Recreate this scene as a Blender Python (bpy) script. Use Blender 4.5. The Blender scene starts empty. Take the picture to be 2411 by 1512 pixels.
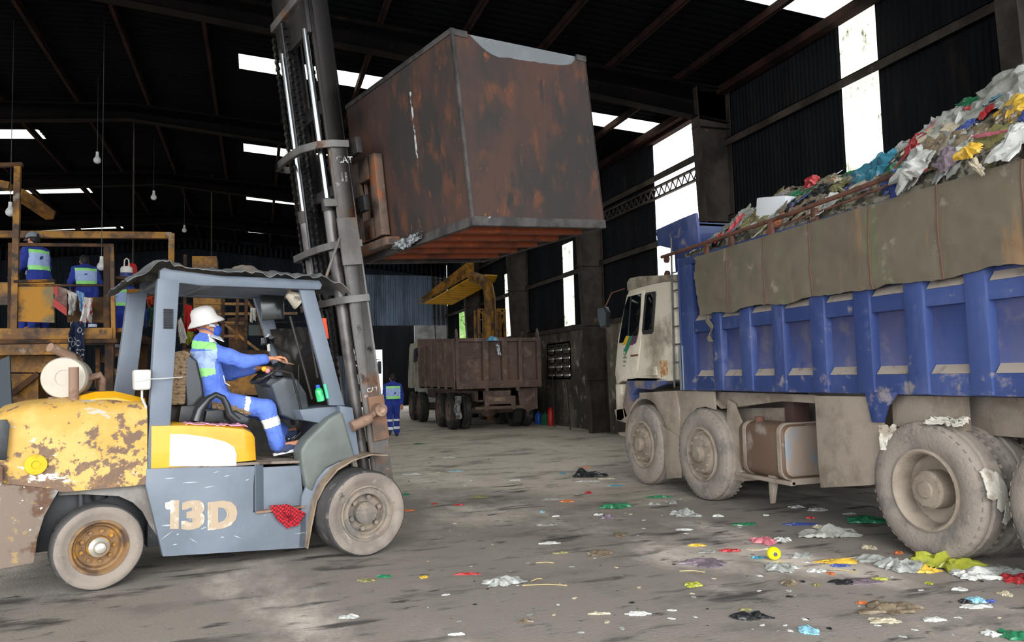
import bpy, bmesh, math, random
import numpy as np
from mathutils import Vector, Matrix, noise as mnoise

# ------------------------------------------------------------------ camera, sky, light, exposure
SC = bpy.context.scene
COL = bpy.data.collections.new('scene'); SC.collection.children.link(COL)
W, H, F, CH = 2411, 1512, 1805.0, 1.55
def _cam():
    p = math.atan((882-756)/F); y = math.radians(18.5); r = math.radians(1.5)
    fwd = Vector((math.sin(y)*math.cos(p), math.cos(y)*math.cos(p), math.sin(p)))
    right = Vector((math.cos(y), -math.sin(y), 0)); up = right.cross(fwd)
    c, s = math.cos(r), math.sin(r)
    return right*c-up*s, up*c+right*s, fwd
CR, CU, CF = _cam()
CAMP = Vector((0, 0, CH))
cd = bpy.data.cameras.new('camera'); cam = bpy.data.objects.new('camera', cd); COL.objects.link(cam)
cd.sensor_width = 36; cd.lens = 36*F/W; cd.clip_start = 0.05; cd.clip_end = 400
cam.matrix_world = Matrix(((CR.x, CU.x, -CF.x, 0), (CR.y, CU.y, -CF.y, 0), (CR.z, CU.z, -CF.z, CH), (0, 0, 0, 1)))
SC.camera = cam
wd = bpy.data.worlds.new('world'); SC.world = wd; wd.use_nodes = True
nt = wd.node_tree; bg = nt.nodes['Background']
tc = nt.nodes.new('ShaderNodeTexCoord'); sp = nt.nodes.new('ShaderNodeSeparateXYZ')
cr = nt.nodes.new('ShaderNodeValToRGB')
nt.links.new(tc.outputs['Generated'], sp.inputs[0]); nt.links.new(sp.outputs['Z'], cr.inputs[0]); nt.links.new(cr.outputs[0], bg.inputs[0])
cr.color_ramp.elements[0].position = 0.0; cr.color_ramp.elements[0].color = (0.80, 0.86, 0.93, 1)
cr.color_ramp.elements[1].position = 0.6; cr.color_ramp.elements[1].color = (0.93, 0.97, 1.0, 1)
bg.inputs[1].default_value = 3.3
sl = bpy.data.lights.new('sun', 'SUN'); sun = bpy.data.objects.new('sun', sl); COL.objects.link(sun)
sl.energy = 2.8; sl.angle = math.radians(60); sl.color = (1, 0.98, 0.95)
sun.rotation_euler = Vector((-0.22, -1.0, 0.55)).to_track_quat('Z', 'Y').to_euler()
sun.location = (0, -10, 10)
SC.view_settings.view_transform = 'Standard'; SC.view_settings.look = 'None'
SC.view_settings.exposure = 0.4; SC.view_settings.gamma = 1
SC.cycles.use_denoising = True; SC.cycles.max_bounces = 8; SC.cycles.diffuse_bounces = 4
SC.cycles.transparent_max_bounces = 12; SC.cycles.sample_clamp_indirect = 6

# ------------------------------------------------------------------ measuring (photo pixel -> point on a real plane)
def ray(px, py): return CR*((px-W/2)/F)+CU*((H/2-py)/F)+CF
def onp(px, py, p, n):
    d = ray(px, py); n = Vector(n); return CAMP+d*((Vector(p)-CAMP).dot(n)/d.dot(n))
def gx(px, py, x): return onp(px, py, (x, 0, 0), (1, 0, 0))
def gy(px, py, y): return onp(px, py, (0, y, 0), (0, 1, 0))
def gz(px, py, z=0): return onp(px, py, (0, 0, z), (0, 0, 1))

# ------------------------------------------------------------------ mesh building
class MB:
    def __init__(s): s.v = []; s.f = []; s.mi = []
    def add(s, vs, fs, mi=0):
        b = len(s.v); s.v += [Vector(q) for q in vs]; s.f += [[b+i for i in f] for f in fs]; s.mi += [mi]*len(fs); return s
    def box(s, a, b, mi=0):
        x0, y0, z0 = a; x1, y1, z1 = b
        return s.add([(x0,y0,z0),(x1,y0,z0),(x1,y1,z0),(x0,y1,z0),(x0,y0,z1),(x1,y0,z1),(x1,y1,z1),(x0,y1,z1)],
                     [(0,3,2,1),(4,5,6,7),(0,1,5,4),(1,2,6,5),(2,3,7,6),(3,0,4,7)], mi)
    def hexa(s, p, mi=0):   # 8 points: bottom 4, top 4
        return s.add(p, [(0,3,2,1),(4,5,6,7),(0,1,5,4),(1,2,6,5),(2,3,7,6),(3,0,4,7)], mi)
    def beam(s, a, b, w, h, up=(0,0,1), mi=0):
        a, b = Vector(a), Vector(b); d = (b-a).normalized(); sd = d.cross(Vector(up))
        if sd.length < 1e-4: sd = d.cross(Vector((1,0,0)))
        sd.normalize(); u = sd.cross(d).normalized(); sd = sd*w/2; u = u*h/2
        return s.hexa([a-sd-u, a+sd-u, b+sd-u, b-sd-u, a-sd+u, a+sd+u, b+sd+u, b-sd+u], mi)
    def prism(s, pts, off, mi=0):  # polygon (3D pts) extruded by off
        n = len(pts); pts = [Vector(q) for q in pts]; off = Vector(off)
        return s.add(pts+[q+off for q in pts], [tuple(range(n))[::-1], tuple(range(n, 2*n))]+[(i, (i+1) % n, n+(i+1) % n, n+i) for i in range(n)], mi)
    def tube(s, path, r, n=10, mi=0, cap=True, flat=1.0):
        path = [Vector(q) for q in path]; R = r if isinstance(r, (list, tuple)) else [r]*len(path)
        b = len(s.v); nrm = None
        for i, q in enumerate(path):
            d = (path[min(i+1, len(path)-1)]-path[max(i-1, 0)]); d = d.normalized() if d.length > 1e-9 else Vector((0,0,1))
            if nrm is None:
                nrm = d.cross(Vector((0,0,1)))
                if nrm.length < 1e-3: nrm = d.cross(Vector((1,0,0)))
            nrm = (nrm-d*nrm.dot(d)).normalized(); bn = d.cross(nrm)
            for k in range(n):
                t = 2*math.pi*k/n; s.v.append(q+nrm*(R[i]*math.cos(t))+bn*(R[i]*flat*math.sin(t)))
        m = len(path)
        for i in range(m-1):
            for k in range(n):
                s.f.append([b+i*n+k, b+i*n+(k+1) % n, b+(i+1)*n+(k+1) % n, b+(i+1)*n+k]); s.mi.append(mi)
        if cap:
            s.f.append([b+k for k in range(n)][::-1]); s.mi.append(mi)
            s.f.append([b+(m-1)*n+k for k in range(n)]); s.mi.append(mi)
        return s
    def lathe(s, c, axis, prof, n=32, mi=0, mis=None, a0=0.0, a1=2*math.pi, jit=None):
        # prof: list of (radius, distance along axis)
        c = Vector(c); ax = Vector(axis).normalized(); e1 = ax.cross(Vector((0,0,1)))
        if e1.length < 1e-3: e1 = ax.cross(Vector((1,0,0)))
        e1.normalize(); e2 = ax.cross(e1); b = len(s.v); full = abs(a1-a0-2*math.pi) < 1e-6; m = n if full else n+1
        for j, (r, h) in enumerate(prof):
            for k in range(m):
                t = a0+(a1-a0)*k/n; rr = r*(jit(j, t) if jit else 1)
                s.v.append(c+ax*h+e1*(rr*math.cos(t))+e2*(rr*math.sin(t)))
        for j in range(len(prof)-1):
            for k in range(n):
                k2 = (k+1) % m; s.f.append([b+j*m+k, b+j*m+k2, b+(j+1)*m+k2, b+(j+1)*m+k]); s.mi.append(mis[j] if mis else mi)
        return s
    def ball(s, c, r, n=12, m=8, mi=0, sc=(1,1,1)):
        c = Vector(c); b = len(s.v); s.v.append(c+Vector((0,0,r*sc[2])))
        for j in range(1, m):
            for k in range(n):
                p = math.pi*j/m; t = 2*math.pi*k/n
                s.v.append(c+Vector((r*sc[0]*math.sin(p)*math.cos(t), r*sc[1]*math.sin(p)*math.sin(t), r*sc[2]*math.cos(p))))
        s.v.append(c-Vector((0,0,r*sc[2])))
        for k in range(n): s.f.append([b, b+1+k, b+1+(k+1) % n]); s.mi.append(mi)
        for j in range(m-2):
            for k in range(n):
                a = b+1+j*n; s.f.append([a+k, a+n+k, a+n+(k+1) % n, a+(k+1) % n]); s.mi.append(mi)
        e = len(s.v)-1; a = b+1+(m-2)*n
        for k in range(n): s.f.append([a+k, e, a+(k+1) % n]); s.mi.append(mi)
        return s
    def grid(s, fn, nu, nv, mi=0, thick=None):
        b = len(s.v); P = [[Vector(fn(i/nu, j/nv)) for j in range(nv+1)] for i in range(nu+1)]
        for i in range(nu+1):
            for j in range(nv+1): s.v.append(P[i][j])
        for i in range(nu):
            for j in range(nv):
                a = b+i*(nv+1)+j; s.f.append([a, a+nv+1, a+nv+2, a+1]); s.mi.append(mi)
        if thick is not None:
            t = Vector(thick); b2 = len(s.v)
            for i in range(nu+1):
                for j in range(nv+1): s.v.append(P[i][j]+t)
            for i in range(nu):
                for j in range(nv):
                    a = b2+i*(nv+1)+j; s.f.append([a+1, a+nv+2, a+nv+1, a]); s.mi.append(mi)
            ring = [i*(nv+1) for i in range(nu+1)]+[nu*(nv+1)+j for j in range(1, nv+1)]+[i*(nv+1)+nv for i in range(nu-1, -1, -1)]+[j for j in range(nv-1, 0, -1)]
            for k in range(len(ring)):
                p, q = ring[k], ring[(k+1) % len(ring)]; s.f.append([b+q, b+p, b2+p, b2+q]); s.mi.append(mi)
        return s
    def xf(s, M, frm=0):
        for i in range(frm, len(s.v)): s.v[i] = M @ s.v[i]
        return s

MATS = {}
def srgb(h):
    if isinstance(h, str):
        h = h.lstrip('#'); c = [int(h[i:i+2], 16)/255 for i in (0, 2, 4)]
        return tuple((x/12.92 if x <= .04045 else ((x+.055)/1.055)**2.4) for x in c)+(1,)
    return tuple(h)+((1,) if len(h) == 3 else ())
def mat(name, col, rough=.6, metal=0.0, layers=(), bump=0.0, bscale=30, spec=.5, coat=0, alpha=1, trans=0, coord='Object', emis=0, sub=0, weave=None, bstretch=(1,1,1), ior=1.45, var=0.0):
    if name in MATS: return MATS[name]
    m = bpy.data.materials.new(name); m.use_nodes = True; t = m.node_tree; N, L = t.nodes, t.links
    b = N['Principled BSDF']; b.inputs['Roughness'].default_value = rough; b.inputs['Metallic'].default_value = metal
    b.inputs['Specular IOR Level'].default_value = spec; b.inputs['Coat Weight'].default_value = coat
    b.inputs['Alpha'].default_value = alpha; b.inputs['Transmission Weight'].default_value = trans; b.inputs['IOR'].default_value = ior
    if sub: b.inputs['Subsurface Weight'].default_value = sub; b.inputs['Subsurface Radius'].default_value = (.02, .01, .006)
    cur = None; c0 = srgb(col); tcn = N.new('ShaderNodeTexCoord'); csrc = tcn.outputs[coord]
    if emis: b.inputs['Emission Color'].default_value = c0; b.inputs['Emission Strength'].default_value = emis
    def mapping(st):
        mp = N.new('ShaderNodeMapping'); mp.inputs['Scale'].default_value = st; L.new(csrc, mp.inputs[0]); return mp.outputs[0]
    def noisev(scale, st, detail=6, rgh=.6, dist=0.0):
        n = N.new('ShaderNodeTexNoise'); n.inputs['Scale'].default_value = scale; n.inputs['Detail'].default_value = detail
        n.inputs['Roughness'].default_value = rgh; n.inputs['Distortion'].default_value = dist; L.new(mapping(st), n.inputs[0]); return n.outputs[0]
    rgb = N.new('ShaderNodeRGB'); rgb.outputs[0].default_value = c0; cur = rgb.outputs[0]
    if var:
        oi = N.new('ShaderNodeObjectInfo'); hs = N.new('ShaderNodeHueSaturation')
        mr = N.new('ShaderNodeMapRange'); mr.inputs[3].default_value = 1-var; mr.inputs[4].default_value = 1+var
        L.new(oi.outputs['Random'], mr.inputs[0]); L.new(mr.outputs[0], hs.inputs['Value']); L.new(cur, hs.inputs['Color']); cur = hs.outputs[0]
    rs = []
    for ly in layers:   # (colour, scale, threshold, softness, stretch, roughness, zfade(z0,z1) or None)
        c2, sc, th, so = ly[:4]; st = ly[4] if len(ly) > 4 else (1,1,1); rg = ly[5] if len(ly) > 5 else None; zf = ly[6] if len(ly) > 6 else None
        n = noisev(sc, st, 8, .62)
        if zf:
            sx = N.new('ShaderNodeSeparateXYZ'); L.new(csrc, sx.inputs[0]); ax_ = ly[7] if len(ly) > 7 else 2; mz = N.new('ShaderNodeMapRange')
            mz.inputs[1].default_value = zf[0]; mz.inputs[2].default_value = zf[1]; mz.inputs[3].default_value = zf[2] if len(zf) > 2 else .25; mz.inputs[4].default_value = 0 if len(zf) < 4 else zf[3]
            L.new(sx.outputs[ax_], mz.inputs[0]); ad = N.new('ShaderNodeMath'); ad.operation = 'ADD'; L.new(n, ad.inputs[0]); L.new(mz.outputs[0], ad.inputs[1]); n = ad.outputs[0]
        mr = N.new('ShaderNodeMapRange'); mr.interpolation_type = 'SMOOTHSTEP'
        mr.inputs[1].default_value = th-so; mr.inputs[2].default_value = th+so; L.new(n, mr.inputs[0])
        mx = N.new('ShaderNodeMix'); mx.data_type = 'RGBA'; L.new(mr.outputs[0], mx.inputs[0]); L.new(cur, mx.inputs[6]); mx.inputs[7].default_value = srgb(c2)
        cur = mx.outputs[2]; rs.append((mr.outputs[0], rg))
    L.new(cur, b.inputs['Base Color'])
    rc = None
    for fac, rg in rs:
        if rg is None: continue
        mx = N.new('ShaderNodeMix'); mx.data_type = 'FLOAT'; L.new(fac, mx.inputs[0])
        if rc is None: mx.inputs[2].default_value = rough
        else: L.new(rc, mx.inputs[2])
        mx.inputs[3].default_value = rg; rc = mx.outputs[0]
    if rc is not None: L.new(rc, b.inputs['Roughness'])
    if bump:
        bn = N.new('ShaderNodeBump'); bn.inputs['Strength'].default_value = min(1, bump); bn.inputs['Distance'].default_value = .01*max(1, bump)
        if weave:
            wv = N.new('ShaderNodeTexWave'); wv.inputs['Scale'].default_value = weave; wv.bands_direction = 'Z'; wv.inputs['Distortion'].default_value = 1.5
            L.new(mapping((1,1,1)), wv.inputs[0]); L.new(wv.outputs[0], bn.inputs['Height'])
        else: L.new(noisev(bscale, bstretch, 5, .6), bn.inputs['Height'])
        L.new(bn.outputs[0], b.inputs['Normal'])
    MATS[name] = m; return m

def smooth_mesh(me, ang=35):
    me.polygons.foreach_set('use_smooth', [True]*len(me.polygons))
    bm = bmesh.new(); bm.from_mesh(me); ca = math.radians(ang)
    for e in bm.edges:
        if len(e.link_faces) == 2 and e.link_faces[0].normal.angle(e.link_faces[1].normal, 0) > ca: e.smooth = False
    bm.to_mesh(me); bm.free()
def obj(name, mb, m, parent=None, bevel=0, smooth=True, loc=None, seg=2, ang=35, fixn=True):
    """one mesh object from world-space geometry; origin at parent's frame, loc or base centre"""
    ms = m if isinstance(m, (list, tuple)) else [m]
    if parent is not None: M = WM[parent.name]
    else:
        if loc is None:
            xs = [q.x for q in mb.v]; ys = [q.y for q in mb.v]; zs = [q.z for q in mb.v]
            loc = ((min(xs)+max(xs))/2, (min(ys)+max(ys))/2, min(zs))
        M = Matrix.Translation(loc)
    I = M.inverted(); me = bpy.data.meshes.new(name)
    me.from_pydata([I @ q for q in mb.v], [], mb.f); me.update()
    for k in ms: me.materials.append(k)
    if len(ms) > 1: me.polygons.foreach_set('material_index', mb.mi)
    if fixn:
        bm = bmesh.new(); bm.from_mesh(me); bmesh.ops.remove_doubles(bm, verts=bm.verts, dist=1e-5); bmesh.ops.recalc_face_normals(bm, faces=bm.faces); bm.to_mesh(me); bm.free()
    if bevel:
        bm = bmesh.new(); bm.from_mesh(me)
        es = [e for e in bm.edges if len(e.link_faces) == 2 and e.link_faces[0].normal.angle(e.link_faces[1].normal, 0) > math.radians(30)]
        bmesh.ops.bevel(bm, geom=es, offset=bevel, segments=seg, affect='EDGES', profile=.6, clamp_overlap=True); bm.to_mesh(me); bm.free()
    if smooth: smooth_mesh(me, ang)
    o = bpy.data.objects.new(name, me); COL.objects.link(o)
    if parent is not None:
        o.parent = parent
    else: o.matrix_world = M
    WM[o.name] = M
    return o
WM = {}
def tag(o, label=None, cat=None, group=None, kind=None):
    if label: o['label'] = label
    if cat: o['category'] = cat
    if group: o['group'] = group
    if kind: o['kind'] = kind
    return o
def thing(name, label, cat, loc=(0,0,0), rz=0, group=None):
    o = bpy.data.objects.new(name, None); COL.objects.link(o); o.empty_display_size = .1
    o.matrix_world = Matrix.Translation(loc) @ Matrix.Rotation(rz, 4, 'Z')
    o.location = loc; o.rotation_euler = (0, 0, rz)
    WM[o.name] = Matrix.Translation(loc) @ Matrix.Rotation(rz, 4, 'Z')
    return tag(o, label, cat, group)
def struct(name, mb, m, **k): return tag(obj(name, mb, m, **k), kind='structure')
def copy_tree(o, parent=None):
    c = o.copy(); COL.objects.link(c)
    if parent is not None: c.parent = parent
    for ch in o.children: copy_tree(ch, c)
    return c

# ---- organic bodies: smooth union of round cones / ellipsoids, meshed with surface nets
def sdf_mesh(prims, res=.012, k=.03):
    """prims: ('c',a,b,ra,rb[,k]) round cone, ('e',centre,radii,rotation matrix or None[,k]) ellipsoid"""
    lo = np.array([1e9]*3); hi = -lo
    for p in prims:
        if p[0] == 'c':
            r = max(p[3], p[4]); A = np.array([list(p[1]), list(p[2])]); lo = np.minimum(lo, A.min(0)-r); hi = np.maximum(hi, A.max(0)+r)
        else:
            r = max(p[2]); A = np.array(list(p[1])); lo = np.minimum(lo, A-r); hi = np.maximum(hi, A+r)
    lo -= 3*res; hi += 3*res; n = np.ceil((hi-lo)/res).astype(int)+1
    D = np.full(n, 1e3, dtype=np.float32)
    def box(a, b):
        i0 = np.maximum(np.floor((a-lo)/res).astype(int), 0); i1 = np.minimum(np.ceil((b-lo)/res).astype(int)+1, n); return i0, i1
    for p in prims:
        kk = p[5] if (p[0] == 'c' and len(p) > 5) else (p[4] if (p[0] == 'e' and len(p) > 4) else k)
        if p[0] == 'c':
            a = np.array(list(p[1]), float); b = np.array(list(p[2]), float); r = max(p[3], p[4])+kk*1.5+2*res
            i0, i1 = box(np.minimum(a, b)-r, np.maximum(a, b)+r)
        else:
            a = np.array(list(p[1]), float); r = max(p[2])+kk*1.5+2*res; i0, i1 = box(a-r, a+r)
        g = [lo[q]+res*np.arange(i0[q], i1[q]) for q in range(3)]
        X, Y, Z = np.meshgrid(*g, indexing='ij')
        if p[0] == 'c':
            ba = b-a; L2 = max(ba @ ba, 1e-12)
            t = np.clip(((X-a[0])*ba[0]+(Y-a[1])*ba[1]+(Z-a[2])*ba[2])/L2, 0, 1)
            d = np.sqrt((X-a[0]-t*ba[0])**2+(Y-a[1]-t*ba[1])**2+(Z-a[2]-t*ba[2])**2)-(p[3]+t*(p[4]-p[3]))
        else:
            q = np.stack([X-a[0], Y-a[1], Z-a[2]], -1)
            if p[3] is not None: q = q @ np.array([list(rw) for rw in p[3].to_3x3()])
            rr = np.array(p[2]); k0 = np.sqrt(((q/rr)**2).sum(-1)); k1 = np.sqrt(((q/rr**2)**2).sum(-1))+1e-9; d = k0*(k0-1)/k1
        sl_ = tuple(slice(i0[q], i1[q]) for q in range(3)); c = D[sl_]
        h = np.maximum(kk-np.abs(c-d), 0)/kk; D[sl_] = np.minimum(c, d)-h*h*kk*.25
    S = D < 0; nx, ny, nz = n
    C = [S[i:nx-1+i, j:ny-1+j, l:nz-1+l] for i in (0,1) for j in (0,1) for l in (0,1)]
    cnt = sum(c.astype(np.int8) for c in C); act = (cnt > 0) & (cnt < 8)
    idx = -np.ones(act.shape, int); cells = np.argwhere(act); idx[act] = np.arange(len(cells))
    acc = np.zeros((len(cells), 3)); num = np.zeros(len(cells)); ci = cells
    corners = [(i, j, l) for i in (0,1) for j in (0,1) for l in (0,1)]
    val = {c: D[ci[:,0]+c[0], ci[:,1]+c[1], ci[:,2]+c[2]] for c in corners}
    for c in corners:
        for ax in range(3):
            if c[ax] == 0:
                e = list(c); e[ax] = 1; e = tuple(e); va, vb = val[c], val[e]; m_ = (va < 0) != (vb < 0)
                t = np.where(m_, va/(va-vb+1e-12), 0); pt = np.zeros((len(cells), 3)); pt += np.array(c); pt[:, ax] += t
                acc += pt*m_[:, None]; num += m_
    V = lo+res*(ci+acc/num[:, None]); faces = []
    for ax in range(3):
        o1, o2 = [(1, 2), (2, 0), (0, 1)][ax]
        sa = [slice(0, None)]*3; sb = [slice(0, None)]*3; sa[ax] = slice(0, -1); sb[ax] = slice(1, None)
        A = S[tuple(sa)]; B = S[tuple(sb)]; ch = np.argwhere(A != B)
        for q in ch:
            if q[o1] < 1 or q[o2] < 1: continue
            c0 = q.copy(); c1 = q.copy(); c1[o1] -= 1; c2 = c1.copy(); c2[o2] -= 1; c3 = q.copy(); c3[o2] -= 1
            try: f = [idx[tuple(c0)], idx[tuple(c1)], idx[tuple(c2)], idx[tuple(c3)]]
            except IndexError: continue
            if min(f) < 0: continue
            faces.append(f if A[tuple(q)] else f[::-1])
    mb = MB(); mb.v = [Vector(v) for v in V]; mb.f = [list(map(int, f)) for f in faces]; mb.mi = [0]*len(faces)
    return mb
def text_mb(s, origin, ux, uy, size, depth=.002, bold=True, wid=1.0):
    """lettering as flat solid polygons: built from Blender's own font curve, converted to a mesh"""
    cu = bpy.data.curves.new('txt', 'FONT'); cu.body = s; cu.size = 1; cu.extrude = 0; cu.offset = (bold if bold > 0 and bold is not True else .02) if bold else 0; cu.resolution_u = 3
    o = bpy.data.objects.new('txt', cu); COL.objects.link(o); bpy.context.view_layer.update()
    me = bpy.data.meshes.new_from_object(o.evaluated_get(bpy.context.evaluated_depsgraph_get()))
    mb = MB(); ux, uy = Vector(ux).normalized(), Vector(uy).normalized(); n = ux.cross(uy); og = Vector(origin)
    mb.add([og+ux*(v.co.x*size*wid)+uy*(v.co.y*size)+n*depth for v in me.vertices], [tuple(p.vertices) for p in me.polygons])
    bpy.data.objects.remove(o); bpy.data.meshes.remove(me); bpy.data.curves.remove(cu)
    return mb
def fbm(x, y, z=0.0, o=4): return mnoise.fractal(Vector((x, y, z)), .6, 2.0, o)
R = random.Random(7)
# ------------------------------------------------------------------ materials
DIRT = '#8a7a6a'
m_floor = mat('concrete_floor', '#d3c6b9', .85, layers=[  # colour paler far in, standing in for daylight there; nearer floor darkened by grime
    ('#8d857c', .30, .50, .16, (.6,1,1), None, (6.5, 13.5, .20, -.16), 1), ('#736c65', 1.3, .60, .12, (.7,1.2,1)), ('#e0d4c8', .55, .60, .10, (1.0,.5,1)), ('#4a4744', 1.6, .62, .06, (.55,1.3,1), .6, (9, 13, 0, -.07), 1),
    ('#3f3c3a', 4.5, .645, .05, (.6,1.3,1), .5, (9, 13, 0, -.03), 1), ('#918980', 7, .64, .05), ('#4b4846', 13, .68, .03), ('#c5bbae', 34, .70, .03), ('#35322f', 45, .70, .03, (1,1,1), .5), ('#4e4a47', 2.2, .62, .05, (.35,1.4,1), .5, (9, 13, 0, -.07), 1)], bump=.5, bscale=40)
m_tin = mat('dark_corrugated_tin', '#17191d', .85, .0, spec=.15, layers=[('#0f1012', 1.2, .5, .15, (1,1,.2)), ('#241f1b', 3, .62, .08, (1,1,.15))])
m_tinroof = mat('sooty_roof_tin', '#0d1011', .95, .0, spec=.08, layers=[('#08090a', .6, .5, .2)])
m_bluetin = mat('blue_corrugated_tin', '#5c6b80', .5, .2, layers=[('#39424f', 1.1, .52, .12, (1,1,.3))])
m_steel = mat('sooty_steel', '#4a4038', .7, .2, layers=[('#241d19', 1.5, .5, .15), ('#6a5446', 3, .66, .06)])
m_purlin = mat('red_oxide_purlin', '#34201a', .9, .0, spec=.15, layers=[('#1c1210', 1.6, .5, .12)])
m_raft = mat('dark_rafter', '#231d1a', .9, 0, spec=.15, layers=[('#14110f', 1.5, .5, .15), ('#3a2c24', 3, .66, .06)])  # darker copy of the column steel
m_conc = mat('stained_concrete_wall', '#7d7265', .9, layers=[('#3c362f', .8, .52, .12, (1,1,.4), None, (0, 2.6, .14)), ('#9a9083', 2.5, .62, .08)], bump=.3, bscale=40)
m_darkconc = mat('sooty_concrete_wall', '#3b3936', .9, layers=[('#1d1d1e', .9, .5, .12, (1,1,.4))])
def translucent(name, col, dirt, scale=3, th=.6, stretch=(1,1,.3)):
    m = bpy.data.materials.new(name); m.use_nodes = True; t = m.node_tree; N, L = t.nodes, t.links
    N.remove(N['Principled BSDF']); tr = N.new('ShaderNodeBsdfTranslucent'); gl = N.new('ShaderNodeBsdfDiffuse'); mx = N.new('ShaderNodeMixShader'); mx.inputs[0].default_value = .12
    tcn = N.new('ShaderNodeTexCoord'); mp = N.new('ShaderNodeMapping'); mp.inputs['Scale'].default_value = stretch; L.new(tcn.outputs['Object'], mp.inputs[0])
    n = N.new('ShaderNodeTexNoise'); n.inputs['Scale'].default_value = scale; n.inputs['Detail'].default_value = 9; n.inputs['Roughness'].default_value = .75; L.new(mp.outputs[0], n.inputs[0])
    mr = N.new('ShaderNodeMapRange'); mr.inputs[1].default_value = th-.05; mr.inputs[2].default_value = th+.08; L.new(n.outputs[0], mr.inputs[0])
    c = N.new('ShaderNodeMix'); c.data_type = 'RGBA'; c.inputs[6].default_value = srgb(col); c.inputs[7].default_value = srgb(dirt); L.new(mr.outputs[0], c.inputs[0])
    L.new(c.outputs[2], tr.inputs[0]); L.new(c.outputs[2], gl.inputs[0]); L.new(tr.outputs[0], mx.inputs[1]); L.new(gl.outputs[0], mx.inputs[2])
    L.new(mx.outputs[0], N['Material Output'].inputs[0]); return m
m_sky = translucent('roof_light_plastic', '#d2d3c4', '#8f8c70', 4, .60, (.3,1.5,1))
m_skyw = translucent('wall_light_plastic', '#d6d6c4', '#3c3a22', 3.5, .575, (1,1,.7))
m_yel = mat('worn_yellow_paint', '#9a6a1c', .6, layers=[('#4a301a', 1.8, .52, .09), ('#6e4a1e', 6, .55, .06), ('#2e2117', 3.5, .62, .06), ('#8d8478', 2.2, .68, .05)])
m_rusty = mat('rusty_frame', '#5a3c22', .8, .1, layers=[('#2c1e15', 2.2, .5, .1), ('#8a5c1e', 3, .62, .05)])
m_dark = mat('black_grime', '#1c1b1a', .7, layers=[('#2f2b28', 4, .55, .1)])

# ------------------------------------------------------------------ the setting
XR, XL, XM, YF, YE = 8.6, -13.8, -2.6, 5.0, 35.3
ZE, SL = 7.05, .07
def roofz(x): return ZE+SL*(min(XR-x, x-XL))
YF0 = -3.0  # unseen stretch of roof, added forward to shade the foreground
FR = [6.05, 12.3, 18.1, 23.9, 29.6, 35.3]
b = MB(); b.grid(lambda a, c: (-30+60*a, -12+72*c, 0), 60, 72); b.v = [Vector((q.x, q.y, -.003*abs(fbm(q.x*.4, q.y*.4)))) for q in b.v]
b.box((-30, -12, -.4), (30, 60, -.05))
struct('floor', b, m_floor, loc=(0,0,0), fixn=False)

def rib_profile(a0, a1, per=.2, d=.03):
    out = []; a = a0
    while a < a1-1e-6:
        for q, h in ((0, 0), (.3, 0), (.42, d), (.68, d), (.8, 0)):
            if a+q*per < a1: out.append((a+q*per, h))
        a += per
    out.append((a1, 0)); return out
def ribbed(mb, prof, p0, p1):   # p0,p1: functions (a,h)->point of the two sheet ends
    b0 = len(mb.v)
    for a, h in prof: mb.v.append(Vector(p0(a, h))); mb.v.append(Vector(p1(a, h)))
    for i in range(len(prof)-1): mb.f.append([b0+2*i, b0+2*i+1, b0+2*i+3, b0+2*i+2]); mb.mi.append(0)
LIGHTS = [9.17, 15.1, 20.8, 26.5, 32.45]   # roof light strips (centre y), width .7
HW = .36
def roof_piece(mb, y0, y1, xa, xb):
    ribbed(mb, rib_profile(y0, y1), lambda a, h: (xa, a, roofz(xa)-.03+h), lambda a, h: (xb, a, roofz(xb)-.03+h))
b = MB(); y = YF0
for c in LIGHTS:
    roof_piece(b, y, c-HW, XM, XR+.3); roof_piece(b, y, c-HW, XM, XL-.3)
    roof_piece(b, c-HW, c+HW, XM, -.3); roof_piece(b, c-HW, c+HW, XM, -4.9); y = c+HW
roof_piece(b, y, YE+6, XM, XR+.3); roof_piece(b, y, YE+6, XM, XL-.3)
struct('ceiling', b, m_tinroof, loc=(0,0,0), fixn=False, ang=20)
wn = 0
for c in LIGHTS:
    for xa, xb in ((-.3, XR), (-4.9, XL)):
        wn += 1; q = MB(); ribbed(q, rib_profile(c-HW, c+HW), lambda a, h: (xa, a, roofz(xa)-.03+h), lambda a, h: (xb, a, roofz(xb)-.03+h))
        struct('window_%d' % wn, q, m_sky, fixn=False, ang=20)
# right wall: corrugated above a concrete dado, with light strips and the big opening
ZD = 2.78
def wall_strip(mb, y0, y1, z0, z1): ribbed(mb, rib_profile(y0, y1, .10, .018), lambda a, h: (XR+.02-h, a, z0), lambda a, h: (XR+.02-h, a, z1))
WS = [(8.62, 9.36, 4.3, 7.0), (20.1, 20.86, 2.86, 5.33), (25.7, 26.45, 2.9, 5.2)]
OP = [(13.35, 15.27, 2.9, 6.75), (30.9, 33.2, 2.9, 4.45)]
b = MB(); y = YF
for y0, y1, z0, z1 in sorted(WS+OP):
    wall_strip(b, y, y0, ZD, ZE+.02); wall_strip(b, y0, y1, ZD, z0); wall_strip(b, y0, y1, z1, ZE+.02); y = y1
wall_strip(b, y, YE, ZD, ZE+.02)
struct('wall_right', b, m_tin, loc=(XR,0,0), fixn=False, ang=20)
for y0, y1, z0, z1 in WS:
    wn += 1; q = MB(); wall_strip(q, y0, y1, z0, z1); struct('window_%d' % wn, q, m_skyw, fixn=False, ang=20)
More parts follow.
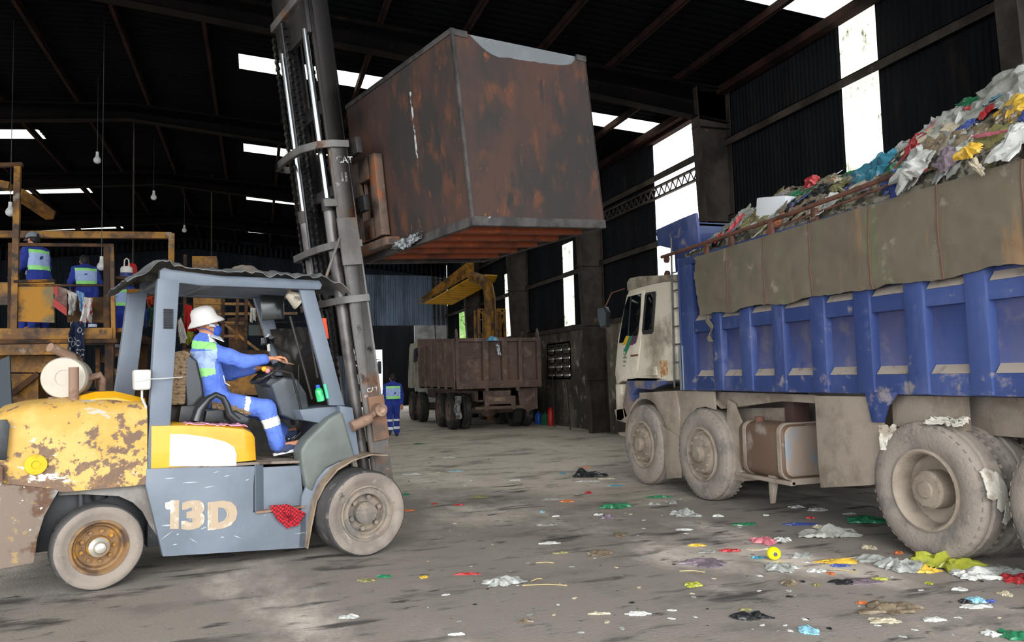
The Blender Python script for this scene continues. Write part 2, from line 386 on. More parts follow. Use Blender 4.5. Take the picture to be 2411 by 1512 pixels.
# dado with a ventilation block grid
b = MB(); vy0, vy1, vz0, vz1 = 20.45, 22.25, 1.42, 2.42
b.box((XR-.02, YF, 0), (XR+.18, vy0, ZD)); b.box((XR-.02, vy1, 0), (XR+.18, YE, ZD)); b.box((XR-.02, vy0, 0), (XR+.18, vy1, vz0)); b.box((XR-.02, vy0, vz1), (XR+.18, vy1, ZD))
ny_, nz_ = 3, 4
for i in range(ny_+1): yy = vy0+(vy1-vy0)*i/ny_; b.box((XR-.02, yy-.05, vz0), (XR+.18, yy+.05, vz1))
for j in range(nz_+1): zz = vz0+(vz1-vz0)*j/nz_; b.box((XR-.02, vy0, zz-.05), (XR+.18, vy1, zz+.05))
for i in range(ny_):
    for j in range(nz_):
        yy = vy0+(vy1-vy0)*(i+.5)/ny_; zz = vz0+(vz1-vz0)*(j+.5)/nz_; b.beam((XR+.02, yy-.25, zz+.03), (XR+.02, yy+.25, zz+.03), .02, .15, up=(.7, 0, .7))
struct('wall_rightdado', b, m_conc, loc=(XR,0,0))
# unseen left wall, its foot opened to let daylight in; end wall
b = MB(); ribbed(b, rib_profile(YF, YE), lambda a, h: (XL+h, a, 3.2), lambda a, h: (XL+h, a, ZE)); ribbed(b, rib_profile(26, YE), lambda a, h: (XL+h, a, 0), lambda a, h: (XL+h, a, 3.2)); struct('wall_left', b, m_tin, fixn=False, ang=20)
b = MB()
m_shadeblue = mat('shaded_blue_tin', '#20262f', .8, .0, spec=.15, layers=[('#15191f', 1.1, .52, .12, (1,1,.3))])  # the end wall's blue tin with the shade put into its colour
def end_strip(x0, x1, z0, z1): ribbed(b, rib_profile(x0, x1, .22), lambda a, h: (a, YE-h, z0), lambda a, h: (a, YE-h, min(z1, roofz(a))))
end_strip(XL, 3.4, 0, 9); struct('wall_endleft', b, m_shadeblue, fixn=False, ang=20)
b = MB(); end_strip(3.4, 4.2, 0, 9); end_strip(4.2, XR, 3.95, 6.3); struct('wall_end', b, m_bluetin, fixn=False, ang=20)
b = MB(); end_strip(4.2, XR, 6.3, 9); struct('wall_endgable', b, m_shadeblue, fixn=False, ang=20)
b = MB(); b.box((7.0, YE-.05, 0), (XR, YE+.1, 3.95)); struct('wall_endpanel', b, mat('pale_render', '#9a9a98', .9, layers=[('#6f6c68', 1, .55, .1)]))
# dark shed beyond the opening, with a gap of daylight
b = MB(); b.box((5.15, YE+7, 0), (5.9, YE+7.2, 5)); b.box((6.6, YE+7, 0), (12, YE+7.2, 5)); b.box((5.9, YE+7, 3.1), (6.6, YE+7.2, 5)); b.box((9, YE, 0), (9.1, YE+7, 5))
struct('wall_annex', b, m_tin)
tn = 0
def trim(mb, m, **k):
    global tn; tn += 1; return struct('trim_%d' % tn, mb, m, **k)
for fy in FR:
    for sgn, xo in ((1, XR-.05), (-1, XL+.05)):    # tapered I columns: web in XZ, flanges along Y
        b = MB(); xi0, xi1 = xo-sgn*.45, xo-sgn*.72
        zt = 6.85
        b.prism([(xo, fy-.008, 0), (xi0, fy-.008, 0), (xi1, fy-.008, zt-.05), (xo, fy-.008, zt)], (0, .016, 0))
        b.prism([(xo, fy-.13, 0), (xo-sgn*.016, fy-.13, 0), (xo-sgn*.016, fy-.13, zt), (xo, fy-.13, zt)], (0, .26, 0))
        b.prism([(xi0, fy-.13, 0), (xi0+sgn*.016, fy-.13, 0), (xi1+sgn*.016, fy-.13, zt), (xi1, fy-.13, zt)], (0, .26, 0))
        for zz in (1.35, 2.75, 4.3, 6.1): b.box((min(xo, xi1)+.01, fy-.12, zz), (max(xo, xi1)-.01, fy+.12, zz+.015))
        if fy < 6.7 and sgn < 0: continue
        trim(b, m_steel if sgn > 0 else m_rusty)
    if fy < 6.7: continue
    b = MB()
    for xo in (XR-.05, XL+.05):
        sg = 1 if xo > 0 else -1; xs = [xo, xo-sg*.72, xo-sg*3.2, XM]; dp = [.62, .60, .50, .32]
        top = [(x, roofz(x)-.2) for x in xs]; bot = [(x, roofz(x)-.2-d) for x, d in zip(xs, dp)]
        for i in range(3):
            (x0, t0), (x1, t1), (_, b0), (_, b1) = top[i], top[i+1], bot[i], bot[i+1]
            b.prism([(x0, fy-.008, b0), (x1, fy-.008, b1), (x1, fy-.008, t1), (x0, fy-.008, t0)], (0, .016, 0))
            b.prism([(x0, fy-.12, b0-.016), (x1, fy-.12, b1-.016), (x1, fy-.12, b1), (x0, fy-.12, b0)], (0, .24, 0))
            b.prism([(x0, fy-.12, t0), (x1, fy-.12, t1), (x1, fy-.12, t1+.016), (x0, fy-.12, t0+.016)], (0, .24, 0))
    trim(b, m_raft)
x = 7.5
pls = []
while x > XL:
    pls.append(x); x -= 1.387
for x in pls:
    b = MB(); z = roofz(x)-.05
    b.box((x-.035, YF, z-.14), (x-.028, YE+5, z)); b.box((x-.035, YF, z-.14), (x+.035, YE+5, z-.133)); b.box((x-.035, YF, z-.007), (x+.035, YE+5, z))
    trim(b, m_purlin, smooth=False)
b = MB(); b.box((XR-.25, YF, 6.78), (XR-.06, YE, 6.92)); trim(b, m_purlin)
for z in (5.85, 4.38, 2.83):     # wall girts
    b = MB(); b.box((XR-.12, YF, z-.07), (XR-.1, YE, z+.07)); b.box((XR-.12, YF, z+.055), (XR-.03, YE, z+.07)); trim(b, m_steel)
b = MB(); b.box((XR-.1, 13.2, 6.7), (XR+.06, 15.4, 6.76)); trim(b, m_purlin)
b = MB()   # lattice strut across the big opening
b.box((XR-.14, 12.5, 5.62), (XR-.06, 17.8, 5.66)); b.box((XR-.14, 12.5, 5.38), (XR-.06, 17.8, 5.42))
for i in range(44): y0 = 12.6+i*.12; b.beam((XR-.1, y0, 5.42 if i % 2 else 5.62), (XR-.1, y0+.12, 5.62 if i % 2 else 5.42), .02, .02)
trim(b, m_steel)
m_leaf = mat('hedge_leaves', '#6f9a52', .8, layers=[('#b7d08a', 2, .55, .1), ('#3f6a34', 4, .6, .08)])
for k in range(3):
    q = MB(); cx, cy = 11.4+k*3.2, 40+k*5.5; q.ball((cx, cy, 3.4), 1, 24, 16, sc=(1.8, 1.7, 3.6))
    q.v = [v+(v-Vector((cx, cy, 3.4))).normalized()*.5*fbm(v.x*1.3, v.y*1.3, v.z*1.3) for v in q.v]
    for i in range(900):
        v = q.v[R.randrange(2, 350)]; d = Vector((R.uniform(-1,1), R.uniform(-1,1), R.uniform(-1,1))).normalized(); e = d.cross(Vector((0,.3,1))).normalized()
        c0 = v+Vector((R.uniform(-.4,.4), R.uniform(-.4,.4), R.uniform(-.4,.4))); q.add([c0, c0+d*.18+e*.08, c0+d*.3, c0+d*.18-e*.08], [(0,1,2,3)])
    o = obj('shrub', q, m_leaf, loc=(cx, cy, 0), fixn=False); tag(o, 'light green shrub outside, beyond the far side opening', 'shrub', 'shrubs outside the far opening')
# ------------------------------------------------------------------ forklift
TH = math.radians(16); FU = Vector((math.cos(TH), math.sin(TH), 0)); FV = Vector((-math.sin(TH), math.cos(TH), 0)); FO = Vector((-1.13, 6.61, 0))
def FL(u, v, z): return FO+FU*u+FV*v+Vector((0, 0, z))
def fp(px, py, v):
    q = onp(px, py, FO+FV*v, FV); return (q-FO).dot(FU), q.z
g_grey = mat('forklift_grey_paint', '#626b76', .5, layers=[('#727b88', 1.2, .5, .2), ('#d9dbd8', 9, .73, .02, (.35,1,1)), ('#5a5550', 6, .72, .04)], coat=.1)
g_lgrey = mat('forklift_plate_paint', '#79818c', .5, layers=[('#69717b', 1.5, .5, .15), ('#e6e6e0', 7, .70, .015, (.25,.25,1.6)), ('#c9b99a', 13, .73, .02), ('#4d4a47', 8, .74, .03)])
g_green = mat('fender_grey_green', '#6d736e', .45, layers=[('#5b605c', 2, .5, .15), ('#b9b3a4', 14, .75, .02)])
g_yel = mat('forklift_yellow', '#e0ab2e', .35, layers=[('#d99a10', 2, .55, .15), ('#6a4a2c', 7, .76, .02)], coat=.3)
g_cw = mat('peeling_yellow_paint', '#d3ac62', .6, layers=[('#c79c4a', 3, .5, .1), ('#b9b3a2', 7, .63, .02, (.5,.5,1.2)), ('#77604f', 5.5, .61, .02, (1,1,1), .8, (.8, 1.4, .14)), ('#7d6552', 9, .63, .02, (1,1,1), .8, (.8, 1.45, .08)), ('#d9d5c6', 5, .66, .015, (.6,.6,1.3), None, (.8, 1.3, .05)), ('#e9e6dc', 12, .665, .015, (.6,.6,1.4)), ('#8a6a50', 15, .68, .03, (1,1,1), .8, (.8, 1.2, .1))])
g_cwlow = mat('rusty_counterweight', '#7f7063', .75, layers=[('#969c9a', 3.5, .58, .05), ('#634837', 4.5, .52, .05), ('#a98d5a', 6, .63, .04), ('#cdb98c', 12, .70, .03), ('#e6e4dd', 20, .66, .015), ('#554538', 9, .70, .03)], bump=.3, bscale=40)
g_tyre = mat('tyre_rubber', '#4e4c4b', .85, layers=[('#3a3938', 3, .5, .1), ('#6a655f', 6, .62, .06)], bump=.2, bscale=50)
g_tyres = mat('dusty_tyre_side', '#8f8479', .9, layers=[('#776e66', 3, .5, .1), ('#5d5752', 8, .68, .04), ('#a3988c', 5, .64, .05)], bump=.2, bscale=40)
g_rim = mat('rusty_yellow_rim', '#8a6a48', .7, .1, layers=[('#b9862e', 5, .58, .05), ('#5d4a3c', 4, .55, .06)])
g_rimf = mat('muddy_grey_rim', '#877a6c', .8, layers=[('#6c6761', 5, .55, .06), ('#9a8672', 7, .62, .05), ('#8a5c40', 6, .68, .04)])
g_chr = mat('chrome', '#a2a5a8', .2, 1.0)
g_hub = mat('silver_hub', '#d9d3c4', .35, .6)
g_mast = mat('greasy_mast_steel', '#3c3836', .5, .35, layers=[('#1d1b1b', 1.5, .52, .12, (1,1,.4)), ('#5b4f45', 3.5, .62, .06), ('#8d8b86', 15, .74, .03)])
g_mastl = mat('worn_mast_steel', '#716e6b', .6, .15, layers=[('#544e4a', 2, .5, .12, (1,1,.5)), ('#7a5a44', 2.5, .62, .06), ('#9a9c9b', 11, .70, .04), ('#2c2827', 5, .66, .06)])
g_cyl = mat('cylinder_barrel', '#6a6562', .4, .4, layers=[('#4c4644', 3, .55, .1)])
g_blk = mat('black_plastic', '#232527', .4, layers=[('#36383a', 4, .55, .1)])
g_vinyl = mat('black_vinyl_seat', '#2b2d2f', .28, coat=.3, bump=.05, bscale=60)
g_mat = mat('wicker_seat_cover', '#b39674', .9, layers=[('#6a5442', 40, .56, .06), ('#cdb592', 30, .62, .05)], bump=1, weave=26)
g_cover = mat('weathered_roof_sheet', '#686a6b', .6, layers=[('#8c7f70', 2, .56, .08), ('#4c4b4a', 5, .6, .08), ('#a9a7a2', 7, .68, .04)])
g_wht = mat('white_plastic', '#d6d3cb', .5, layers=[('#cfcabf', 4, .6, .1)])
g_gls = mat('dark_plastic_film', '#2a2724', .12, coat=.6, alpha=.92)
g_rust = mat('rust_pipe', '#8a6f5d', .8, layers=[('#6e5547', 6, .55, .08), ('#a88c76', 8, .64, .05)])
FK = thing('forklift', 'grey and yellow 13D forklift raising a rusty steel box', 'forklift', tuple(FL(1.0, .6, 0)), TH)
def fo(name, b, m, par=None, **k): return obj(name, b, m, par or FK, **k)
def fprism(pts, v, v2): return MB().prism([FL(u, v, z) for u, z in pts], FV*(v2-v))
VS, VE = .06, 1.14       # the chassis' near and far sides
# wheels
def fwheel(u, v, r, w, m_rim, side, steer=0, prof=None, rimr=.6, nb=8, name='wheel', front=False):
    ax = (-FV*side); c = FL(u, v, r)   # c on the outer face, axis pointing outward
    if steer: ax = Matrix.Rotation(steer, 3, 'Z') @ ax
    rr = r
    t = MB(); jit = lambda j, a: 1-(.012*max(0, math.sin(a*3+.7))**6)+.004*math.sin(a*9)
    # tread + shoulders + sidewall
    t.lathe(c, ax, [(rr*.60, -w+.03), (rr*.72, -w+.0), (rr*.93, -w), (rr*.985, -w+.02), (rr, -w+.05), (rr, -.05), (rr*.985, -.018), (rr*.95, -.004), (rr*.80, 0), (rr*.78, -.006), (rr*rimr+.012, -.012), (rr*rimr, -.02)], 56, jit=jit, mis=[0,0,0,0,0,0,0,1,1,1,1])
    tn_ = fo('tyre', t, [g_tyre, g_tyres], ang=50)
    q = MB(); R0 = rr*rimr
    q.lathe(c, ax, [(R0+.004, -.06), (R0+.006, -.004), (R0-.012, -.002), (R0-.02, -.02), (R0*.86, -.045), (R0*.80, -.05), (R0*.74, -.09), (R0*.62, -.10), (R0*.42, -.095), (R0*.40, -.03), (R0*.38, -.02), (0.001, -.02)] if not front else [(R0+.004, -.06), (R0+.006, -.004), (R0-.010, -.001), (R0-.018, -.016), (R0*.84, -.022), (R0*.74, -.014), (R0*.70, -.022), (R0*.68, -.075), (R0*.66, -.085), (.001, -.085)], 40)
    rim = fo('rim', q, m_rim)
    e1 = ax.cross(Vector((0,0,1))).normalized(); e2 = ax.cross(e1)
    for k in range(nb):
        a = 2*math.pi*k/nb+.3; p = c+(e1*math.cos(a)+e2*math.sin(a))*(R0*.58)-ax*(.095 if not front else .088)
        obj('wheel_nut', MB().tube([p, p+ax*(.028 if not front else .05)], R0*(.075 if not front else .09), 6), m_rim, rim)
    return rim, c, ax
rim, c, ax = fwheel(0, 0.0, .322, .21, g_rim, 1, steer=math.radians(4), rimr=.62, nb=9)
obj('hub_cap', MB().lathe(c, ax, [(.075, -.06), (.072, -.02), (.047, .0), (.046, .02), (.036, .036), (.018, .043), (.001, .044)], 24, mis=None), g_hub, rim)
rim, c, ax = fwheel(2.04, -.32, .372, .50, g_rimf, 1, rimr=.63, nb=6, front=True)
b = MB().lathe(c, ax, [(.100, -.09), (.097, -.022), (.080, -.014), (.065, -.010), (.001, -.006)], 28)
for k in range(16):
    a = k*math.pi/8; e1 = ax.cross(Vector((0,0,1))).normalized(); e2 = ax.cross(e1); b.tube([c+(e1*math.cos(a)+e2*math.sin(a))*.086-ax*.03, c+(e1*math.cos(a)+e2*math.sin(a))*.086-ax*.008], .008, 6)
obj('hub_cap', b, g_rimf, rim)
fwheel(0, 1.2, .322, .21, g_rim, -1); fwheel(2.04, 1.52, .372, .50, g_rimf, -1, rimr=.56, nb=6)
fo('axle', MB().tube([FL(0, .15, .322), FL(0, 1.05, .322)], .06).tube([FL(2.04, -.1, .372), FL(2.04, 1.3, .372)], .10), g_blk)
# counterweight: curved upper hood and rusty lower block with the wheel arch cut in it
def cwsec(u0, pts_z, vn, vf): pass
def loft(mb, secs, mi=0, closed=True):   # list of equal-length rings
    b0 = len(mb.v); n = len(secs[0])
    for s_ in secs: mb.v += [Vector(q) for q in s_]
    for i in range(len(secs)-1):
        for k in range(n if closed else n-1):
            k2 = (k+1) % n; mb.f.append([b0+i*n+k, b0+i*n+k2, b0+(i+1)*n+k2, b0+(i+1)*n+k]); mb.mi.append(mi)
    if closed: mb.f.append([b0+k for k in range(n)][::-1]); mb.f.append([b0+(len(secs)-1)*n+k for k in range(n)]); mb.mi += [mi, mi]
    return mb
# upper hood: side outline (u,z), near side at v=.02, rounded over the top and around the back
hood = MB(); secs = []
for u, zt, inset in ((-.80, 1.10, .34), (-.76, 1.24, .22), (-.70, 1.33, .12), (-.60, 1.40, .05), (-.45, 1.435, .015), (-.2, 1.45, 0), (.05, 1.448, 0), (.33, 1.415, 0)):
    v0, v1 = .03+inset, 1.17-inset; zb = .99 if u < -.65 else (.80 if u < -.3 else .76)
    if u == -.45: zb = .78
    ring = [(v0, zb), (v0, zt-.13), (v0+.02, zt-.07), (v0+.06, zt-.03), (v0+.14, zt-.008), (v0+.3, zt+.01), (v1-.3, zt+.01), (v1-.14, zt-.008), (v1-.06, zt-.03), (v1-.02, zt-.07), (v1, zt-.13), (v1, zb)]
    secs.append([FL(u, v, z) for v, z in ring])
loft(hood, secs); fo('engine_hood', hood, g_cw, bevel=0, ang=40)
hp = MB(); secs = []
for u, zt in ((-.16, 1.462), (-.02, 1.50), (.12, 1.50), (.34, 1.435)):
    secs.append([FL(u, v, z) for v, z in ((.16, zt-.05), (.22, zt), (.98, zt), (1.04, zt-.05), (1.04, zt-.1), (.16, zt-.1))])
loft(hp, secs); fo('hood_hump', hp, g_yel)
low = MB()
pts = [(-.86, .98), (-.62, .99), (-.62, .86), (-.30, .79), (-.27, .775), (-.30, .72), (-.36, .60), (-.40, .45), (-.42, .27), (-.66, .255), (-.80, .40)]
low.prism([FL(u, .02, z) for u, z in pts], FV*.20); low.prism([FL(u, .98, z) for u, z in pts], FV*.20)
low.prism([FL(u, .21, z) for u, z in [(-.88, .98), (-.62, .99), (-.62, .9), (-.45, .85), (-.5, .3), (-.7, .255), (-.86, .40)]], FV*.78)
fo('counterweight', low, g_cwlow, bevel=.012)
# slot in the counterweight's side
fo('air_slot', MB().prism([FL(u, .025, z) for u, z in ((-.655, 1.32), (-.60, 1.32), (-.585, 1.28), (-.60, 1.03), (-.655, 1.03))], FV*.03), g_blk, bevel=.004)
fo('filler_cap', MB().lathe(FL(-.42, .02, .98), -FV, [(.075, 0), (.072, .008), (.03, .012), (.026, .002), (.001, .002)], 20), mat('bright_yellow_spot', '#d8b01c', .7, layers=[('#b98d22', 14, .6, .1)]))
# wheel arch lining and chassis
ar = MB()
path = [(-.27, .77), (-.1, .76), (.15, .74), (.28, .66), (.36, .54), (.40, .42), (.46, .33), (.52, .30)]
for v0, v1, dz in ((.10, .16, 0),):
    top = path; bot = [(u-.05*(i > 2), z-.14 if i > 2 else z-.05) for i, (u, z) in enumerate(path)]
    ar.prism([FL(u, v0, z) for u, z in [(-.27, .78), (.42, .78), (.60, .30), (.50, .28), (.42, .33), (.36, .43), (.31, .54), (.24, .62), (.14, .68), (-.1, .72), (-.27, .73)]], FV*.05)
fo('wheel_arch', ar, mat('muddy_grey_paint', '#8b8680', .7, layers=[('#6d665f', 3, .5, .1)]), bevel=.006)
ch = MB(); ch.hexa([FL(u, v, z) for u, v, z in ((.35,.12,.25),(1.75,.12,.25),(1.75,1.08,.25),(.35,1.08,.25),(.35,.12,.80),(1.75,.12,.80),(1.75,1.08,.80),(.35,1.08,.80))])
ch.hexa([FL(u, v, z) for u, v, z in ((-.5,.25,.30),(.4,.25,.30),(.4,.95,.30),(-.5,.95,.30),(-.5,.25,.80),(.4,.25,.80),(.4,.95,.80),(-.5,.95,.80))])
ch.tube([FL(-.12,.16,.82), FL(-.11,.16,.55)], .025); ch.tube([FL(.0,.2,.80), FL(.02,.2,.66)], .06); ch.tube([FL(-.3,.1,.45), FL(.0,.16,.42)], .03)
fo('chassis', ch, g_blk, bevel=.01)
# near side plate with the step cut-out
def P2(px, py, v=VS-.04): return fp(px, py, v)
pl_ = [P2(345,1104), P2(343,1142), P2(384,1311), P2(560,1299), P2(722,1288), P2(724,1180), P2(736,1120), P2(700,1102), P2(702,1206), P2(598,1206), P2(600,1147), P2(601,1100)]
# body plate: outline with notch
out = [P2(345,1104), P2(343,1142), P2(384,1311), P2(722,1290), P2(722,1207), P2(597,1207), P2(597,1142), P2(601,1098)]
fo('side_plate', fprism(out, VS-.04, VS+.03), g_lgrey, bevel=.006)
a1, a2 = P2(620,1100, VS+.08), P2(712,1092, VS+.08)
fo('step_riser', MB().prism([FL(u, VS+.015, z) for u, z in (P2(600,1103), P2(712,1098), P2(722,1207), P2(597,1207))], FV*.03), g_lgrey, bevel=.003)
fo('step_side', MB().hexa([FL(u, v, z) for u, v, z in ((1.165,VS-.035,.44),(1.175,VS-.035,.44),(1.255,VS+.012,.44),(1.245,VS+.012,.44),(1.165,VS-.035,.85),(1.175,VS-.035,.85),(1.255,VS+.012,.85),(1.245,VS+.012,.85))]), mat('shaded_grey_paint', '#5f6974', .6), bevel=.002)
fo('step_tread', MB().prism([FL(1.17, VS-.06, .43), FL(1.60, VS-.06, .43), FL(1.60, VS+.01, .43), FL(1.17, VS+.01, .43)], (0, 0, .02)), g_rust, bevel=.003)
fo('floor_plate', MB().prism([FL(.34, VS-.03, .858), FL(1.17, VS-.03, .84), FL(1.6, VS+.01, .815), FL(1.6, 1.1, .815), FL(.34, 1.1, .858)], (0, 0, .022)), mat('muddy_floor_plate', '#8d8071', .9, layers=[('#5d5046', 9, .56, .06)], bump=.8, bscale=60), bevel=.003)
for s_, ou, sz in (('1', 388, 0), ('3', 430, 0), ('D', 486, 0)): pass
for chh, px0, wid in (('3', 425, 1.12), ('D', 486, .98)):
    u0, z0 = fp(px0, 1246, VS-.045)
    t = text_mb(chh, FL(u0, VS-.0425, z0), FU, (0, 0, 1), .295, .002, .045, wid)
    t2 = MB(); t2.v = t.v; t2.f = t.f; t2.mi = t.mi
    for dx in (.005, .010, .015):
        b0 = len(t2.v); t2.v += [q+FU*dx-FV*dx*.01 for q in t.v]; t2.f += [[b0+i for i in f] for f in t.f]; t2.mi += t.mi
    fo('number_decal', t2, mat('faded_number_paint', '#b5a188', .7, layers=[('#d9d4c8', 5, .56, .05), ('#8a8c90', 11, .70, .02)]), fixn=False, smooth=False)
one = [fp(x, y, VS-.045) for x, y in ((389,1195),(389,1184),(398,1182),(404,1178),(422,1178),(421,1246),(400,1246),(401,1200),(392,1200))]
fo('number_decal', MB().prism([FL(u, VS-.0425, z) for u, z in one], FV*-.002), MATS['faded_number_paint'], smooth=False)
q = MB(); rs = random.Random(3)
for i in range(26):
    px = rs.uniform(365, 700); py = rs.choice([rs.uniform(1108, 1150), rs.uniform(1108, 1150), rs.uniform(1215, 1300)]); u, z = fp(px, py, VS-.045); L_ = rs.uniform(.02, .14); a_ = rs.gauss(0, .12) if py < 1160 else rs.gauss(.2, .5)
    if px > 590 and py < 1210: continue
    h_ = rs.uniform(.001, .005); d = FU*math.cos(a_)+Vector((0,0,1))*math.sin(a_); w_ = Vector((0,0,1)); c0 = FL(u, VS-.0425, z); q.prism([c0, c0+d*L_*.4-w_*h_, c0+d*L_, c0+d*L_*.5+w_*h_], FV*-.0008)
fo('paint_scratch', q, mat('scratch_primer', '#c3c6c8', .6), smooth=False)
# white scratches are in the paint; seat base with yellow cover and white swoosh
sb = MB(); secs = []
for u, zt, vi in ((.36, 1.235, 0), (.6, 1.225, 0), (.9, 1.195, 0), (1.08, 1.165, 0), (1.15, 1.13, .01), (1.18, 1.09, .03), (1.19, .885, .03)):
    secs.append([FL(u, v, z) for v, z in ((.04+vi, .875), (.03+vi, zt-.07), (.04+vi, zt-.02), (.10+vi, zt), (1.0, zt), (1.08, zt-.03), (1.09, .875))])
loft(sb, secs); fo('battery_cover', sb, g_yel, bevel=0, ang=30)
sw = [fp(399,1098,.03), fp(401,1022,.03), fp(440,1023,.03), fp(490,1030,.03), fp(530,1040,.03), fp(550,1052,.03), fp(557,1070,.03), fp(556,1097,.03)]
fo('white_swoosh', MB().prism([FL(u, .028, z) for u, z in sw], FV*.008), mat('white_gloss', '#fdfbf4', .4), smooth=False)
fo('pink_rag', MB().grid(lambda a, c: FL(.62+.5*a, .06+.25*c, 1.215-.05*a+.03*abs(fbm(a*5, c*5, 3))), 18, 8, thick=(0,0,-.006)), mat('pink_cloth', '#e8a3bc', .9))
# overhead guard
gm = g_grey
def post(a0, b0, a1, b1, v0, v1, w): # bottom (u0..u1,z) at v0, top at v1
    return MB().hexa([FL(a0[0], v0, a0[1]), FL(b0[0], v0, b0[1]), FL(b0[0], v0+w, b0[1]), FL(a0[0], v0+w, a0[1]), FL(a1[0], v1, a1[1]), FL(b1[0], v1, b1[1]), FL(b1[0], v1+w, b1[1]), FL(a1[0], v1+w, a1[1])])
v0 = .04; pr_ = post(fp(345,1104,v0), fp(395,1104,v0), fp(371,655,v0+.03), fp(424,655,v0+.03), v0, v0+.03, .10)
rp = fo('guard_post', pr_, gm, bevel=.012)
q = MB(); (ua, za), (ub, zb) = fp(385,727,v0+.02), fp(404,775,v0+.02)
for i in range(8): z = zb+(za-zb)*(i+.5)/8; q.hexa([FL(ua+.0, v0+.008, z-.007), FL(ub+.01, v0+.008, z-.007), FL(ub+.01, v0+.03, z-.007), FL(ua, v0+.03, z-.007), FL(ua, v0+.004, z+.008), FL(ub+.01, v0+.004, z+.008), FL(ub+.01, v0+.03, z+.008), FL(ua, v0+.03, z+.008)])
obj('vent_louvre', q, g_blk, rp)
vf = 1.05
pf = post(fp(268,945,vf), fp(316,945,vf), fp(302,690,vf-.05), fp(348,685,vf-.05), vf, vf-.05, .10)
fo('guard_post', pf, gm, bevel=.012)
vn = .08
fo('guard_post', post(fp(776,955,vn), fp(812,955,vn), fp(703,672,vn+.03), fp(738,672,vn+.03), vn, vn+.03, .05), gm, bevel=.01)
vf2 = 1.0
q = post(fp(652,885,vf2), fp(680,885,vf2), fp(598,700,vf2), fp(630,690,vf2), vf2, vf2, .06)
fo('guard_post', q, gm, bevel=.01)
def rail(va, vb, dz=0):
    a = [fp(374,637,.1), fp(374,662,.1), fp(470,673,.1), fp(600,678,.1), fp(752,683,.1), fp(757,672,.1), fp(750,661,.1), fp(650,655,.1), fp(520,650,.1), fp(400,635,.1), fp(385,630,.1)]
    return MB().prism([FL(u, va, z+dz) for u, z in a], FV*(vb-va))
fo('roof_rail', rail(.07, .15), gm, bevel=.014); fo('roof_rail', rail(1.0, 1.08), gm, bevel=.014)
for u, z in ((.44, 2.43), (.80, 2.41), (1.66, 2.40)): fo('roof_crossbar', MB().hexa([FL(uu, v, zz) for uu, v, zz in ((u,.12,z-.04),(u+.07,.12,z-.04),(u+.07,1.04,z-.04),(u,1.04,z-.04),(u,.12,z),(u+.07,.12,z),(u+.07,1.04,z),(u,1.04,z))]), gm, bevel=.006)
for k in range(9):
    v = .22+.09*k; fo('roof_bar', MB().hexa([FL(uu, v+dv, zz) for uu, dv, zz in ((.50,0,2.385),(1.68,0,2.37),(1.68,.022,2.37),(.50,.022,2.385),(.50,0,2.41),(1.68,0,2.40),(1.68,.022,2.40),(.50,.022,2.41))]), gm, bevel=.003)
def cov(a, c):
    u = .17+(2.04-.17)*a; v = -.02+1.24*c
    e = max(abs(c-.5)*2-.8, 0)*5; ea = max(.12-a, 0)/.12; eb = max(a-.86, 0)/.14
    z = 2.475+.02*math.sin(a*3.1)+.04*abs(fbm(a*5, c*3.2, 1))*1.4-.05*e*(.4+abs(fbm(a*9, 0, 5)))-.10*ea-.13*eb*eb+.075*math.exp(-((a-.16)/.07)**2)*(1-.3*c)+.05*math.exp(-((a-.53)/.07)**2)*math.exp(-((c-.4)/.4)**2)
    return FL(u, v+.03*fbm(a*6, c*6, 9), z)
fo('roof_cover', MB().grid(cov, 60, 26, thick=(0, 0, .007)), g_cover)
# lamps, reservoir, phone and the rest of the cab
q = MB(); a, b_ = FL(*([fp(320,875,0)[0], -.02, fp(320,875,0)[1]])), None
u0, z0 = fp(336,893,0); q.hexa([FL(u, v, z) for u, v, z in ((u0-.06,-.03,z0-.085),(u0+.055,-.03,z0-.085),(u0+.055,.10,z0-.085),(u0-.06,.10,z0-.085),(u0-.065,-.03,z0+.075),(u0+.06,-.03,z0+.075),(u0+.06,.10,z0+.075),(u0-.065,.10,z0+.075))])
rs_ = fo('coolant_bottle', q, g_wht, bevel=.022, seg=3)
obj('bottle_hose', MB().tube([FL(u0, .03, z0-.08), FL(u0+.0, .03, z0-.15), FL(u0+.035, .06, z0-.22), FL(u0+.04, .1, z0-.27)], .009, 8), g_wht, rs_)
obj('tie_string', MB().tube([FL(u0-.065, -.034, z0-.02), FL(u0+.06, -.034, z0), FL(u0+.12, .0, z0+.0), FL(u0+.30, .03, z0+.01)], .004, 6), g_wht, rs_)
# precleaner drum: axis roughly towards the viewer
uc, zc = fp(150,890,.35); q = MB(); ax = (-FV*.96-FU*.25).normalized()
q.lathe(FL(uc, .35, zc), ax, [(.001, .0), (.06, .0), (.062, .006), (.155, .012), (.158, 0), (.165, -.015), (.168, -.06), (.16, -.09), (.16, -.30), (.15, -.33), (.001, -.34)], 36)
ms = fo('air_cleaner_drum', q, mat('cream_drum', '#bdb4a5', .6, layers=[('#b0a596', 3, .56, .1), ('#8f8377', 8, .68, .05)]))
for pth, r in (([(uc-.10, .30, zc+.24), (uc+.06, .42, zc+.17), (uc+.08, .44, zc+.12)], .036), ([(uc+.14, .45, zc-.02), (uc+.27, .46, zc+.02), (uc+.285, .46, zc-.02), (uc+.285, .46, zc-.25)], .028), ([(uc+.06, .20, zc-.26), (uc+.055, .19, zc+.08)], .036)):
    fo('intake_pipe', MB().tube([FL(*p) for p in pth], r, 14), g_rust)
fo('drum_strap', MB().tube([FL(uc-.06, .5, zc-.15), FL(uc-.06, .5, zc-.30)], .035, 10), g_rust)
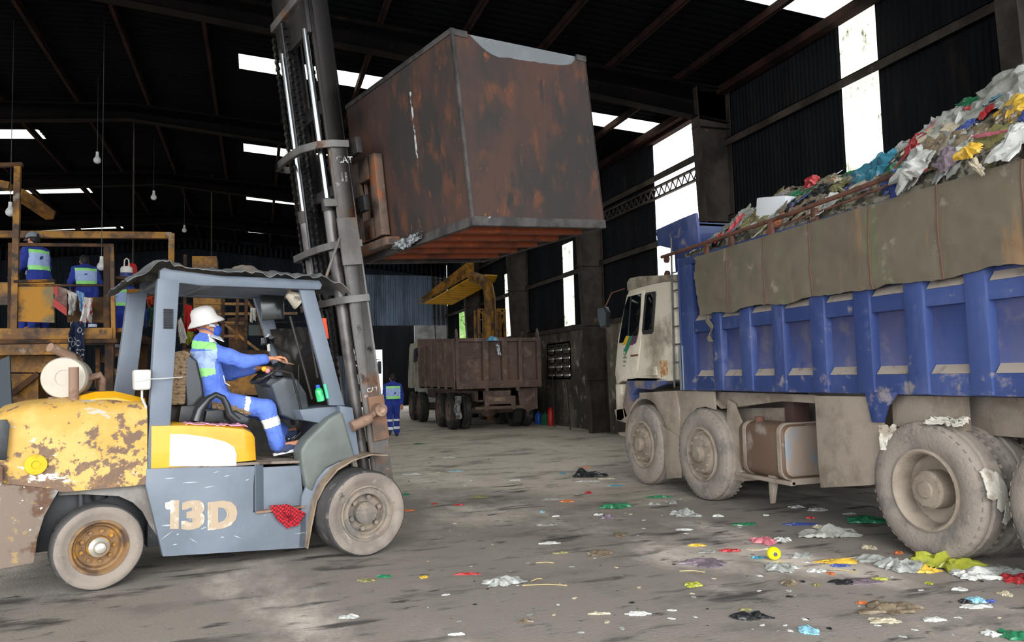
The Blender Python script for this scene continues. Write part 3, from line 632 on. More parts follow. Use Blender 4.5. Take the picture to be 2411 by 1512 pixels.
# seat
def rb(p, m, name, par=None, bv=.03, seg=4): return fo(name, MB().hexa([FL(*q) for q in p]), m, par, bevel=bv, seg=seg)
SVc = .33; SVf = .85
bk = [fp(441,995,SVc), fp(489,985,SVc), fp(478,900,SVc), fp(466,850,SVc), fp(446,832,SVc), fp(432,840,SVc), fp(434,900,SVc)]
bk = [(u, z) for u, z in bk]
fo('seat_back', MB().prism([FL(u, SVc, z) for u, z in bk], FV*(SVf-SVc)), g_vinyl, bevel=.03, seg=4)
cv_ = [fp(404,955,SVc-.03), fp(438,953,SVc-.03), fp(441,880,SVc-.03), fp(442,845,SVc-.03), fp(455,833,SVc-.03), fp(436,824,SVc-.03), fp(412,834,SVc-.03), fp(402,890,SVc-.03)]
fo('seat_cover', MB().prism([FL(u, SVc-.01, z) for u, z in cv_], FV*(SVf-SVc+.03)), g_mat, bevel=.02, seg=3)
cu_ = [fp(470,1000,SVc), fp(585,1002,SVc), fp(592,985,SVc), fp(560,968,SVc), fp(480,960,SVc)]
fo('seat_cushion', MB().prism([FL(u, SVc, z) for u, z in cu_], FV*(SVf-SVc)), g_vinyl, bevel=.025, seg=4)
cu2 = [fp(500,962,SVc), fp(590,978,SVc), fp(600,968,SVc), fp(575,956,SVc), fp(500,946,SVc)]
fo('seat_mat', MB().prism([FL(u, SVc+.02, z) for u, z in cu2], FV*(SVf-SVc-.04)), g_mat, bevel=.012)
u, z = fp(408,965,.3); fo('seat_bracket', MB().hexa([FL(*q) for q in ((.60,.25,1.22),(.80,.25,1.22),(.80,.85,1.22),(.60,.85,1.22),(.62,.25,1.36),(.76,.25,1.36),(.76,.85,1.36),(.62,.85,1.36))]), g_blk, bevel=.02)
va = .24
arm = [fp(462,992,va), fp(470,965,va), fp(490,940,va), fp(508,929,va), fp(525,937,va), fp(535,955,va), fp(540,975,va), fp(560,992,va)]
ar_ = fo('armrest', MB().tube([FL(u, va, z) for u, z in arm], [.05, .045, .032, .026, .026, .028, .035, .035], 14), g_vinyl)
a = fp(505,980,va); obj('buckle', MB().hexa([FL(a[0]+x, va+.02+y, a[1]+zz) for x, y, zz in ((-.08,0,-.05),(.09,0,-.05),(.09,.06,-.05),(-.08,.06,-.05),(-.06,0,.05),(.08,0,.05),(.08,.06,.05),(-.06,.06,.05))]), g_blk, ar_, bevel=.012)
fo('armrest', MB().tube([FL(u, 1.0, z) for u, z in [(q[0], q[1]) for q in arm]], [.05, .045, .032, .026, .026, .028, .035, .035], 14), g_vinyl)
# dash cowl, column, wheel
vd = .32
cw_ = [fp(638,905,vd), fp(668,888,vd), fp(700,892,vd), fp(722,925,vd), fp(728,958,vd), fp(700,992,vd), fp(665,978,vd), fp(650,940,vd)]
fo('dash_cowl', MB().prism([FL(u, vd, z) for u, z in cw_], FV*.55), mat('dash_plastic', '#4c5258', .4, layers=[('#3a3e42', 3, .5, .15), ('#6f746f', 4, .64, .08)]), bevel=.02, seg=3)
fo('instrument_box', MB().prism([FL(u, vd+.03, z) for u, z in (fp(628,903,vd), fp(640,890,vd), fp(675,893,vd), fp(668,916,vd), fp(640,912,vd))], FV*.3), g_blk, bevel=.012)
sc_ = FL(*((lambda uz: (uz[0], .55, uz[1]))(fp(632,876,.55)))); an = Vector((FU.x*-.55, FU.y*-.55, .83)).normalized()
q = MB(); e1 = FV; e2 = an.cross(e1)
ring = [sc_+(e1*math.cos(t)+e2*math.sin(t))*.175 for t in [2*math.pi*k/40 for k in range(41)]]
q.tube(ring, .016, 10, cap=False)
for t in (.5, 2.6, 4.7): q.tube([sc_-an*.02, sc_+(e1*math.cos(t)+e2*math.sin(t))*.175], .014, 8)
q.ball(sc_-an*.01, .045, sc=(1,1,.6)); stw = fo('steering_wheel', q, g_blk)
obj('spinner_knob', MB().ball(sc_+e1*-.12+e2*-.12+an*.04, .028), g_blk, stw)
fo('steering_column', MB().tube([sc_-an*.02, sc_-an*.20, FL(1.72, .55, 1.15)], [.03, .045, .06], 12), g_blk)
# levers
lv = fo('lever_frame', MB().tube([FL(*((lambda uz: (uz[0], .22, uz[1]))(fp(x, y, .22)))) for x, y in ((632,872), (670,875), (687,880), (700,930), (712,978))], .011, 8), g_mast)
for (x, y), cc in (((622,869), '#e8b020'), ((630,873), '#e48a92')):
    u, z = fp(x, y, .22); obj('lever_knob', MB().ball(FL(u, .22, z), .024), mat('knob_%s' % cc[1:], cc, .4), lv)
for x0, y0, x1, y1, vv in ((688,850,668,812,.45),): pass
a, b2 = fp(664,850,.30), fp(692,858,.30)
fo('hydraulic_lever', MB().tube([FL(a[0]-.03, .30, a[1]+.01), FL(a[0]+.02, .30, a[1]-.012), FL(b2[0]-.02, .30, b2[1]+.004), FL(b2[0], .30, b2[1])], [.014, .014, .005, .005], 10), g_rust)
fo('thin_rod', MB().tube([FL(fp(703,860,.3)[0], .3, fp(703,860,.3)[1]), FL(fp(705,940,.3)[0], .3, fp(705,940,.3)[1])], .004, 6), g_blk)
u, z = fp(628,802,.85); ph = fo('phone_mount', MB().hexa([FL(u+x, .85+y, z+zz) for x, y, zz in ((-.055,0,-.05),(.075,0,-.03),(.075,.012,-.03),(-.055,.012,-.05),(-.055,0,.025),(.075,0,.045),(.075,.012,.045),(-.055,.012,.025))]), mat('phone_glass', '#060708', .1), bevel=.004)
obj('mount_arm', MB().tube([FL(u+.02,.86,z-.03), FL(u+.03,.88,z-.1)], .015).tube([FL(u+.0,.86,z+.03), FL(u+.03,.88,z+.06)], .012), g_wht, ph)
# work lamp and mirrors, dark film windscreen
u, z = fp(642,722,.75); mr_ = fo('mirror', MB().hexa([FL(u+x, .75+y, z+zz) for x, y, zz in ((-.10,0,-.14),(.10,-.05,-.12),(.10,-.02,-.12),(-.10,.03,-.14),(-.12,0,.14),(.10,-.05,.15),(.10,-.02,.15),(-.12,.03,.14))]), mat('dark_mirror', '#3a3d3c', .15, .5), bevel=.012)
obj('mirror_bracket', MB().tube([FL(u-.1, .74, z+.1), FL(u-.13, .74, z+.16), FL(u+.02, .74, z+.19)], .008), g_blk, mr_)
u, z = fp(687,700,.22); hl = MB(); ax = (-FU*.15+Vector((0,0,-1))*.35+FU*.75).normalized()
hl.lathe(FL(u-.04, .22, z+.03), ax, [(.001, -.01), (.035, 0), (.055, .05), (.075, .10), (.085, .115), (.085, .13), (.07, .125), (.001, .115)], 20)
hm = fo('work_lamp', hl, mat('dusty_lamp', '#a79e8c', .6, layers=[('#5f574b', 10, .55, .08)]))
obj('lamp_bracket', MB().tube([FL(u-.03,.22,z+.02), FL(u+.0,.22,z+.12)], .02, 8), g_rust, hm)
q = MB().grid(lambda a, c: FL(1.58+.30*a+.22*(1-c)+.02*math.sin(c*9)*math.sin(a*4), .45+.5*(1-a), 1.28+.78*c+.02*fbm(a*4, c*4)), 14, 18, thick=(.003, 0, 0))
fo('windscreen_film', q, g_gls)
for (x0, y0, x1, y1) in ((683, 745, 735, 940), (728, 780, 748, 890)):
    a, b2 = fp(x0, y0, .3), fp(x1, y1, .3); fo('guard_strut', MB().tube([FL(a[0], .3, a[1]), FL(b2[0], .3, b2[1])], .012, 8), g_mast)
u, z = fp(768,772,.12); fo('orange_reflector', MB().hexa([FL(u+x, .13+y, z+zz) for x, y, zz in ((-.0,0,-.10),(.03,0,-.10),(.03,.02,-.10),(-.0,.02,-.10),(-.035,0,.09),(.005,0,.09),(.005,.02,.09),(-.035,.02,.09))]), mat('orange_plastic', '#d2461c', .5), bevel=.003)
# front fender, tower and floor
vn2 = VS-.05
fd = [fp(712,1102,vn2), fp(708,1062,vn2), fp(722,1037,vn2), fp(752,1008,vn2), fp(775,985,vn2), fp(806,968,vn2), fp(838,1080,vn2), fp(800,1088,vn2), fp(770,1103,vn2), fp(748,1130,vn2), fp(736,1160,vn2), fp(722,1150,vn2)]
fo('front_cowl', MB().prism([FL(u, vn2, z) for u, z in fd], FV*.22), g_green, bevel=.03, seg=4)
fd2 = [fp(725,1138,vn2), fp(742,1130,vn2), fp(770,1103,vn2), fp(800,1088,vn2), fp(838,1078,vn2), fp(838,1084,vn2), fp(800,1095,vn2), fp(772,1112,vn2), fp(748,1145,vn2), fp(733,1190,vn2), fp(726,1250,vn2), fp(722,1290,vn2), fp(704,1290,vn2), fp(712,1170,vn2)]
fo('cowl_edge', MB().prism([FL(u, vn2+.01, z) for u, z in fd2], FV*.03), g_lgrey, bevel=.004)
arch = [fp(720,1291,vn2), fp(728,1235,vn2), fp(737,1180,vn2), fp(755,1140,vn2), fp(782,1105,vn2), fp(820,1082,vn2), fp(860,1070,vn2), fp(900,1071,vn2)]
q = MB(); secs = []
for i, (u, z) in enumerate(arch):
    w = .28 if i > 3 else .20+.02*i
    secs.append([FL(u, vn2-w+.14, z), FL(u, vn2+.2, z), FL(u-.01, vn2+.2, z+.012), FL(u-.01, vn2-w+.14, z+.012)])
loft(q, secs); fo('mudguard', q, mat('worn_mudguard', '#94816c', .7, layers=[('#77695a', 5, .55, .08), ('#b3a48e', 8, .66, .04)]), ang=50)
tw = [fp(800,955,vn2+.02), fp(832,960,vn2+.02), fp(846,1060,vn2+.02), fp(850,1082,vn2+.02), fp(820,1082,vn2+.02)]
fo('front_tower', MB().prism([FL(u, vn2+.03, z) for u, z in tw], FV*.16), g_grey, bevel=.012)
fo('front_tower', MB().prism([FL(u, 1.0, z) for u, z in tw], FV*.14), g_grey, bevel=.012)
pan = [fp(705,965,.14), fp(800,955,.14), fp(806,985,.14), fp(770,1000,.14), fp(715,990,.14)]
fo('dash_shelf', MB().prism([FL(u, .14, z) for u, z in pan], FV*.9), g_grey, bevel=.01)
fo('front_bulkhead', MB().hexa([FL(*q) for q in ((1.80,.18,.83),(1.86,.18,.83),(1.86,1.08,.83),(1.80,1.08,.83),(1.75,.18,1.2),(1.82,.18,1.2),(1.82,1.08,1.2),(1.75,1.08,1.2))]), g_blk)
q = MB()
for vv in (.45, .62, .8): q.tube([FL(1.78, vv, 1.05), FL(1.7, vv, .98), FL(1.62, vv, .96)], .015, 8); q.hexa([FL(1.58+x, vv+y, .93+zz) for x, y, zz in ((0,-.04,0),(.06,-.04,.06),(.06,.04,.06),(0,.04,0),(-.01,-.04,.02),(.05,-.04,.08),(.05,.04,.08),(-.01,.04,.02))])
fo('pedal', q, g_blk)

# ------------------------------------------------------------------ mast (still part of the forklift)
TI = math.atan(.131); MA = (Vector((0,0,1))*math.cos(TI)-FU*math.sin(TI)).normalized(); MN = (FU*math.cos(TI)+Vector((0,0,1))*math.sin(TI)).normalized()
MO = FL(2.48, 0, .60)       # front edge of the outer rail near its foot
def ML(n, v, a): return MO+MN*n+FV*v+MA*a
def mbox(n0, n1, v0, v1, a0, a1): return MB().hexa([ML(n0,v0,a0), ML(n1,v0,a0), ML(n1,v1,a0), ML(n0,v1,a0), ML(n0,v0,a1), ML(n1,v0,a1), ML(n1,v1,a1), ML(n0,v1,a1)])
def channel(vo, sgn, n0, n1, a0, a1, w=.075, t=.02):  # C section opening inward
    b = MB()
    for x0, x1, y0, y1 in ((n0, n1, 0, t), (n0, n0+t, 0, w), (n1-t, n1, 0, w)):
        lo_, hi_ = sorted((vo+sgn*y0, vo+sgn*y1)); m = mbox(x0, x1, lo_, hi_, a0, a1); b.add(m.v, m.f)
    return b
V1, V2 = .09, 1.11
AT = 3.24
fo('outer_rail', channel(V1, 1, -.175, 0, -.30, AT), g_mastl, bevel=.004); fo('outer_rail', channel(V2, -1, -.175, 0, -.30, AT), g_mastl, bevel=.004)
fo('inner_rail', channel(V1+.08, 1, -.15, .03, 1.2, 4.95), g_mast, bevel=.004); fo('inner_rail', channel(V2-.08, -1, -.15, .03, 1.2, 4.95), g_mast, bevel=.004)
fo('top_crossbar', mbox(-.20, -.16, V1+.10, V2-.06, 4.30, 4.95), g_mast, bevel=.006)
fo('top_crossbar', mbox(-.24, -.15, V1+.08, V2-.04, 4.62, 4.70), g_mastl, bevel=.006)
for a0, h in ((3.55, .13), (1.9, .12), (.2, .16), (2.75, .1)): fo('crossbar', mbox(-.14, -.10, V1+.09, V2-.09, a0, a0+h), g_mast, bevel=.004)
for (x, y) in ((700, 340), (715, 560), (730, 700)):   # bowed tie bars behind the mast
    a0 = {700: 3.17, 715: 2.22, 730: 1.70}[x]; q = MB(); d = .40 if x == 700 else .33; H2 = .065
    outl = [(0, V1-.03), (-.16, V1-.035), (-.28, V1+.02), (-d, V1+.22), (-d-.02, .6), (-d, V2-.05), (-.25, V2+.06), (0, V2+.05)]
    inn = [(0, V1+.0), (-.16, V1-.005), (-.26, V1+.06), (-d+.045, V1+.24), (-d+.03, .6), (-d+.045, V2-.08), (-.24, V2+.03), (0, V2+.02)]
    n_ = len(outl)
    for i in range(n_-1):
        q.hexa([ML(outl[i][0], outl[i][1], a0), ML(outl[i+1][0], outl[i+1][1], a0), ML(inn[i+1][0], inn[i+1][1], a0), ML(inn[i][0], inn[i][1], a0),
                ML(outl[i][0], outl[i][1], a0+H2), ML(outl[i+1][0], outl[i+1][1], a0+H2), ML(inn[i+1][0], inn[i+1][1], a0+H2), ML(inn[i][0], inn[i][1], a0+H2)])
    fo('tie_bar', q, g_mastl)
for vv in (.27, .93):   # lift cylinders
    n_ = -.20
    fo('cylinder_barrel', MB().tube([ML(n_, vv, -.1), ML(n_, vv, 2.66)], .055, 18), g_cyl)
    fo('cylinder_gland', MB().tube([ML(n_, vv, 2.60), ML(n_, vv, 2.72)], .066, 18), g_mast)
    fo('piston_rod', MB().tube([ML(n_, vv, 2.6), ML(n_, vv, 4.35)], .031, 18), g_chr)
q = mbox(-.22, -.02, V1-.035, V1-.005, 2.05, 2.50); fo('rail_bracket', q, g_mastl, bevel=.01)
q = mbox(-.3, -.1, V1+.02, V1+.05, 2.62, 2.69); fo('gland_clamp', q, g_mastl, bevel=.004)
def chain(vv, n_, a0, a1, w=.035):
    q = MB(); a = a0
    k = 0
    while a < a1:
        s_ = .35 if k % 2 else 1.0; m = mbox(n_-.014, n_+.014, vv-w*s_, vv+w*s_, a, a+.034); q.add(m.v, m.f); a += .038; k += 1
    return q
g_chain = mat('greasy_chain', '#2c2a29', .25, .7)
for vv, n_ in ((.66, -.24), (.72, -.16), (1.12, -.20), (.40, -.12)): fo('lift_chain', chain(vv, n_, 1.0 if vv < 1 else .9, 4.55), g_chain, smooth=False)
for vv, n_ in ((.80, -.22), (.765, -.24), (.50, -.1), (1.0, -.12)): fo('hydraulic_hose', MB().tube([ML(n_, vv, .4), ML(n_-.015, vv+.01, 1.6), ML(n_, vv, 3.0), ML(n_+.01, vv, 4.6)], .014, 8), g_blk)
a, b2 = fp(775,640,.05), fp(800,560,.05)
fo('guard_strut', MB().tube([FL(a[0]-.03, .05, a[1]-.05), FL(b2[0], .05, b2[1])], .014, 8), g_mastl)
# carriage and forks going under the box
fo('carriage', MB().add(*(lambda m: (m.v, m.f))(mbox(.04, .10, V1-.1, V2+.1, 2.55, 2.70))).add(*(lambda m: (m.v, m.f))(mbox(.04, .10, V1-.1, V2+.1, 3.10, 3.25))).add(*(lambda m: (m.v, m.f))(mbox(.0, .09, V1+.15, V1+.27, 2.5, 3.3))).add(*(lambda m: (m.v, m.f))(mbox(.0, .09, V2-.27, V2-.15, 2.5, 3.3))), g_mast, bevel=.006)
# tilt cylinder
tc0 = [fp(828,1005,-.0), fp(868,985,-.0), fp(893,965,-.0)]
tl = fo('tilt_cylinder', MB().tube([FL(tc0[0][0], .0, tc0[0][1]), FL(tc0[1][0]+.02, .0, tc0[1][1])], .05, 16).tube([FL(tc0[1][0], .0, tc0[1][1]), FL(tc0[2][0], .0, tc0[2][1])], .028, 12), g_rust)
obj('pivot_pin', MB().tube([FL(tc0[2][0], -.05, tc0[2][1]), FL(tc0[2][0], .1, tc0[2][1])], .06, 16).tube([FL(tc0[2][0], -.07, tc0[2][1]), FL(tc0[2][0], -.05, tc0[2][1])], .03, 10), g_rust, tl)
fo('pivot_plate', mbox(-.15, .01, V1-.03, V1, .38, .80), mat('rusty_plate', '#7a5c48', .8, layers=[('#5a4b41', 4, .52, .08)]), bevel=.005)
def mtext(s, px, py, size, wid=1.0):
    v = V1-.006; q = onp(px, py, FO+FV*v, FV)
    return fo('rail_lettering', text_mb(s, q, MN, MA, size, .003, True, wid), mat('white_stencil', '#b9b9b6', .7, layers=[('#5a5856', 14, .55, .05)]), fixn=False, smooth=False)
mtext('CAT', 792, 383, .085); mtext('II', 802, 427, .12, 1.3); mtext('CAT', 864, 925, .06)
# ------------------------------------------------------------------ blue dump truck
t_blue = mat('worn_blue_paint', '#324375', .45, layers=[('#3f5185', 1.1, .54, .1, (1,1,.6)), ('#5f6590', 2.4, .63, .10, (1,1,.5), .8), ('#2c3f74', 4, .66, .06), ('#c8c0b4', 16, .745, .02, (1,.5,1)), ('#8c8488', 5, .66, .06, (1,1,1), .9, (1.25, 1.6, .10))], coat=.15)
t_panel = mat('dusty_blue_panel', '#5d618a', .7, layers=[('#44568f', 2.2, .52, .12, (1,1,.5)), ('#77758c', 4, .60, .08), ('#3a4a80', 6, .68, .04)])
t_ledge = mat('dust_on_ledge', '#a3978b', .95, layers=[('#7f766f', 6, .6, .08)])
t_tarp = mat('muddy_tarpaulin', '#6f6757', .9, layers=[('#6a6152', 1.2, .52, .12, (1,.6,1)), ('#8a6f52', 2, .62, .06, (1,2.5,.3)), ('#6f7353', 1.6, .64, .08, (1,1.3,.4)), ('#8f8776', 5, .66, .06)], bump=.4, bscale=12)
t_mud = mat('dried_mud', '#a09384', .95, layers=[('#857869', 2.2, .53, .1), ('#a09385', 7, .62, .06), ('#6f6459', 12, .70, .03)], bump=.6, bscale=70)
t_cream = mat('chipped_cream_paint', '#ddd4c0', .5, layers=[('#b5aa95', 1.6, .56, .1), ('#7a4a2c', 5, .70, .025), ('#8d8272', 1.1, .6, .08, (1,1,1), None, (1.2, 1.7, .1))])
t_glass = mat('cab_glass', '#0c1114', .06, spec=.9)
t_rubber = mat('window_rubber', '#2e2c2a', .7)
t_tank = mat('brown_fuel_tank', '#6b5546', .35, layers=[('#8e8076', 3, .62, .05, (1,1,1), .9), ('#b2927a', 2, .66, .05)])
t_tankend = mat('scraped_tank_end', '#a08d7d', .6, layers=[('#8b939b', 2.2, .5, .06), ('#7a6250', 3, .64, .05)])
t_rail = mat('rusty_rail', '#6e4a3c', .8, layers=[('#4a332c', 5, .55, .08)])
TX, TX2 = 5.05, 7.5
YB0, YB1, ZB0, ZB1 = 1.9, 8.42, 1.30, 2.94
TR = thing('dump_truck', 'blue muddy dump truck with cream cab, heaped with rubbish', 'truck', (6.27, 6, 0))
def to(name, b, m, par=None, **k): return obj(name, b, m, par or TR, **k)
b = MB(); S = .055
b.box((TX+S, YB0, ZB0), (TX+S+.03, YB1, ZB1))
b.box((TX2-.05, YB0, ZB0), (TX2, YB1, ZB1)); b.box((TX+S, YB1-.06, ZB0), (TX2, YB1, ZB1)); b.box((TX+S, YB0, ZB0), (TX2, YB0+.06, ZB1)); b.box((TX+S, YB0, ZB0), (TX2, YB1, ZB0+.06))
to('bed', b, t_panel, bevel=.006)
yy = lambda px: gx(px, 830, TX).y
ribs = [(yy(1610), yy(1638)), (yy(1682), yy(1702)), (yy(1748), yy(1772)), (yy(1825), yy(1850)), (yy(1915), yy(1948)), (yy(2019), yy(2057)), (yy(2140), yy(2185)), (yy(2285), yy(2335)), (3.75, 3.55), (3.05, 2.85), (2.4, 2.2)]
to('side_rail', MB().box((TX+.0, YB0, ZB0), (TX+S+.01, YB1, 1.47)), t_blue, bevel=.008)
to('side_rail', MB().box((TX+.0, YB0, 2.0), (TX+S+.01, yy(1638), 2.14)), t_blue, bevel=.008)
to('side_rail', MB().box((TX-.01, YB0, 2.84), (TX+S+.01, YB1, ZB1)), t_blue, bevel=.008)
to('side_post', MB().box((TX-.005, yy(1636), ZB0), (TX+S+.01, YB1, ZB1+.0)), t_blue, bevel=.008)
for y1, y0 in ribs[1:]:
    to('side_rib', MB().prism([(TX+S+.01, y1+.015, ZB0+.01), (TX-.02, y1, ZB0+.01), (TX-.02, y0, ZB0+.01), (TX+S+.01, y0-.015, ZB0+.01)], (0, 0, 1.6)), t_blue, bevel=.004)
gaps = [(ribs[i][1], ribs[i+1][0]) for i in range(len(ribs)-1)]
for y1, y0 in gaps:     # dusty sloping ledges at the foot of each recess
    for z in (1.47, 2.14):
        to('ledge', MB().prism([(TX, y0+.02, z), (TX+S, y0+.02, z), (TX+S, y0+.02, z+.07)], (0, y1-y0-.04, 0)), t_ledge, smooth=False)
to('edge_plate', MB().box((TX-.012, YB1-.02, 1.30), (TX-.004, YB1+.07, 1.85)), mat('galvanised_strip', '#9aa5b4', .4, .4), bevel=.002)
to('edge_plate', MB().box((TX-.012, YB1, 1.30), (TX+.05, YB1+.02, 2.95)), t_blue, bevel=.002)
# head board and cab guard
hb = [gx(1545,541,TX+.1), gx(1600,516,TX+.1), gx(1637,501,TX+.1), gx(1643,545,TX+.1), gx(1648,600,TX+.1), gx(1590,640,TX+.1), gx(1588,600,TX+.1), gx(1578,585,TX+.1), gx(1548,578,TX+.1)]
to('cab_guard', MB().prism(hb, (.04, 0, 0)), t_blue, bevel=.006)
to('cab_guard', MB().box((TX+.12, YB1+.0, 2.9), (TX2-.1, YB1+.05, 3.42)).box((TX+.12, YB1, 3.38), (TX2-.1, YB1+.75, 3.43)), t_blue, bevel=.006)
for k in range(3):
    to('guard_bolt', MB().tube([(TX+.09, 8.9-.0, 3.02-.2*k), (TX+.13, 8.9, 3.02-.2*k)], .05, 10), t_rail)
# rail along the side, brackets
rl = to('top_rail', MB().tube([(TX-.02, 8.80, 3.03), (TX-.03, 7.5, 3.04), (TX-.02, 6.2, 3.07), (TX-.02, 4.9, 3.12)], .022, 10), t_rail)
to('top_rail', MB().tube([(TX-.01, 6.6, 2.98), (TX-.02, 5.4, 3.02), (TX-.02, 4.9, 3.06)], .012, 8), t_rail)
for y in (7.75, 7.25, 6.55, 5.9): to('rail_bracket', MB().box((TX-.04, y-.035, 2.88), (TX-.005, y+.035, 3.05)), t_rail, bevel=.003)
# tarpaulin hanging over the side
def tarpf(a, c):
    y = 8.0-5.8*a; z1 = 2.90+.05*a; z0 = 2.19+.03*a+.02*math.sin(a*40)*abs(math.sin(a*7))+.02*fbm(a*18, 2); z = z0+(z1-z0)*c
    seam = min(abs((y-q)) for q in (7.3, 6.65, 5.95, 5.2, 4.5, 3.8, 3.1))
    y += .10*(1-c)*max(0, 1-a*12)*-1.0+ (.05*fbm(c*4, 1, 2) if a < .01 else 0)
    return Vector((TX-.05-.014*fbm(a*9, c*2.2, 4)-.02*(1-c)*abs(fbm(a*5, c*3, 8))-.012*math.sin(math.pi*c)+.006*math.exp(-(seam/.03)**2), y, z))
tp = to('tarpaulin', MB().grid(tarpf, 150, 22, thick=(.012, 0, 0)), t_tarp)
for y in (7.3, 6.65, 5.95, 5.2, 4.5, 3.8):
    q = [tarpf((8.0-y)/5.8, c/10)+Vector((-.006, 0, 0)) for c in range(11)]; obj('seam', MB().tube(q, .007, 6), mat('seam_rope', '#6a4c40', .9), tp)
to('rag_strip', MB().grid(lambda a, c: (TX-.07-.03*math.sin(a*9+c), 7.72-.05*c-.02*a, 2.17-.30*a), 10, 4, thick=(.01,0,0)), t_tarp)
to('mud_bracket', MB().prism([(TX-.02, 5.40, 1.32), (TX-.02, 5.04, 1.32), (TX-.02, 5.16, 1.2), (TX-.02, 5.22, 1.06), (TX-.02, 5.34, 1.06)], (.03, 0, 0)), t_blue, bevel=.006)
# chassis
b = MB(); b.box((5.75, 2.2, .86), (5.84, 10.1, 1.14)); b.box((6.75, 2.2, .86), (6.84, 10.1, 1.14)); b.box((5.7, 2.3, 1.14), (5.9, 8.4, 1.29)); b.box((6.7, 2.3, 1.14), (6.9, 8.4, 1.29))
for y in (3.6, 4.82, 8.04, 9.52): b.tube([(5.35, y, .54), (7.2, y, .54)], .11, 12)
for y in (2.4, 4.2, 6.0, 7.4, 9.8): b.box((5.8, y-.06, .9), (6.8, y+.06, 1.1))
to('chassis', b, t_mud)
to('under_beam', MB().box((TX+.12, 4.55, 1.02), (TX+.2, 5.25, 1.29)).box((TX+.35, 2.0, .98), (TX+.42, 4.9, 1.28)), t_mud, bevel=.01)
mt_tyre = mat('mud_caked_tyre', '#948a80', .95, layers=[('#7a736c', 4, .55, .10), ('#9d9184', 6, .60, .05), ('#b8ada0', 10, .72, .03)], bump=.8, bscale=35)
def truck_wheel(T, x, y, r, w, dish, sgn=-1, mt=None, mr_=None, dual=False, nuts=10, tyname='tyre'):
    mt = mt or mt_tyre; mr_ = mr_ or t_mud; c = Vector((x, y, r)); ax = Vector((sgn, 0, 0)); A = 0
    def tyre(c):
        b = MB(); jit = lambda j, t: 1+.006*math.sin(t*5+j)+.006*math.sin(t*23+j*1.3)*(j > 2)
        b.lathe(c, ax, [(r*.56, -w+.03), (r*.62, -w+.01), (r*.88, -w), (r*.965, -w+.025), (r*.99, -w+.05), (r*.97, -w*.66), (r, -w*.62), (r, -w*.38), (r*.97, -w*.34), (r*.99, -.05), (r*.965, -.025), (r*.88, 0), (r*.74, .006), (r*.62, -.012), (r*.56, -.03)], 60, jit=jit)
        for k in range(44):
            a = 2*math.pi*k/44; d = Vector((0, math.cos(a), math.sin(a))); e = Vector((0, -math.sin(a), math.cos(a)))
            for s0, s1 in ((-.012, -.065), (-w+.065, -w+.012)):
                p0 = c+ax*s0+d*(r*.945); p1 = c+ax*s1+d*(r*.972)
                b.hexa([p0-e*.017, p0+e*.017, p1+e*.017, p1-e*.017, p0-e*.015+d*.006, p0+e*.015+d*.006, p1+e*.015+d*.006, p1-e*.015+d*.006])
        return obj(tyname, b, mt, T, ang=50)
    tyre(c)
    if dual: tyre(c-ax*(w+.07))
    q = MB(); R0 = r*.57
    if dish: q.lathe(c, ax, [(R0+.015, -.03), (R0+.012, -.002), (R0-.006, .004), (R0-.018, -.006), (R0*.90, -.03), (R0*.86, -.16), (R0*.78, -.18), (R0*.60, -.185), (R0*.001, -.185)], 44)
    else: q.lathe(c, ax, [(R0+.012, -.03), (R0+.01, .0), (R0-.008, .006), (R0-.02, -.008), (R0*.88, -.05), (R0*.80, -.055), (R0*.72, .0), (R0*.55, .012), (R0*.001, .012)], 44)
    rim = obj('rim', q, mr_, T)
    if dish: hb_ = MB().lathe(c, ax, [(.155, -.185), (.15, -.05), (.13, -.03), (.07, -.025), (.06, -.01), (.03, -.008), (.001, -.008)], 26)
    else: hb_ = MB().lathe(c, ax, [(.10, .01), (.095, .05), (.075, .07), (.03, .075), (.001, .072)], 24)
    hub = obj('hub', hb_, mr_, rim)
    for k in range(nuts):
        a = 2*math.pi*k/nuts; rr = R0*.63 if not dish else .128; p = c+Vector((0, math.cos(a), math.sin(a)))*rr+ax*(.012 if not dish else -.04)
        obj('wheel_nut', MB().tube([p-ax*.005, p+ax*(.03 if not dish else .014)], .016 if not dish else .009, 6), mr_, rim)
    return rim
truck_wheel(TR, 5.02, 9.53, .545, .28, False); truck_wheel(TR, 5.02, 8.05, .545, .28, False)
truck_wheel(TR, 5.02, 4.83, .548, .27, True, dual=True); truck_wheel(TR, 5.02, 3.58, .548, .27, True, dual=True)
for y in (9.53, 8.05, 4.83, 3.58): truck_wheel(TR, 7.52, y, .545, .28, y < 6, sgn=1, dual=y < 6, nuts=0)
# cab (faces +y)
def cabloft(T, x0, x1, yr, yf, zb, zt, m, name='cab', dx=0):
    b = MB(); secs = []
    prof = [(yr, zb), (yr, zt-.12), (yr+.05, zt-.03), (yr+.18, zt), (yf-.55, zt+.02), (yf-.42, zt-.04), (yf-.36, zt-.14), (yf-.10, zb+.66), (yf, zb+.30), (yf+.02, zb), (yf-.5, zb), (yr+.5, zb)]
    for x, ins in ((x0+.0, .05), (x0+.02, .02), (x0+.10, 0), (x1-.10, 0), (x1-.02, .02), (x1, .05)):
        cy, cz = (yr+yf)/2, (zb+zt)/2
        secs.append([(x, cy+(y-cy)*(1-ins*.5), cz+(z-cz)*(1-ins*.5)) for y, z in prof])
    return obj(name, loft(b, secs), m, T, ang=40)
CX = 5.12
cabloft(TR, CX, 7.42, 8.66, 10.36, 1.40, 2.78, t_cream)
def panel(T, name, pix, x, th, m, par=None, **k): return obj(name, MB().prism([gx(px, py, x) for px, py in pix], (th, 0, 0)), m, par or T, **k)
xs_ = CX-.012
dr = panel(TR, 'cab_door', [(1476,694), (1516,684), (1514,720), (1508,800), (1500,870), (1492,888), (1472,892), (1452,905), (1448,880), (1455,800)], xs_, .03, t_cream, bevel=.005)
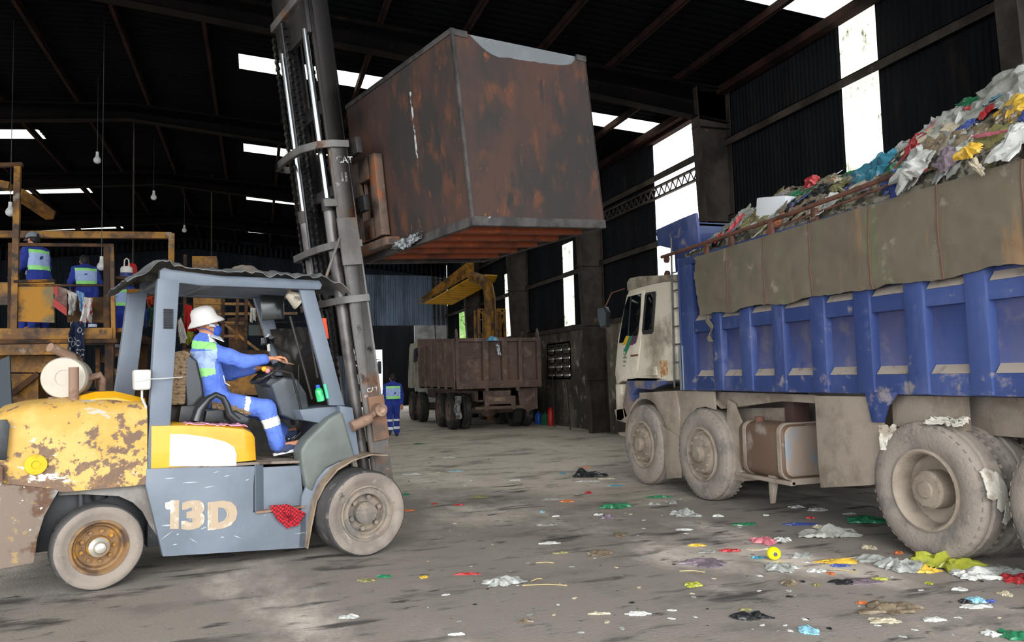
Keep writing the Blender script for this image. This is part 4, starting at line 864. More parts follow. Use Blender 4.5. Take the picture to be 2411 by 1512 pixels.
gl_ = panel(TR, 'door_window', [(1479,699), (1509,691), (1507,740), (1502,786), (1494,806), (1457,808), (1464,760), (1471,720)], xs_-.008, .03, t_glass, par=dr, bevel=.003)
panel(TR, 'window_bar', [(1484,697), (1486,697), (1479,806), (1476,806)], xs_-.013, .01, t_rubber, par=dr)
rw = panel(TR, 'rear_window', [(1521,689), (1541,686), (1543,690), (1537,780), (1533,786), (1513,788), (1511,780), (1518,695)], xs_-.004, .03, t_rubber, bevel=.006)
panel(TR, 'rear_glass', [(1523,694), (1538,691), (1534,775), (1516,778)], xs_-.010, .03, t_glass, par=rw, bevel=.003)
for cols, pix in (('#d8a82c', [(1474,791), (1482,791), (1474,812), (1465,812)]), ('#2f7a5c', [(1482,791), (1490,791), (1480,818), (1470,841), (1473,828), (1468,828)]), ('#5a3a52', [(1490,791), (1501,790), (1496,808), (1488,812), (1482,812)])):
    panel(TR, 'door_stripe', pix, xs_-.014, .006, mat('stripe_%s' % cols[1:], cols, .5), par=dr, smooth=False)
for i, s_ in enumerate(('N:1', 'LÀ', 'HÀNG', 'TRÊN', 'C 40')):
    q = gx(1468-i*.5, 826+i*9.5, xs_-.004)
    obj('door_lettering', text_mb(s_, q, (0, -1, 0), (0, 0, 1), .042, .002, True), mat('dark_lettering', '#5a5650', .7), dr, fixn=False, smooth=False)
panel(TR, 'door_handle', [(1484,836), (1500,834), (1500,838), (1485,840)], xs_-.02, .02, t_rail, par=dr)
panel(TR, 'roof_cap', [(1475,665), (1482,655), (1500,651), (1590,646), (1590,662), (1560,664), (1530,670), (1476,685)], CX-.02, 2.3, mat('dirty_roof_cap', '#a99f8d', .7, layers=[('#6f6558', 2.5, .5, .1), ('#6a3f28', 6, .66, .04)]), bevel=.02)
panel(TR, 'rust_patch', [(1553,850), (1571,848), (1573,882), (1556,890)], CX-.003, .01, mat('orange_rust_patch', '#cdae84', .9, layers=[('#a8754a', 14, .5, .08)]), smooth=False)
panel(TR, 'side_vent', [(1519,866), (1543,862), (1546,884), (1510,886)], CX-.03, .03, t_cream, bevel=.012)
panel(TR, 'cab_sill', [(1476,892), (1500,889), (1555,890), (1571,893), (1566,905), (1535,918), (1500,915), (1488,930), (1482,975), (1472,985), (1466,960)], CX+.0, .3, mat('scuffed_blue', '#4a567e', .6, layers=[('#8b7a6a', 3, .5, .08), ('#c8c2b8', 8, .68, .03)]), bevel=.008)
panel(TR, 'front_corner', [(1449,905), (1460,905), (1470,985), (1462,992), (1452,990)], CX-.0, .25, t_cream, bevel=.01)
panel(TR, 'bumper', [(1446,965), (1470,960), (1485,1000), (1452,990)], CX-.0, 2.3, t_mud, bevel=.01)
panel(TR, 'foot_step', [(1455,1018), (1490,1022), (1478,1030), (1460,1026)], CX-.02, .3, t_mud, bevel=.006)
# front fender arcs, mud flaps
def arcp(y, r0, r1, a0, a1, x0, x1, name, m):
    b = MB(); secs = []
    for k in range(15):
        a = math.radians(a0+(a1-a0)*k/14); secs.append([(x0, y+math.cos(a)*r0, .545+math.sin(a)*r0), (x1, y+math.cos(a)*r0, .545+math.sin(a)*r0), (x1, y+math.cos(a)*r1, .545+math.sin(a)*r1), (x0, y+math.cos(a)*r1, .545+math.sin(a)*r1)])
    return to(name, loft(b, secs), m, ang=50)
arcp(9.53, .62, .66, 10, 175, 5.10, 5.5, 'fender', t_mud); arcp(8.05, .63, .67, 0, 120, 5.12, 5.5, 'fender', t_mud)
panel(TR, 'fender_side', [(1505,925), (1590,920), (1598,965), (1600,1035), (1580,1038), (1560,985), (1535,940), (1505,940)], 5.08, .03, t_mud, bevel=.006)
panel(TR, 'mud_flap', [(1553,1000), (1600,1030), (1604,1110), (1602,1125), (1568,1128), (1565,1060)], 5.06, .02, t_mud, bevel=.004)
panel(TR, 'side_shield', [(1590,920), (1680,922), (1683,965), (1660,958), (1640,962), (1620,985), (1606,1030), (1600,965)], 5.10, .03, t_mud, bevel=.006)
panel(TR, 'mud_flap', [(1712,940), (1728,950), (1748,1000), (1745,1110), (1800,1130), (1750,1133), (1705,1128)], 5.14, .02, t_mud, bevel=.004)
panel(TR, 'under_panel', [(1680,922), (1920,930), (1920,950), (1840,945), (1710,962), (1682,955)], 5.20, .03, t_mud, bevel=.004)
panel(TR, 'back_panel', [(1712,962), (1860,960), (1860,1130), (1712,1130)], 5.40, .03, t_mud, bevel=.004)
panel(TR, 'mud_plate', [(1918,932), (2050,934), (2078,990), (2082,1135), (2050,1143), (1932,1149), (1926,1090)], 5.07, .025, t_mud, bevel=.004)
panel(TR, 'support_leg', [(1808,1115), (1826,1115), (1822,1150), (1817,1186), (1813,1186), (1810,1150)], 5.15, .05, t_mud, bevel=.006)
# fuel tank
b = MB(); secs = []
def rrect(y, x0, x1, z0, z1, r, n=5):
    out = []
    for cx, cz, a0 in ((x1-r, z1-r, 0), (x0+r, z1-r, 90), (x0+r, z0+r, 180), (x1-r, z0+r, 270)):
        for k in range(n+1): a = math.radians(a0+90*k/n); out.append((cx+r*math.cos(a), y, cz+r*math.sin(a)))
    return out
y1, y0 = gx(1737, 1050, 5.1).y, gx(1842, 1050, 5.1).y
for y, d in ((y1, .05), (y1-.02, .01), (y1-.06, 0), (y0+.06, 0), (y0+.02, .01), (y0, .05)): secs.append(rrect(y, 5.10+d, 5.66-d, .40+d, .97-d, .10))
tk = to('fuel_tank', loft(b, secs), t_tank, ang=45)
obj('tank_end', loft(MB(), [rrect(y0-.002, 5.13, 5.64, .43, .94, .09), rrect(y0-.014, 5.15, 5.62, .45, .92, .08)]), t_tankend, tk)
for f in (.14, .90):
    y = y1+(y0-y1)*f; obj('tank_strap', loft(MB(), [rrect(y, 5.092, 5.668, .392, .978, .105), rrect(y-.05, 5.092, 5.668, .392, .978, .105)]), t_mud, tk)
obj('filler_cap', MB().tube([(5.22, y1-.25, .96), (5.22, y1-.25, 1.02)], .05, 12), t_rail, tk)
to('tank_bracket', MB().box((5.12, y0-.1, .36), (5.6, y0-.06, .42)).box((5.12, y1, .36), (5.6, y1+.04, .42)).box((5.10, y0-.1, .355), (5.16, y1+.05, .395)), t_mud, bevel=.004)
to('tank_mount', MB().box((5.3, y0+.05, .97), (5.5, y0+.2, 1.28)), mat('dark_brown_metal', '#4a3630', .6), bevel=.01)
# ladder and mirror
b = MB(); xl = 5.09
A, B = gx(1580, 560, xl), gx(1588, 912, xl); C2 = A+Vector((0, -.22, 0)); 
ld_ = to('ladder', MB().tube([A, B], .013, 8), mat('ladder_steel', '#5d5a57', .6))
for k in range(7): z = 1.42+k*.23; obj('rung', MB().tube([(xl, B.y+(A.y-B.y)*((z-B.z)/(A.z-B.z)), z), (xl, B.y-.17, z)], .01, 8), MATS['ladder_steel'], ld_)
xm = 4.95; mi = [gx(px, py, xm) for px, py in ((1405,724), (1422,722), (1428,735), (1427,770), (1413,773), (1406,752))]
cm = sum(mi, Vector())/6; mo = to('mirror', MB().prism(mi, (.10, .06, 0)), g_blk, bevel=.015)
obj('mirror_glass', MB().prism([cm+(p-cm)*.86+Vector((-.003, -.004, 0)) for p in mi], (.003, .003, 0)), mat('mirror_silver', '#a9b8c0', .25, .8), mo)
obj('mirror_arm', MB().tube([cm+Vector((.05,.03,.10)), gx(1440,690,5.1), gx(1470,680,5.12)], .010, 8).tube([cm+Vector((.05,.03,-.12)), gx(1440,800,5.1), gx(1452,812,5.12)], .010, 8), t_rail, mo)
# mud and paper stuck on the rear tyre
def stuck(px, py, w, h, m, dx=-.006, x=5.0):
    c = gx(px, py, x); return to('mud_patch', MB().grid(lambda a, d: c+Vector((dx-.012*abs(fbm(a*3, d*3, px)), (a-.5)*w*(1-.5*abs(d-.4)), (d-.5)*h)), 8, 8, thick=(.02, 0, 0)), m)
t_paper = mat('dirty_stuck_paper', '#c9c3b6', .9, layers=[('#9f9384', 7, .55, .06)])
for yy_, zz_, w_, h_, tx in ((4.62, 1.05, .30, .10, 0), (5.16, .93, .14, .2, 1)):
    to('stuck_paper', MB().grid(lambda a, d: (5.05-.05*d+.1*a*(1-tx)+.02*fbm(a*5, d*5), yy_+(d-.5)*w_, zz_+.045*(1-tx)+(a-.5)*h_*(.4 if not tx else 1)+.03*fbm(a*4, d*4, 2)), 10, 10, thick=(0, 0, .012)), t_paper)
for k, (dx_, zz_, w_, h_) in enumerate(((.06, .66, .14, .24), (.14, .60, .10, .30), (.20, .45, .08, .20))):
    to('stuck_paper', MB().grid(lambda a, d: (5.03+dx_+(a-.5)*w_, 4.83-math.sqrt(max(0, .558**2-(zz_+(d-.5)*h_-.548)**2))-.006-.012*abs(fbm(a*6, d*6, k)), zz_+(d-.5)*h_*(1-.6*abs(a-.4))), 8, 12, thick=(0, -.006, 0)), t_paper)

# ------------------------------------------------------------------ rusty box on the forks
BC = Vector((1.699, 6.048, 2.849)); BF, BL, BU = Vector((.941, .329, .082)), Vector((-.328, .944, -.031)), Vector((-.088, .003, .996)); BLn, BWd, BHt = 1.54, 2.02, 1.606
x_rust = mat('rusty_box_steel', '#48322a', .8, .1, layers=[('#302b28', 1.6, .49, .10, (1,1,.45)), ('#583828', 4.5, .60, .08, (1,1,.5)), ('#70412a', 12, .67, .04, (1,1,.5)), ('#2c2927', 4, .64, .05, (1,1,.35)), ('#a59c92', 30, .74, .015)])
x_dark = mat('dark_box_edge', '#4a4643', .6, .2, layers=[('#2e2b2a', 4, .5, .1), ('#8d8a86', 9, .68, .04)])
x_under = mat('red_oxide_underside', '#8a4628', .8, layers=[('#4a2f24', 2, .55, .1), ('#a8552c', 5, .62, .06)])
x_inner = mat('box_inside_grey', '#6b6f70', .6, .2, layers=[('#84888a', 2, .55, .1), ('#4a4a49', 4, .62, .06)])
BX = thing('steel_box', 'large rust-brown steel waste box with a pale torn top edge, held aloft', 'container', tuple(BC), math.atan2(BF.y, BF.x))
def BP(f, l, u): return BC+BF*f+BL*l+BU*u
def bbox(f0, f1, l0, l1, u0, u1): return MB().hexa([BP(f0,l0,u0), BP(f1,l0,u0), BP(f1,l1,u0), BP(f0,l1,u0), BP(f0,l0,u1), BP(f1,l0,u1), BP(f1,l1,u1), BP(f0,l1,u1)])
tk_ = .02
obj('side_panel', bbox(0, tk_, 0, BWd, 0, BHt), x_rust, BX, bevel=.004)      # the face towards the mast
obj('side_panel', bbox(0, BLn, BWd-tk_, BWd, 0, BHt), x_rust, BX, bevel=.004)
obj('side_panel', bbox(BLn-tk_, BLn, 0, BWd, 0, BHt), x_rust, BX, bevel=.004)
# near face: lowered irregular top edge, showing the grey inner lining
n = 26; topz = []
for i in range(n+1):
    f = i/n; d = 0
    if .10 < f < .93: d = .165*math.sin(math.pi*min(1, (f-.10)/.22)*.5)*(1-.25*max(0, (f-.3)/.6))*(1 if f < .8 else (.93-f)/.13)**.4+.012*fbm(f*14, 3)
    topz.append(BHt-max(0, d))
pts = [BP(0, 0, 0), BP(BLn, 0, 0)]+[BP(BLn*(n-i)/n, 0, topz[n-i]) for i in range(n+1)]
b = MB().prism(pts, BL*tk_)
obj('side_panel', b, x_rust, BX, smooth=False)
obj('inner_lining', bbox(.02, BLn-.02, tk_, tk_+.012, .2, BHt-.004), x_inner, BX)
obj('floor_panel', bbox(0, BLn, 0, BWd, -.015, .005), x_under, BX)
for l in (.32, .66, 1.0, 1.34, 1.68): obj('floor_rib', bbox(.03, BLn-.03, l-.05, l+.05, -.06, -.012), x_under, BX, bevel=.006)
for l in (0, BWd-.05): obj('bottom_rail', bbox(-.005, BLn+.01, l-.005, l+.055, -.06, .02), x_dark, BX, bevel=.006)
for f in (0, BLn-.05): obj('bottom_rail', bbox(f-.005, f+.055, .05, BWd-.05, -.06, .02), x_dark, BX, bevel=.006)
obj('top_edge', bbox(-.012, .03, -.008, BWd, BHt-.035, BHt+.012), x_dark, BX, bevel=.004)
obj('corner_edge', bbox(-.008, .022, -.008, .022, 0, BHt), x_dark, BX, bevel=.004)
obj('top_edge', bbox(0, BLn*.10, -.01, .01, BHt-.05, BHt+.005), x_dark, BX); obj('top_edge', bbox(BLn*.92, BLn, -.01, .01, BHt-.05, BHt+.005), x_dark, BX)
# pocket bracket on the mast side
for l0 in (1.34,):
    b = MB()
    for (l_0, l_1, u0, u1) in ((l0, l0+.13, .12, .92), (l0+.35, l0+.48, .12, .92), (l0+.13, l0+.35, .70, .92), (l0+.13, l0+.35, .12, .32)):
        m = bbox(-.11, -.02, l_0, l_1, u0, u1); b.add(m.v, m.f)
    obj('lift_pocket', b, mat('scraped_bracket', '#6a584c', .6, .2, layers=[('#8a5636', 4, .56, .06), ('#3f3834', 3, .55, .08), ('#a39a90', 10, .68, .03)]), BX, bevel=.01)
obj('lift_ledge', bbox(-.15, .0, 1.2, 2.0, .0, .08), MATS['scraped_bracket'], BX, bevel=.012)
obj('paint_streak', bbox(-.008, -.002, .725, .745, .62, 1.32), mat('white_streak', '#b9b9b6', .7, layers=[('#4a382e', 18, .5, .03, (1,1,.5))]), BX)
q = MB().grid(lambda a, c: BP(-.03-.05*abs(fbm(a*6, c*4)), .72+.55*a+.05*c, .03-.10*c*(1-abs(a-.5))+.03*fbm(a*9, c*5)), 22, 8, thick=(-.004, 0, 0))
obj('torn_plastic', q, mat('grey_film', '#8d9294', .25, layers=[('#4a4a4a', 9, .52, .04)]), BX)
for (a, c, d) in ((.25, .3, 0), (.9, .2, 1)): pass
# ------------------------------------------------------------------ people
p_skin = mat('skin', '#c98a68', .55, sub=.1, layers=[('#b87656', 8, .6, .1)])
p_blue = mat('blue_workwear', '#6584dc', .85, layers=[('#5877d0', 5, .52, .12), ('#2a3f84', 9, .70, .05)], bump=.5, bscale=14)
p_panel = mat('pale_blue_panel', '#a9bfea', .8, bump=.3, bscale=14)
p_lime = mat('lime_reflective', '#9fef8a', .5)
p_white = mat('white_reflective', '#eef2f2', .45)
p_hair = mat('black_hair', '#14110f', .5, bump=.6, bscale=120)
p_mask = mat('blue_mask', '#2f55b4', .8)
p_shoe = mat('navy_shoe', '#3f4865', .85, bump=.2, bscale=80); p_sole = mat('white_sole', '#d9d8d4', .6)
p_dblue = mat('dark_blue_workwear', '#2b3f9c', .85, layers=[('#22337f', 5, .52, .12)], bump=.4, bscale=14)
def V3(q): return Vector(q)
def hand(wr, dirn, palm_n, s=1.0, curl=.6, side=1):
    """palm plus five bent fingers as round cones; dirn along the fingers, palm_n out of the palm"""
    d = V3(dirn).normalized(); n = (V3(palm_n)-d*V3(palm_n).dot(d)).normalized(); w = d.cross(n)*side
    pr = []; c0 = V3(wr)
    for k, o in enumerate((-.028, -.009, .010, .028)):
        pr.append(('c', c0+w*o*.5*s, c0+d*.088*s+w*o*s, .015*s, .0125*s, .012))
    for k, (o, l) in enumerate(((-.030, .034), (-.010, .040), (.010, .037), (.029, .028))):
        a = c0+d*.09*s+w*o*s; t1 = (d*math.cos(curl*.5)+n*math.sin(curl*.5)); t2 = (d*math.cos(curl*1.3)+n*math.sin(curl*1.3)); t3 = (d*math.cos(curl*1.9)+n*math.sin(curl*1.9))
        b_ = a+t1*l*s; c = b_+t2*l*.72*s; e = c+t3*l*.55*s
        pr += [('c', a, b_, .0098*s, .0090*s, .006), ('c', b_, c, .0090*s, .0082*s, .005), ('c', c, e, .0082*s, .0072*s, .005)]
    a = c0+d*.022*s-w*.026*s; b_ = a+(d*.6-w*.7+n*.35).normalized()*.042*s; c = b_+(d*.85-w*.2+n*.45).normalized()*.032*s
    pr += [('c', a, b_, .014*s, .011*s, .01), ('c', b_, c, .0105*s, .009*s, .006)]
    return pr
def head_prims(c, fwd, up, s=1.0):
    f = V3(fwd).normalized(); u = V3(up); u = (u-f*u.dot(f)).normalized(); r = f.cross(u)
    M = Matrix((r, f, u)).transposed()
    P = lambda x, y, z: V3(c)+(r*x+f*y+u*z)*s
    E = lambda p, rr, k=.02: ('e', p, [q*s for q in rr], M.to_4x4(), k)
    return [E(P(0, -.015, .03), (.074, .092, .090)), E(P(0, .025, -.045), (.055, .062, .072)), E(P(0, .052, -.085), (.028, .024, .022)), E(P(0, .092, -.028), (.012, .018, .020), .015), ('c', P(0, .078, .005), P(0, .100, -.03), .008*s, .012*s, .012),
            E(P(-.078, -.005, -.015), (.008, .020, .032), .008), E(P(.078, -.005, -.015), (.008, .020, .032), .008), E(P(0, .070, .022), (.050, .015, .012), .015), E(P(0, .088, -.062), (.024, .010, .008), .006), E(P(0, .086, -.074), (.020, .010, .007), .006)], M, P
def person(name, label, J, face, up=(0,0,1), hat=None, res=.010, cloth=None, colour_fn=None, group=None, sole=True, bare_arm=False, s=1.0, hands=None, hair=True, mask=False):
    pe = J['pel']; T = thing(name, label, 'person', (pe[0], pe[1], min(J['an_l'][2], J['an_r'][2])-.08), 0, group)
    J = {k: V3(v) for k, v in J.items()}
    hp, HM, HP = head_prims(J['head'], face, up, s)
    pr = list(hp); fwd = V3(face).normalized()
    pr.append(('c', J['neck'], J['head']-V3(up)*.04, .052, .050, .02)); pr.append(('c', J['neck'], J['chest'], .06, .10, .04)); pr.append(('c', J['chest'], J['pel'], .08, .09, .04))
    for sd in ('l', 'r'):
        pr += [('c', J['chest'], J['sh_'+sd], .07, .04, .03), ('c', J['sh_'+sd], J['el_'+sd], .047, .038), ('c', J['el_'+sd], J['wr_'+sd], .038, .026, .02),
               ('c', J['pel'], J['hip_'+sd], .10, .08), ('c', J['hip_'+sd], J['kn_'+sd], .078, .052), ('c', J['kn_'+sd], J['an_'+sd], .052, .036), ('c', J['an_'+sd], J['toe_'+sd], .036, .028)]
        h = (hands or {}).get(sd); d = (J['wr_'+sd]-J['el_'+sd]).normalized()
        pr += hand(J['wr_'+sd], h[0] if h else d, h[1] if h else fwd, s, h[2] if h else .5, 1 if sd == 'r' else -1)
    obj('body', sdf_mesh(pr, min(res, .008), .025), p_skin, T, ang=60)
    # coverall
    dn = Vector((0,0,-1)); cp = []
    side = (J['sh_l']-J['sh_r'])
    cp += [('c', J['sh_l']*.5+J['neck']*.5, J['sh_r']*.5+J['neck']*.5, .06, .06, .05), ('c', J['chest']+side*.22, J['pel']+side*.16, .115, .115, .05), ('c', J['chest']-side*.22, J['pel']-side*.16, .115, .115, .05)]
    cp.append(('c', J['chest'], J['pel'], .125, .125, .05)); cp.append(('c', J['neck'], J['chest'], .085, .125, .05))
    cp.append(('c', J['neck']+(J['head']-J['neck'])*.18, J['neck']-(J['head']-J['neck'])*.2, .066, .075, .02))
    for sd in ('l', 'r'):
        w = J['el_'+sd]+(J['wr_'+sd]-J['el_'+sd])*.80; a = J['kn_'+sd]+(J['an_'+sd]-J['kn_'+sd])*.90; m = (J['sh_'+sd]+J['el_'+sd])/2; k = J['kn_'+sd]
        cp += [('c', J['neck'], J['sh_'+sd], .06, .065, .05), ('c', J['sh_'+sd], m, .074, .068), ('c', m, J['el_'+sd], .068, .062), ('c', J['el_'+sd], w, .062, .050, .03),
               ('c', J['pel'], J['hip_'+sd], .125, .105, .05), ('c', J['hip_'+sd], k, .105, .080, .03), ('c', k, a, .080, .070, .03), ('c', a-(a-k)*.12, a, .078, .074, .01)]
    cb = sdf_mesh(cp, res, .03)
    cb.v = [v+Vector((fbm(v.x*9, v.y*9, v.z*7), fbm(v.x*9+5, v.y*9, v.z*7), 0))*.010 for v in cb.v]
    ms = cloth or [p_blue, p_panel, p_lime, p_white]
    if colour_fn:
        for i, f in enumerate(cb.f):
            c = sum((cb.v[q] for q in f), Vector())/len(f); cb.mi[i] = colour_fn(c, J)
    obj('coverall', cb, ms, T, ang=60)
    for sd in ('l', 'r'):
        a, t = J['an_'+sd], J['toe_'+sd]; d = (t-a); d = d.normalized()
        upv = Vector((0,0,1)); upv = (upv-d*upv.dot(d)).normalized(); L_ = .27*s
        heel = a-upv*.035-d*.055; toe = heel+d*L_
        sh = sdf_mesh([('c', heel+d*.04+upv*.015, heel+d*.14+upv*.012, .040, .040, .03), ('c', heel+d*.12+upv*.01, toe-d*.05, .042, .034, .03), ('c', heel+d*.05+upv*.04, a+upv*.01, .040, .040, .03)], .008, .02)
        so = obj('shoe', sh, p_shoe, T, ang=60)
        if sole:
            q = MB(); sdv = d.cross(upv); pts = []
            for k in range(20):
                t_ = 2*math.pi*k/20; x = .5-.5*math.cos(t_); wdt = .046*(1-.25*(x < .4))*abs(math.sin(t_))**.6*(1 if math.sin(t_) > 0 else -1)
                pts.append(heel+d*(-.005+L_*x*1.0)+sdv*wdt-upv*.030)
            q.prism(pts, upv*.024); obj('shoe_sole', q, p_sole, so)
    if hair and hat != 'bucket':
        hr = sdf_mesh([('e', HP(0, -.022, .040), [q*s for q in (.084, .098, .094)], HM.to_4x4(), .02), ('e', HP(0, -.06, -.01), [q*s for q in (.072, .05, .07)], HM.to_4x4(), .02)], .008, .02)
        kp = [i for i, f in enumerate(hr.f) if (lambda c: not ((c-HP(0, .045, 0)).dot(fwd) > 0 and (c-HP(0, 0, .055)).dot(V3(up)) < 0))(sum((hr.v[q] for q in f), Vector())/4)]
        hr.f = [hr.f[i] for i in kp]; hr.mi = [0]*len(hr.f); obj('hair', hr, p_hair, T, ang=60)
    return T, HM, HP

# driver -------------------------------------------------------------------------
def DP(px, py, v): u, z = fp(px, py, v); return FL(u, v, z)
J = dict(head=DP(486, 764, .57), neck=DP(479, 806, .57), chest=DP(482, 856, .57), pel=DP(503, 942, .57),
         sh_r=DP(502, 828, .40), el_r=DP(576, 852, .36), wr_r=DP(640, 846, .33), sh_l=DP(480, 832, .76), el_l=DP(540, 880, .78), wr_l=DP(606, 868, .66),
         hip_r=DP(514, 948, .47), kn_r=DP(628, 962, .40), an_r=DP(656, 1054, .38), toe_r=DP(704, 1043, .36),
         hip_l=DP(500, 948, .68), kn_l=DP(612, 966, .70), an_l=DP(668, 1022, .74), toe_l=DP(700, 1012, .76))
J['wr_r'] = DP(632, 845, .33)
def drv_col(c, J):
    l = c-FO; u, v, z = l.dot(FU), l.dot(FV), c.z
    arm = (J['el_r']-J['sh_r']).normalized(); d = (c-J['sh_r']).dot(arm)
    sh = (J['sh_r']-FO).dot(FU)
    if z > J['pel'].z+.16 and u < sh+.015:
        t = (z-J['pel'].z-.02)/(J['neck'].z-J['pel'].z)
        if .80 < t+ (u-sh)*.35 < .94: return 2
        if .50 < t+(u-sh)*-.0 < .80: return 1
        if .34 < t-(u-sh)*.5-.06 < .50 : return 2
    if (c-J['neck']).length < .17 and u > (J['neck']-FO).dot(FU)+.02 and z > J['sh_r'].z+.035 and v < .56: return 3
    for k_, a_ in (('kn_r', 'an_r'), ('kn_l', 'an_l')):
        K, A = J[k_], J[a_]; ax = (A-K); L_ = ax.length; ax.normalize(); t = (c-K).dot(ax)/L_; off = (c-K-ax*(c-K).dot(ax)).length
        if off < .11 and .24 < t < .46 and z < J['hip_r'].z-.03: return 3
    Hh, K = J['hip_r'], J['kn_r']; ax = K-Hh; L_ = ax.length; ax.normalize(); t = (c-Hh).dot(ax)/L_; off = (c-Hh-ax*(c-Hh).dot(ax)).length
    if .52 < t < .62 and off < .12 and v < .42: return 3
    return 0
DR, HM, HP = person('person', 'forklift driver in blue overalls, white bucket hat and blue mask at the wheel', J, FU+Vector((0,0,-.10)), up=(-.05, 0, 1), hat='bucket', res=.009, colour_fn=drv_col,
    hands={'r': (FU+Vector((0,0,.10)), Vector((0,0,-1))-FV*.1, .75), 'l': (FU*.8-FV*.5+Vector((0,0,.1)), Vector((0,0,-1)), .9)}, s=1.12)
f_, u_ = (FU+Vector((0,0,-.10))).normalized(), Vector((-.05, 0, 1))
hax = (Vector((0,0,1))*.955-FU*.27).normalized()       # hat is pushed back
hc = HP(0, -.02, .045)
jit = lambda j, t: 1+.02*math.sin(3*t+j*.6)+.012*math.sin(7*t+j)
ht = MB().lathe(hc, hax, [(.158, -.055), (.161, -.049), (.138, -.022), (.113, .002), (.110, .02), (.103, .065), (.088, .092), (.056, .111), (.001, .117)], 40, jit=jit)
ht.lathe(hc, hax, [(.157, -.058), (.135, -.026), (.110, -.002), (.100, .055), (.001, .108)], 40, jit=jit)
obj('bucket_hat', ht, mat('white_cotton', '#e3ded9', .9, bump=.3, bscale=25), DR, ang=60)
mk = sdf_mesh([('e', HP(0, .072, -.045), (.063, .052, .068), HM.to_4x4(), .02), ('e', HP(0, .098, -.035), (.018, .030, .032), HM.to_4x4(), .02)], .006, .02)
obj('face_mask', mk, p_mask, DR, ang=60)
ms_ = obj('mask_strap', MB().tube([HP(.05, .075, -.015), HP(.078, .03, -.002), HP(.083, -.01, .010), HP(.06, -.08, -.012)], .004, 6).tube([HP(.05, .07, -.075), HP(.078, .02, -.055), HP(.08, -.02, -.045), HP(.06, -.08, -.04)], .004, 6), p_mask, DR)
for sg in (-1, 1): obj('eye', MB().ball(HP(sg*.032, .079, .0), .011), mat('eye_white', '#d9d4cc', .3), DR)
obj('headband', MB().lathe(HP(0, -.012, -.012), (HP(0,0,1)-HP(0,0,0)), [(.103, -.012), (.104, .012)], 30, a0=math.pi*.0, a1=math.pi*1.0), p_white, DR)
obj('shoulder_patch', MB().grid(lambda a, c: J['neck']+FU*(.035+.11*a)-FV*(.02+.12*c)+Vector((0,0,.085-.045*a-.045*c)), 6, 6, thick=(0,0,.006)), p_white, DR)
obj('pocket_zip', MB().tube([DP(526, 884, .42), DP(530, 902, .42), DP(541, 908, .42)], .004, 6), p_white, DR)
wv = J['wr_l']; obj('wrist_watch', MB().tube([wv-(J['wr_l']-J['el_l']).normalized()*.03, wv-(J['wr_l']-J['el_l']).normalized()*.015], .036, 16), mat('watch_steel', '#b9bbbd', .2, .9), DR)

def stand(x, y, z0, face, h=1.66, stride=0, lean=0, arms=0.0, label='', name='person', hat=None, dark=False, colour=None, el=None, reach=None, group=None):
    f = V3(face).normalized(); sd = f.cross(Vector((0,0,1))); s = h/1.70; C0 = Vector((x, y, z0))
    P = lambda a, b_, z: C0+f*a*s+sd*b_*s+Vector((0,0,z*s))      # a forward, b to the figure's right
    L_ = lean
    J = dict(head=P(L_*1.35+.02, 0, 1.57-.25*L_), neck=P(L_*1.05, 0, 1.41-.15*L_), chest=P(L_*.7, 0, 1.27-.08*L_), pel=P(0, 0, .93))
    for k, g in (('r', 1), ('l', -1)):
        st = stride*g
        J['sh_'+k] = P(L_*.95, .17*g, 1.36-.14*L_); J['el_'+k] = P(L_*.8-.03-st*.3+.10*arms, .235*g, 1.10); J['wr_'+k] = P(L_*.8+.02-st*.4+.38*arms, .235*g-.06*g*arms, .86+.22*arms)
        J['hip_'+k] = P(0, .09*g, .88); J['kn_'+k] = P(.03+st*.5, .10*g, .49+(.02 if st < 0 else 0)); J['an_'+k] = P(st*1.0-(.04 if st < 0 else 0), .10*g, .09+(.10 if st < 0 else 0)); J['toe_'+k] = P(st*1.0+.16, .12*g, .05+(.0 if st < 0 else 0))
    if reach: J['wr_r'] = V3(reach); J['el_r'] = (J['sh_r']+J['wr_r'])/2+Vector((0,0,-.08))
    def col(c, J):
        d = c-C0; a, b_, z = d.dot(f)/s, d.dot(sd)/s, d.z/s
        t = a-L_*.75*(z-.93)/.4
        if t < .02 and abs(b_) < .19 and 1.02 < z < 1.42:
            if 1.30 < z < 1.36: return 2
            if 1.02 < z < 1.09: return 2
            if z <= 1.30: return 1
            return 0
        if z < .75:
            if .20 < z < .265 : return 3
            if .42 < z < .47 and not colour: return 3
        return 0
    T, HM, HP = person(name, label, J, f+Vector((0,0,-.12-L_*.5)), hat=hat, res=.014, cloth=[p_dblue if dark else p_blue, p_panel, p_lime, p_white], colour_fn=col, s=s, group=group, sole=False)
    M2 = HM
    back = J['chest']*.55+J['pel']*.45
    for dx, dz in ((-.035, .03), (.04, -.03)):
        c = P(L_*.55-.135, dx, 1.20+dz-L_*.1); obj('back_emblem', MB().prism([c+sd*.03+Vector((0,0,.035)), c-sd*.02+Vector((0,0,.02)), c-sd*.03-Vector((0,0,.035)), c+sd*.02-Vector((0,0,.02))], f*.05), mat('emblem_navy', '#2a3a78', .7), T)
    if hat == 'cap':
        hc = HP(0, -.012, .045); ax = (HP(0,0,1)-HP(0,0,0))
        q = MB().lathe(hc, ax, [(.104, -.02), (.104, .0), (.097, .04), (.072, .07), (.035, .083), (.001, .086)], 24)
        q.prism([HP(-.06, .07, .035), HP(.06, .07, .035), HP(.045, .16, .015), HP(-.045, .16, .015)], (0, 0, .006))
        obj('cap', q, mat('grey_cap', '#7f848c', .8), T)
    return T
stand(3.42, 20.3, 0, (.05, 1, 0), 1.66, stride=.10, label='person in blue overalls walking away past the mast', dark=True)

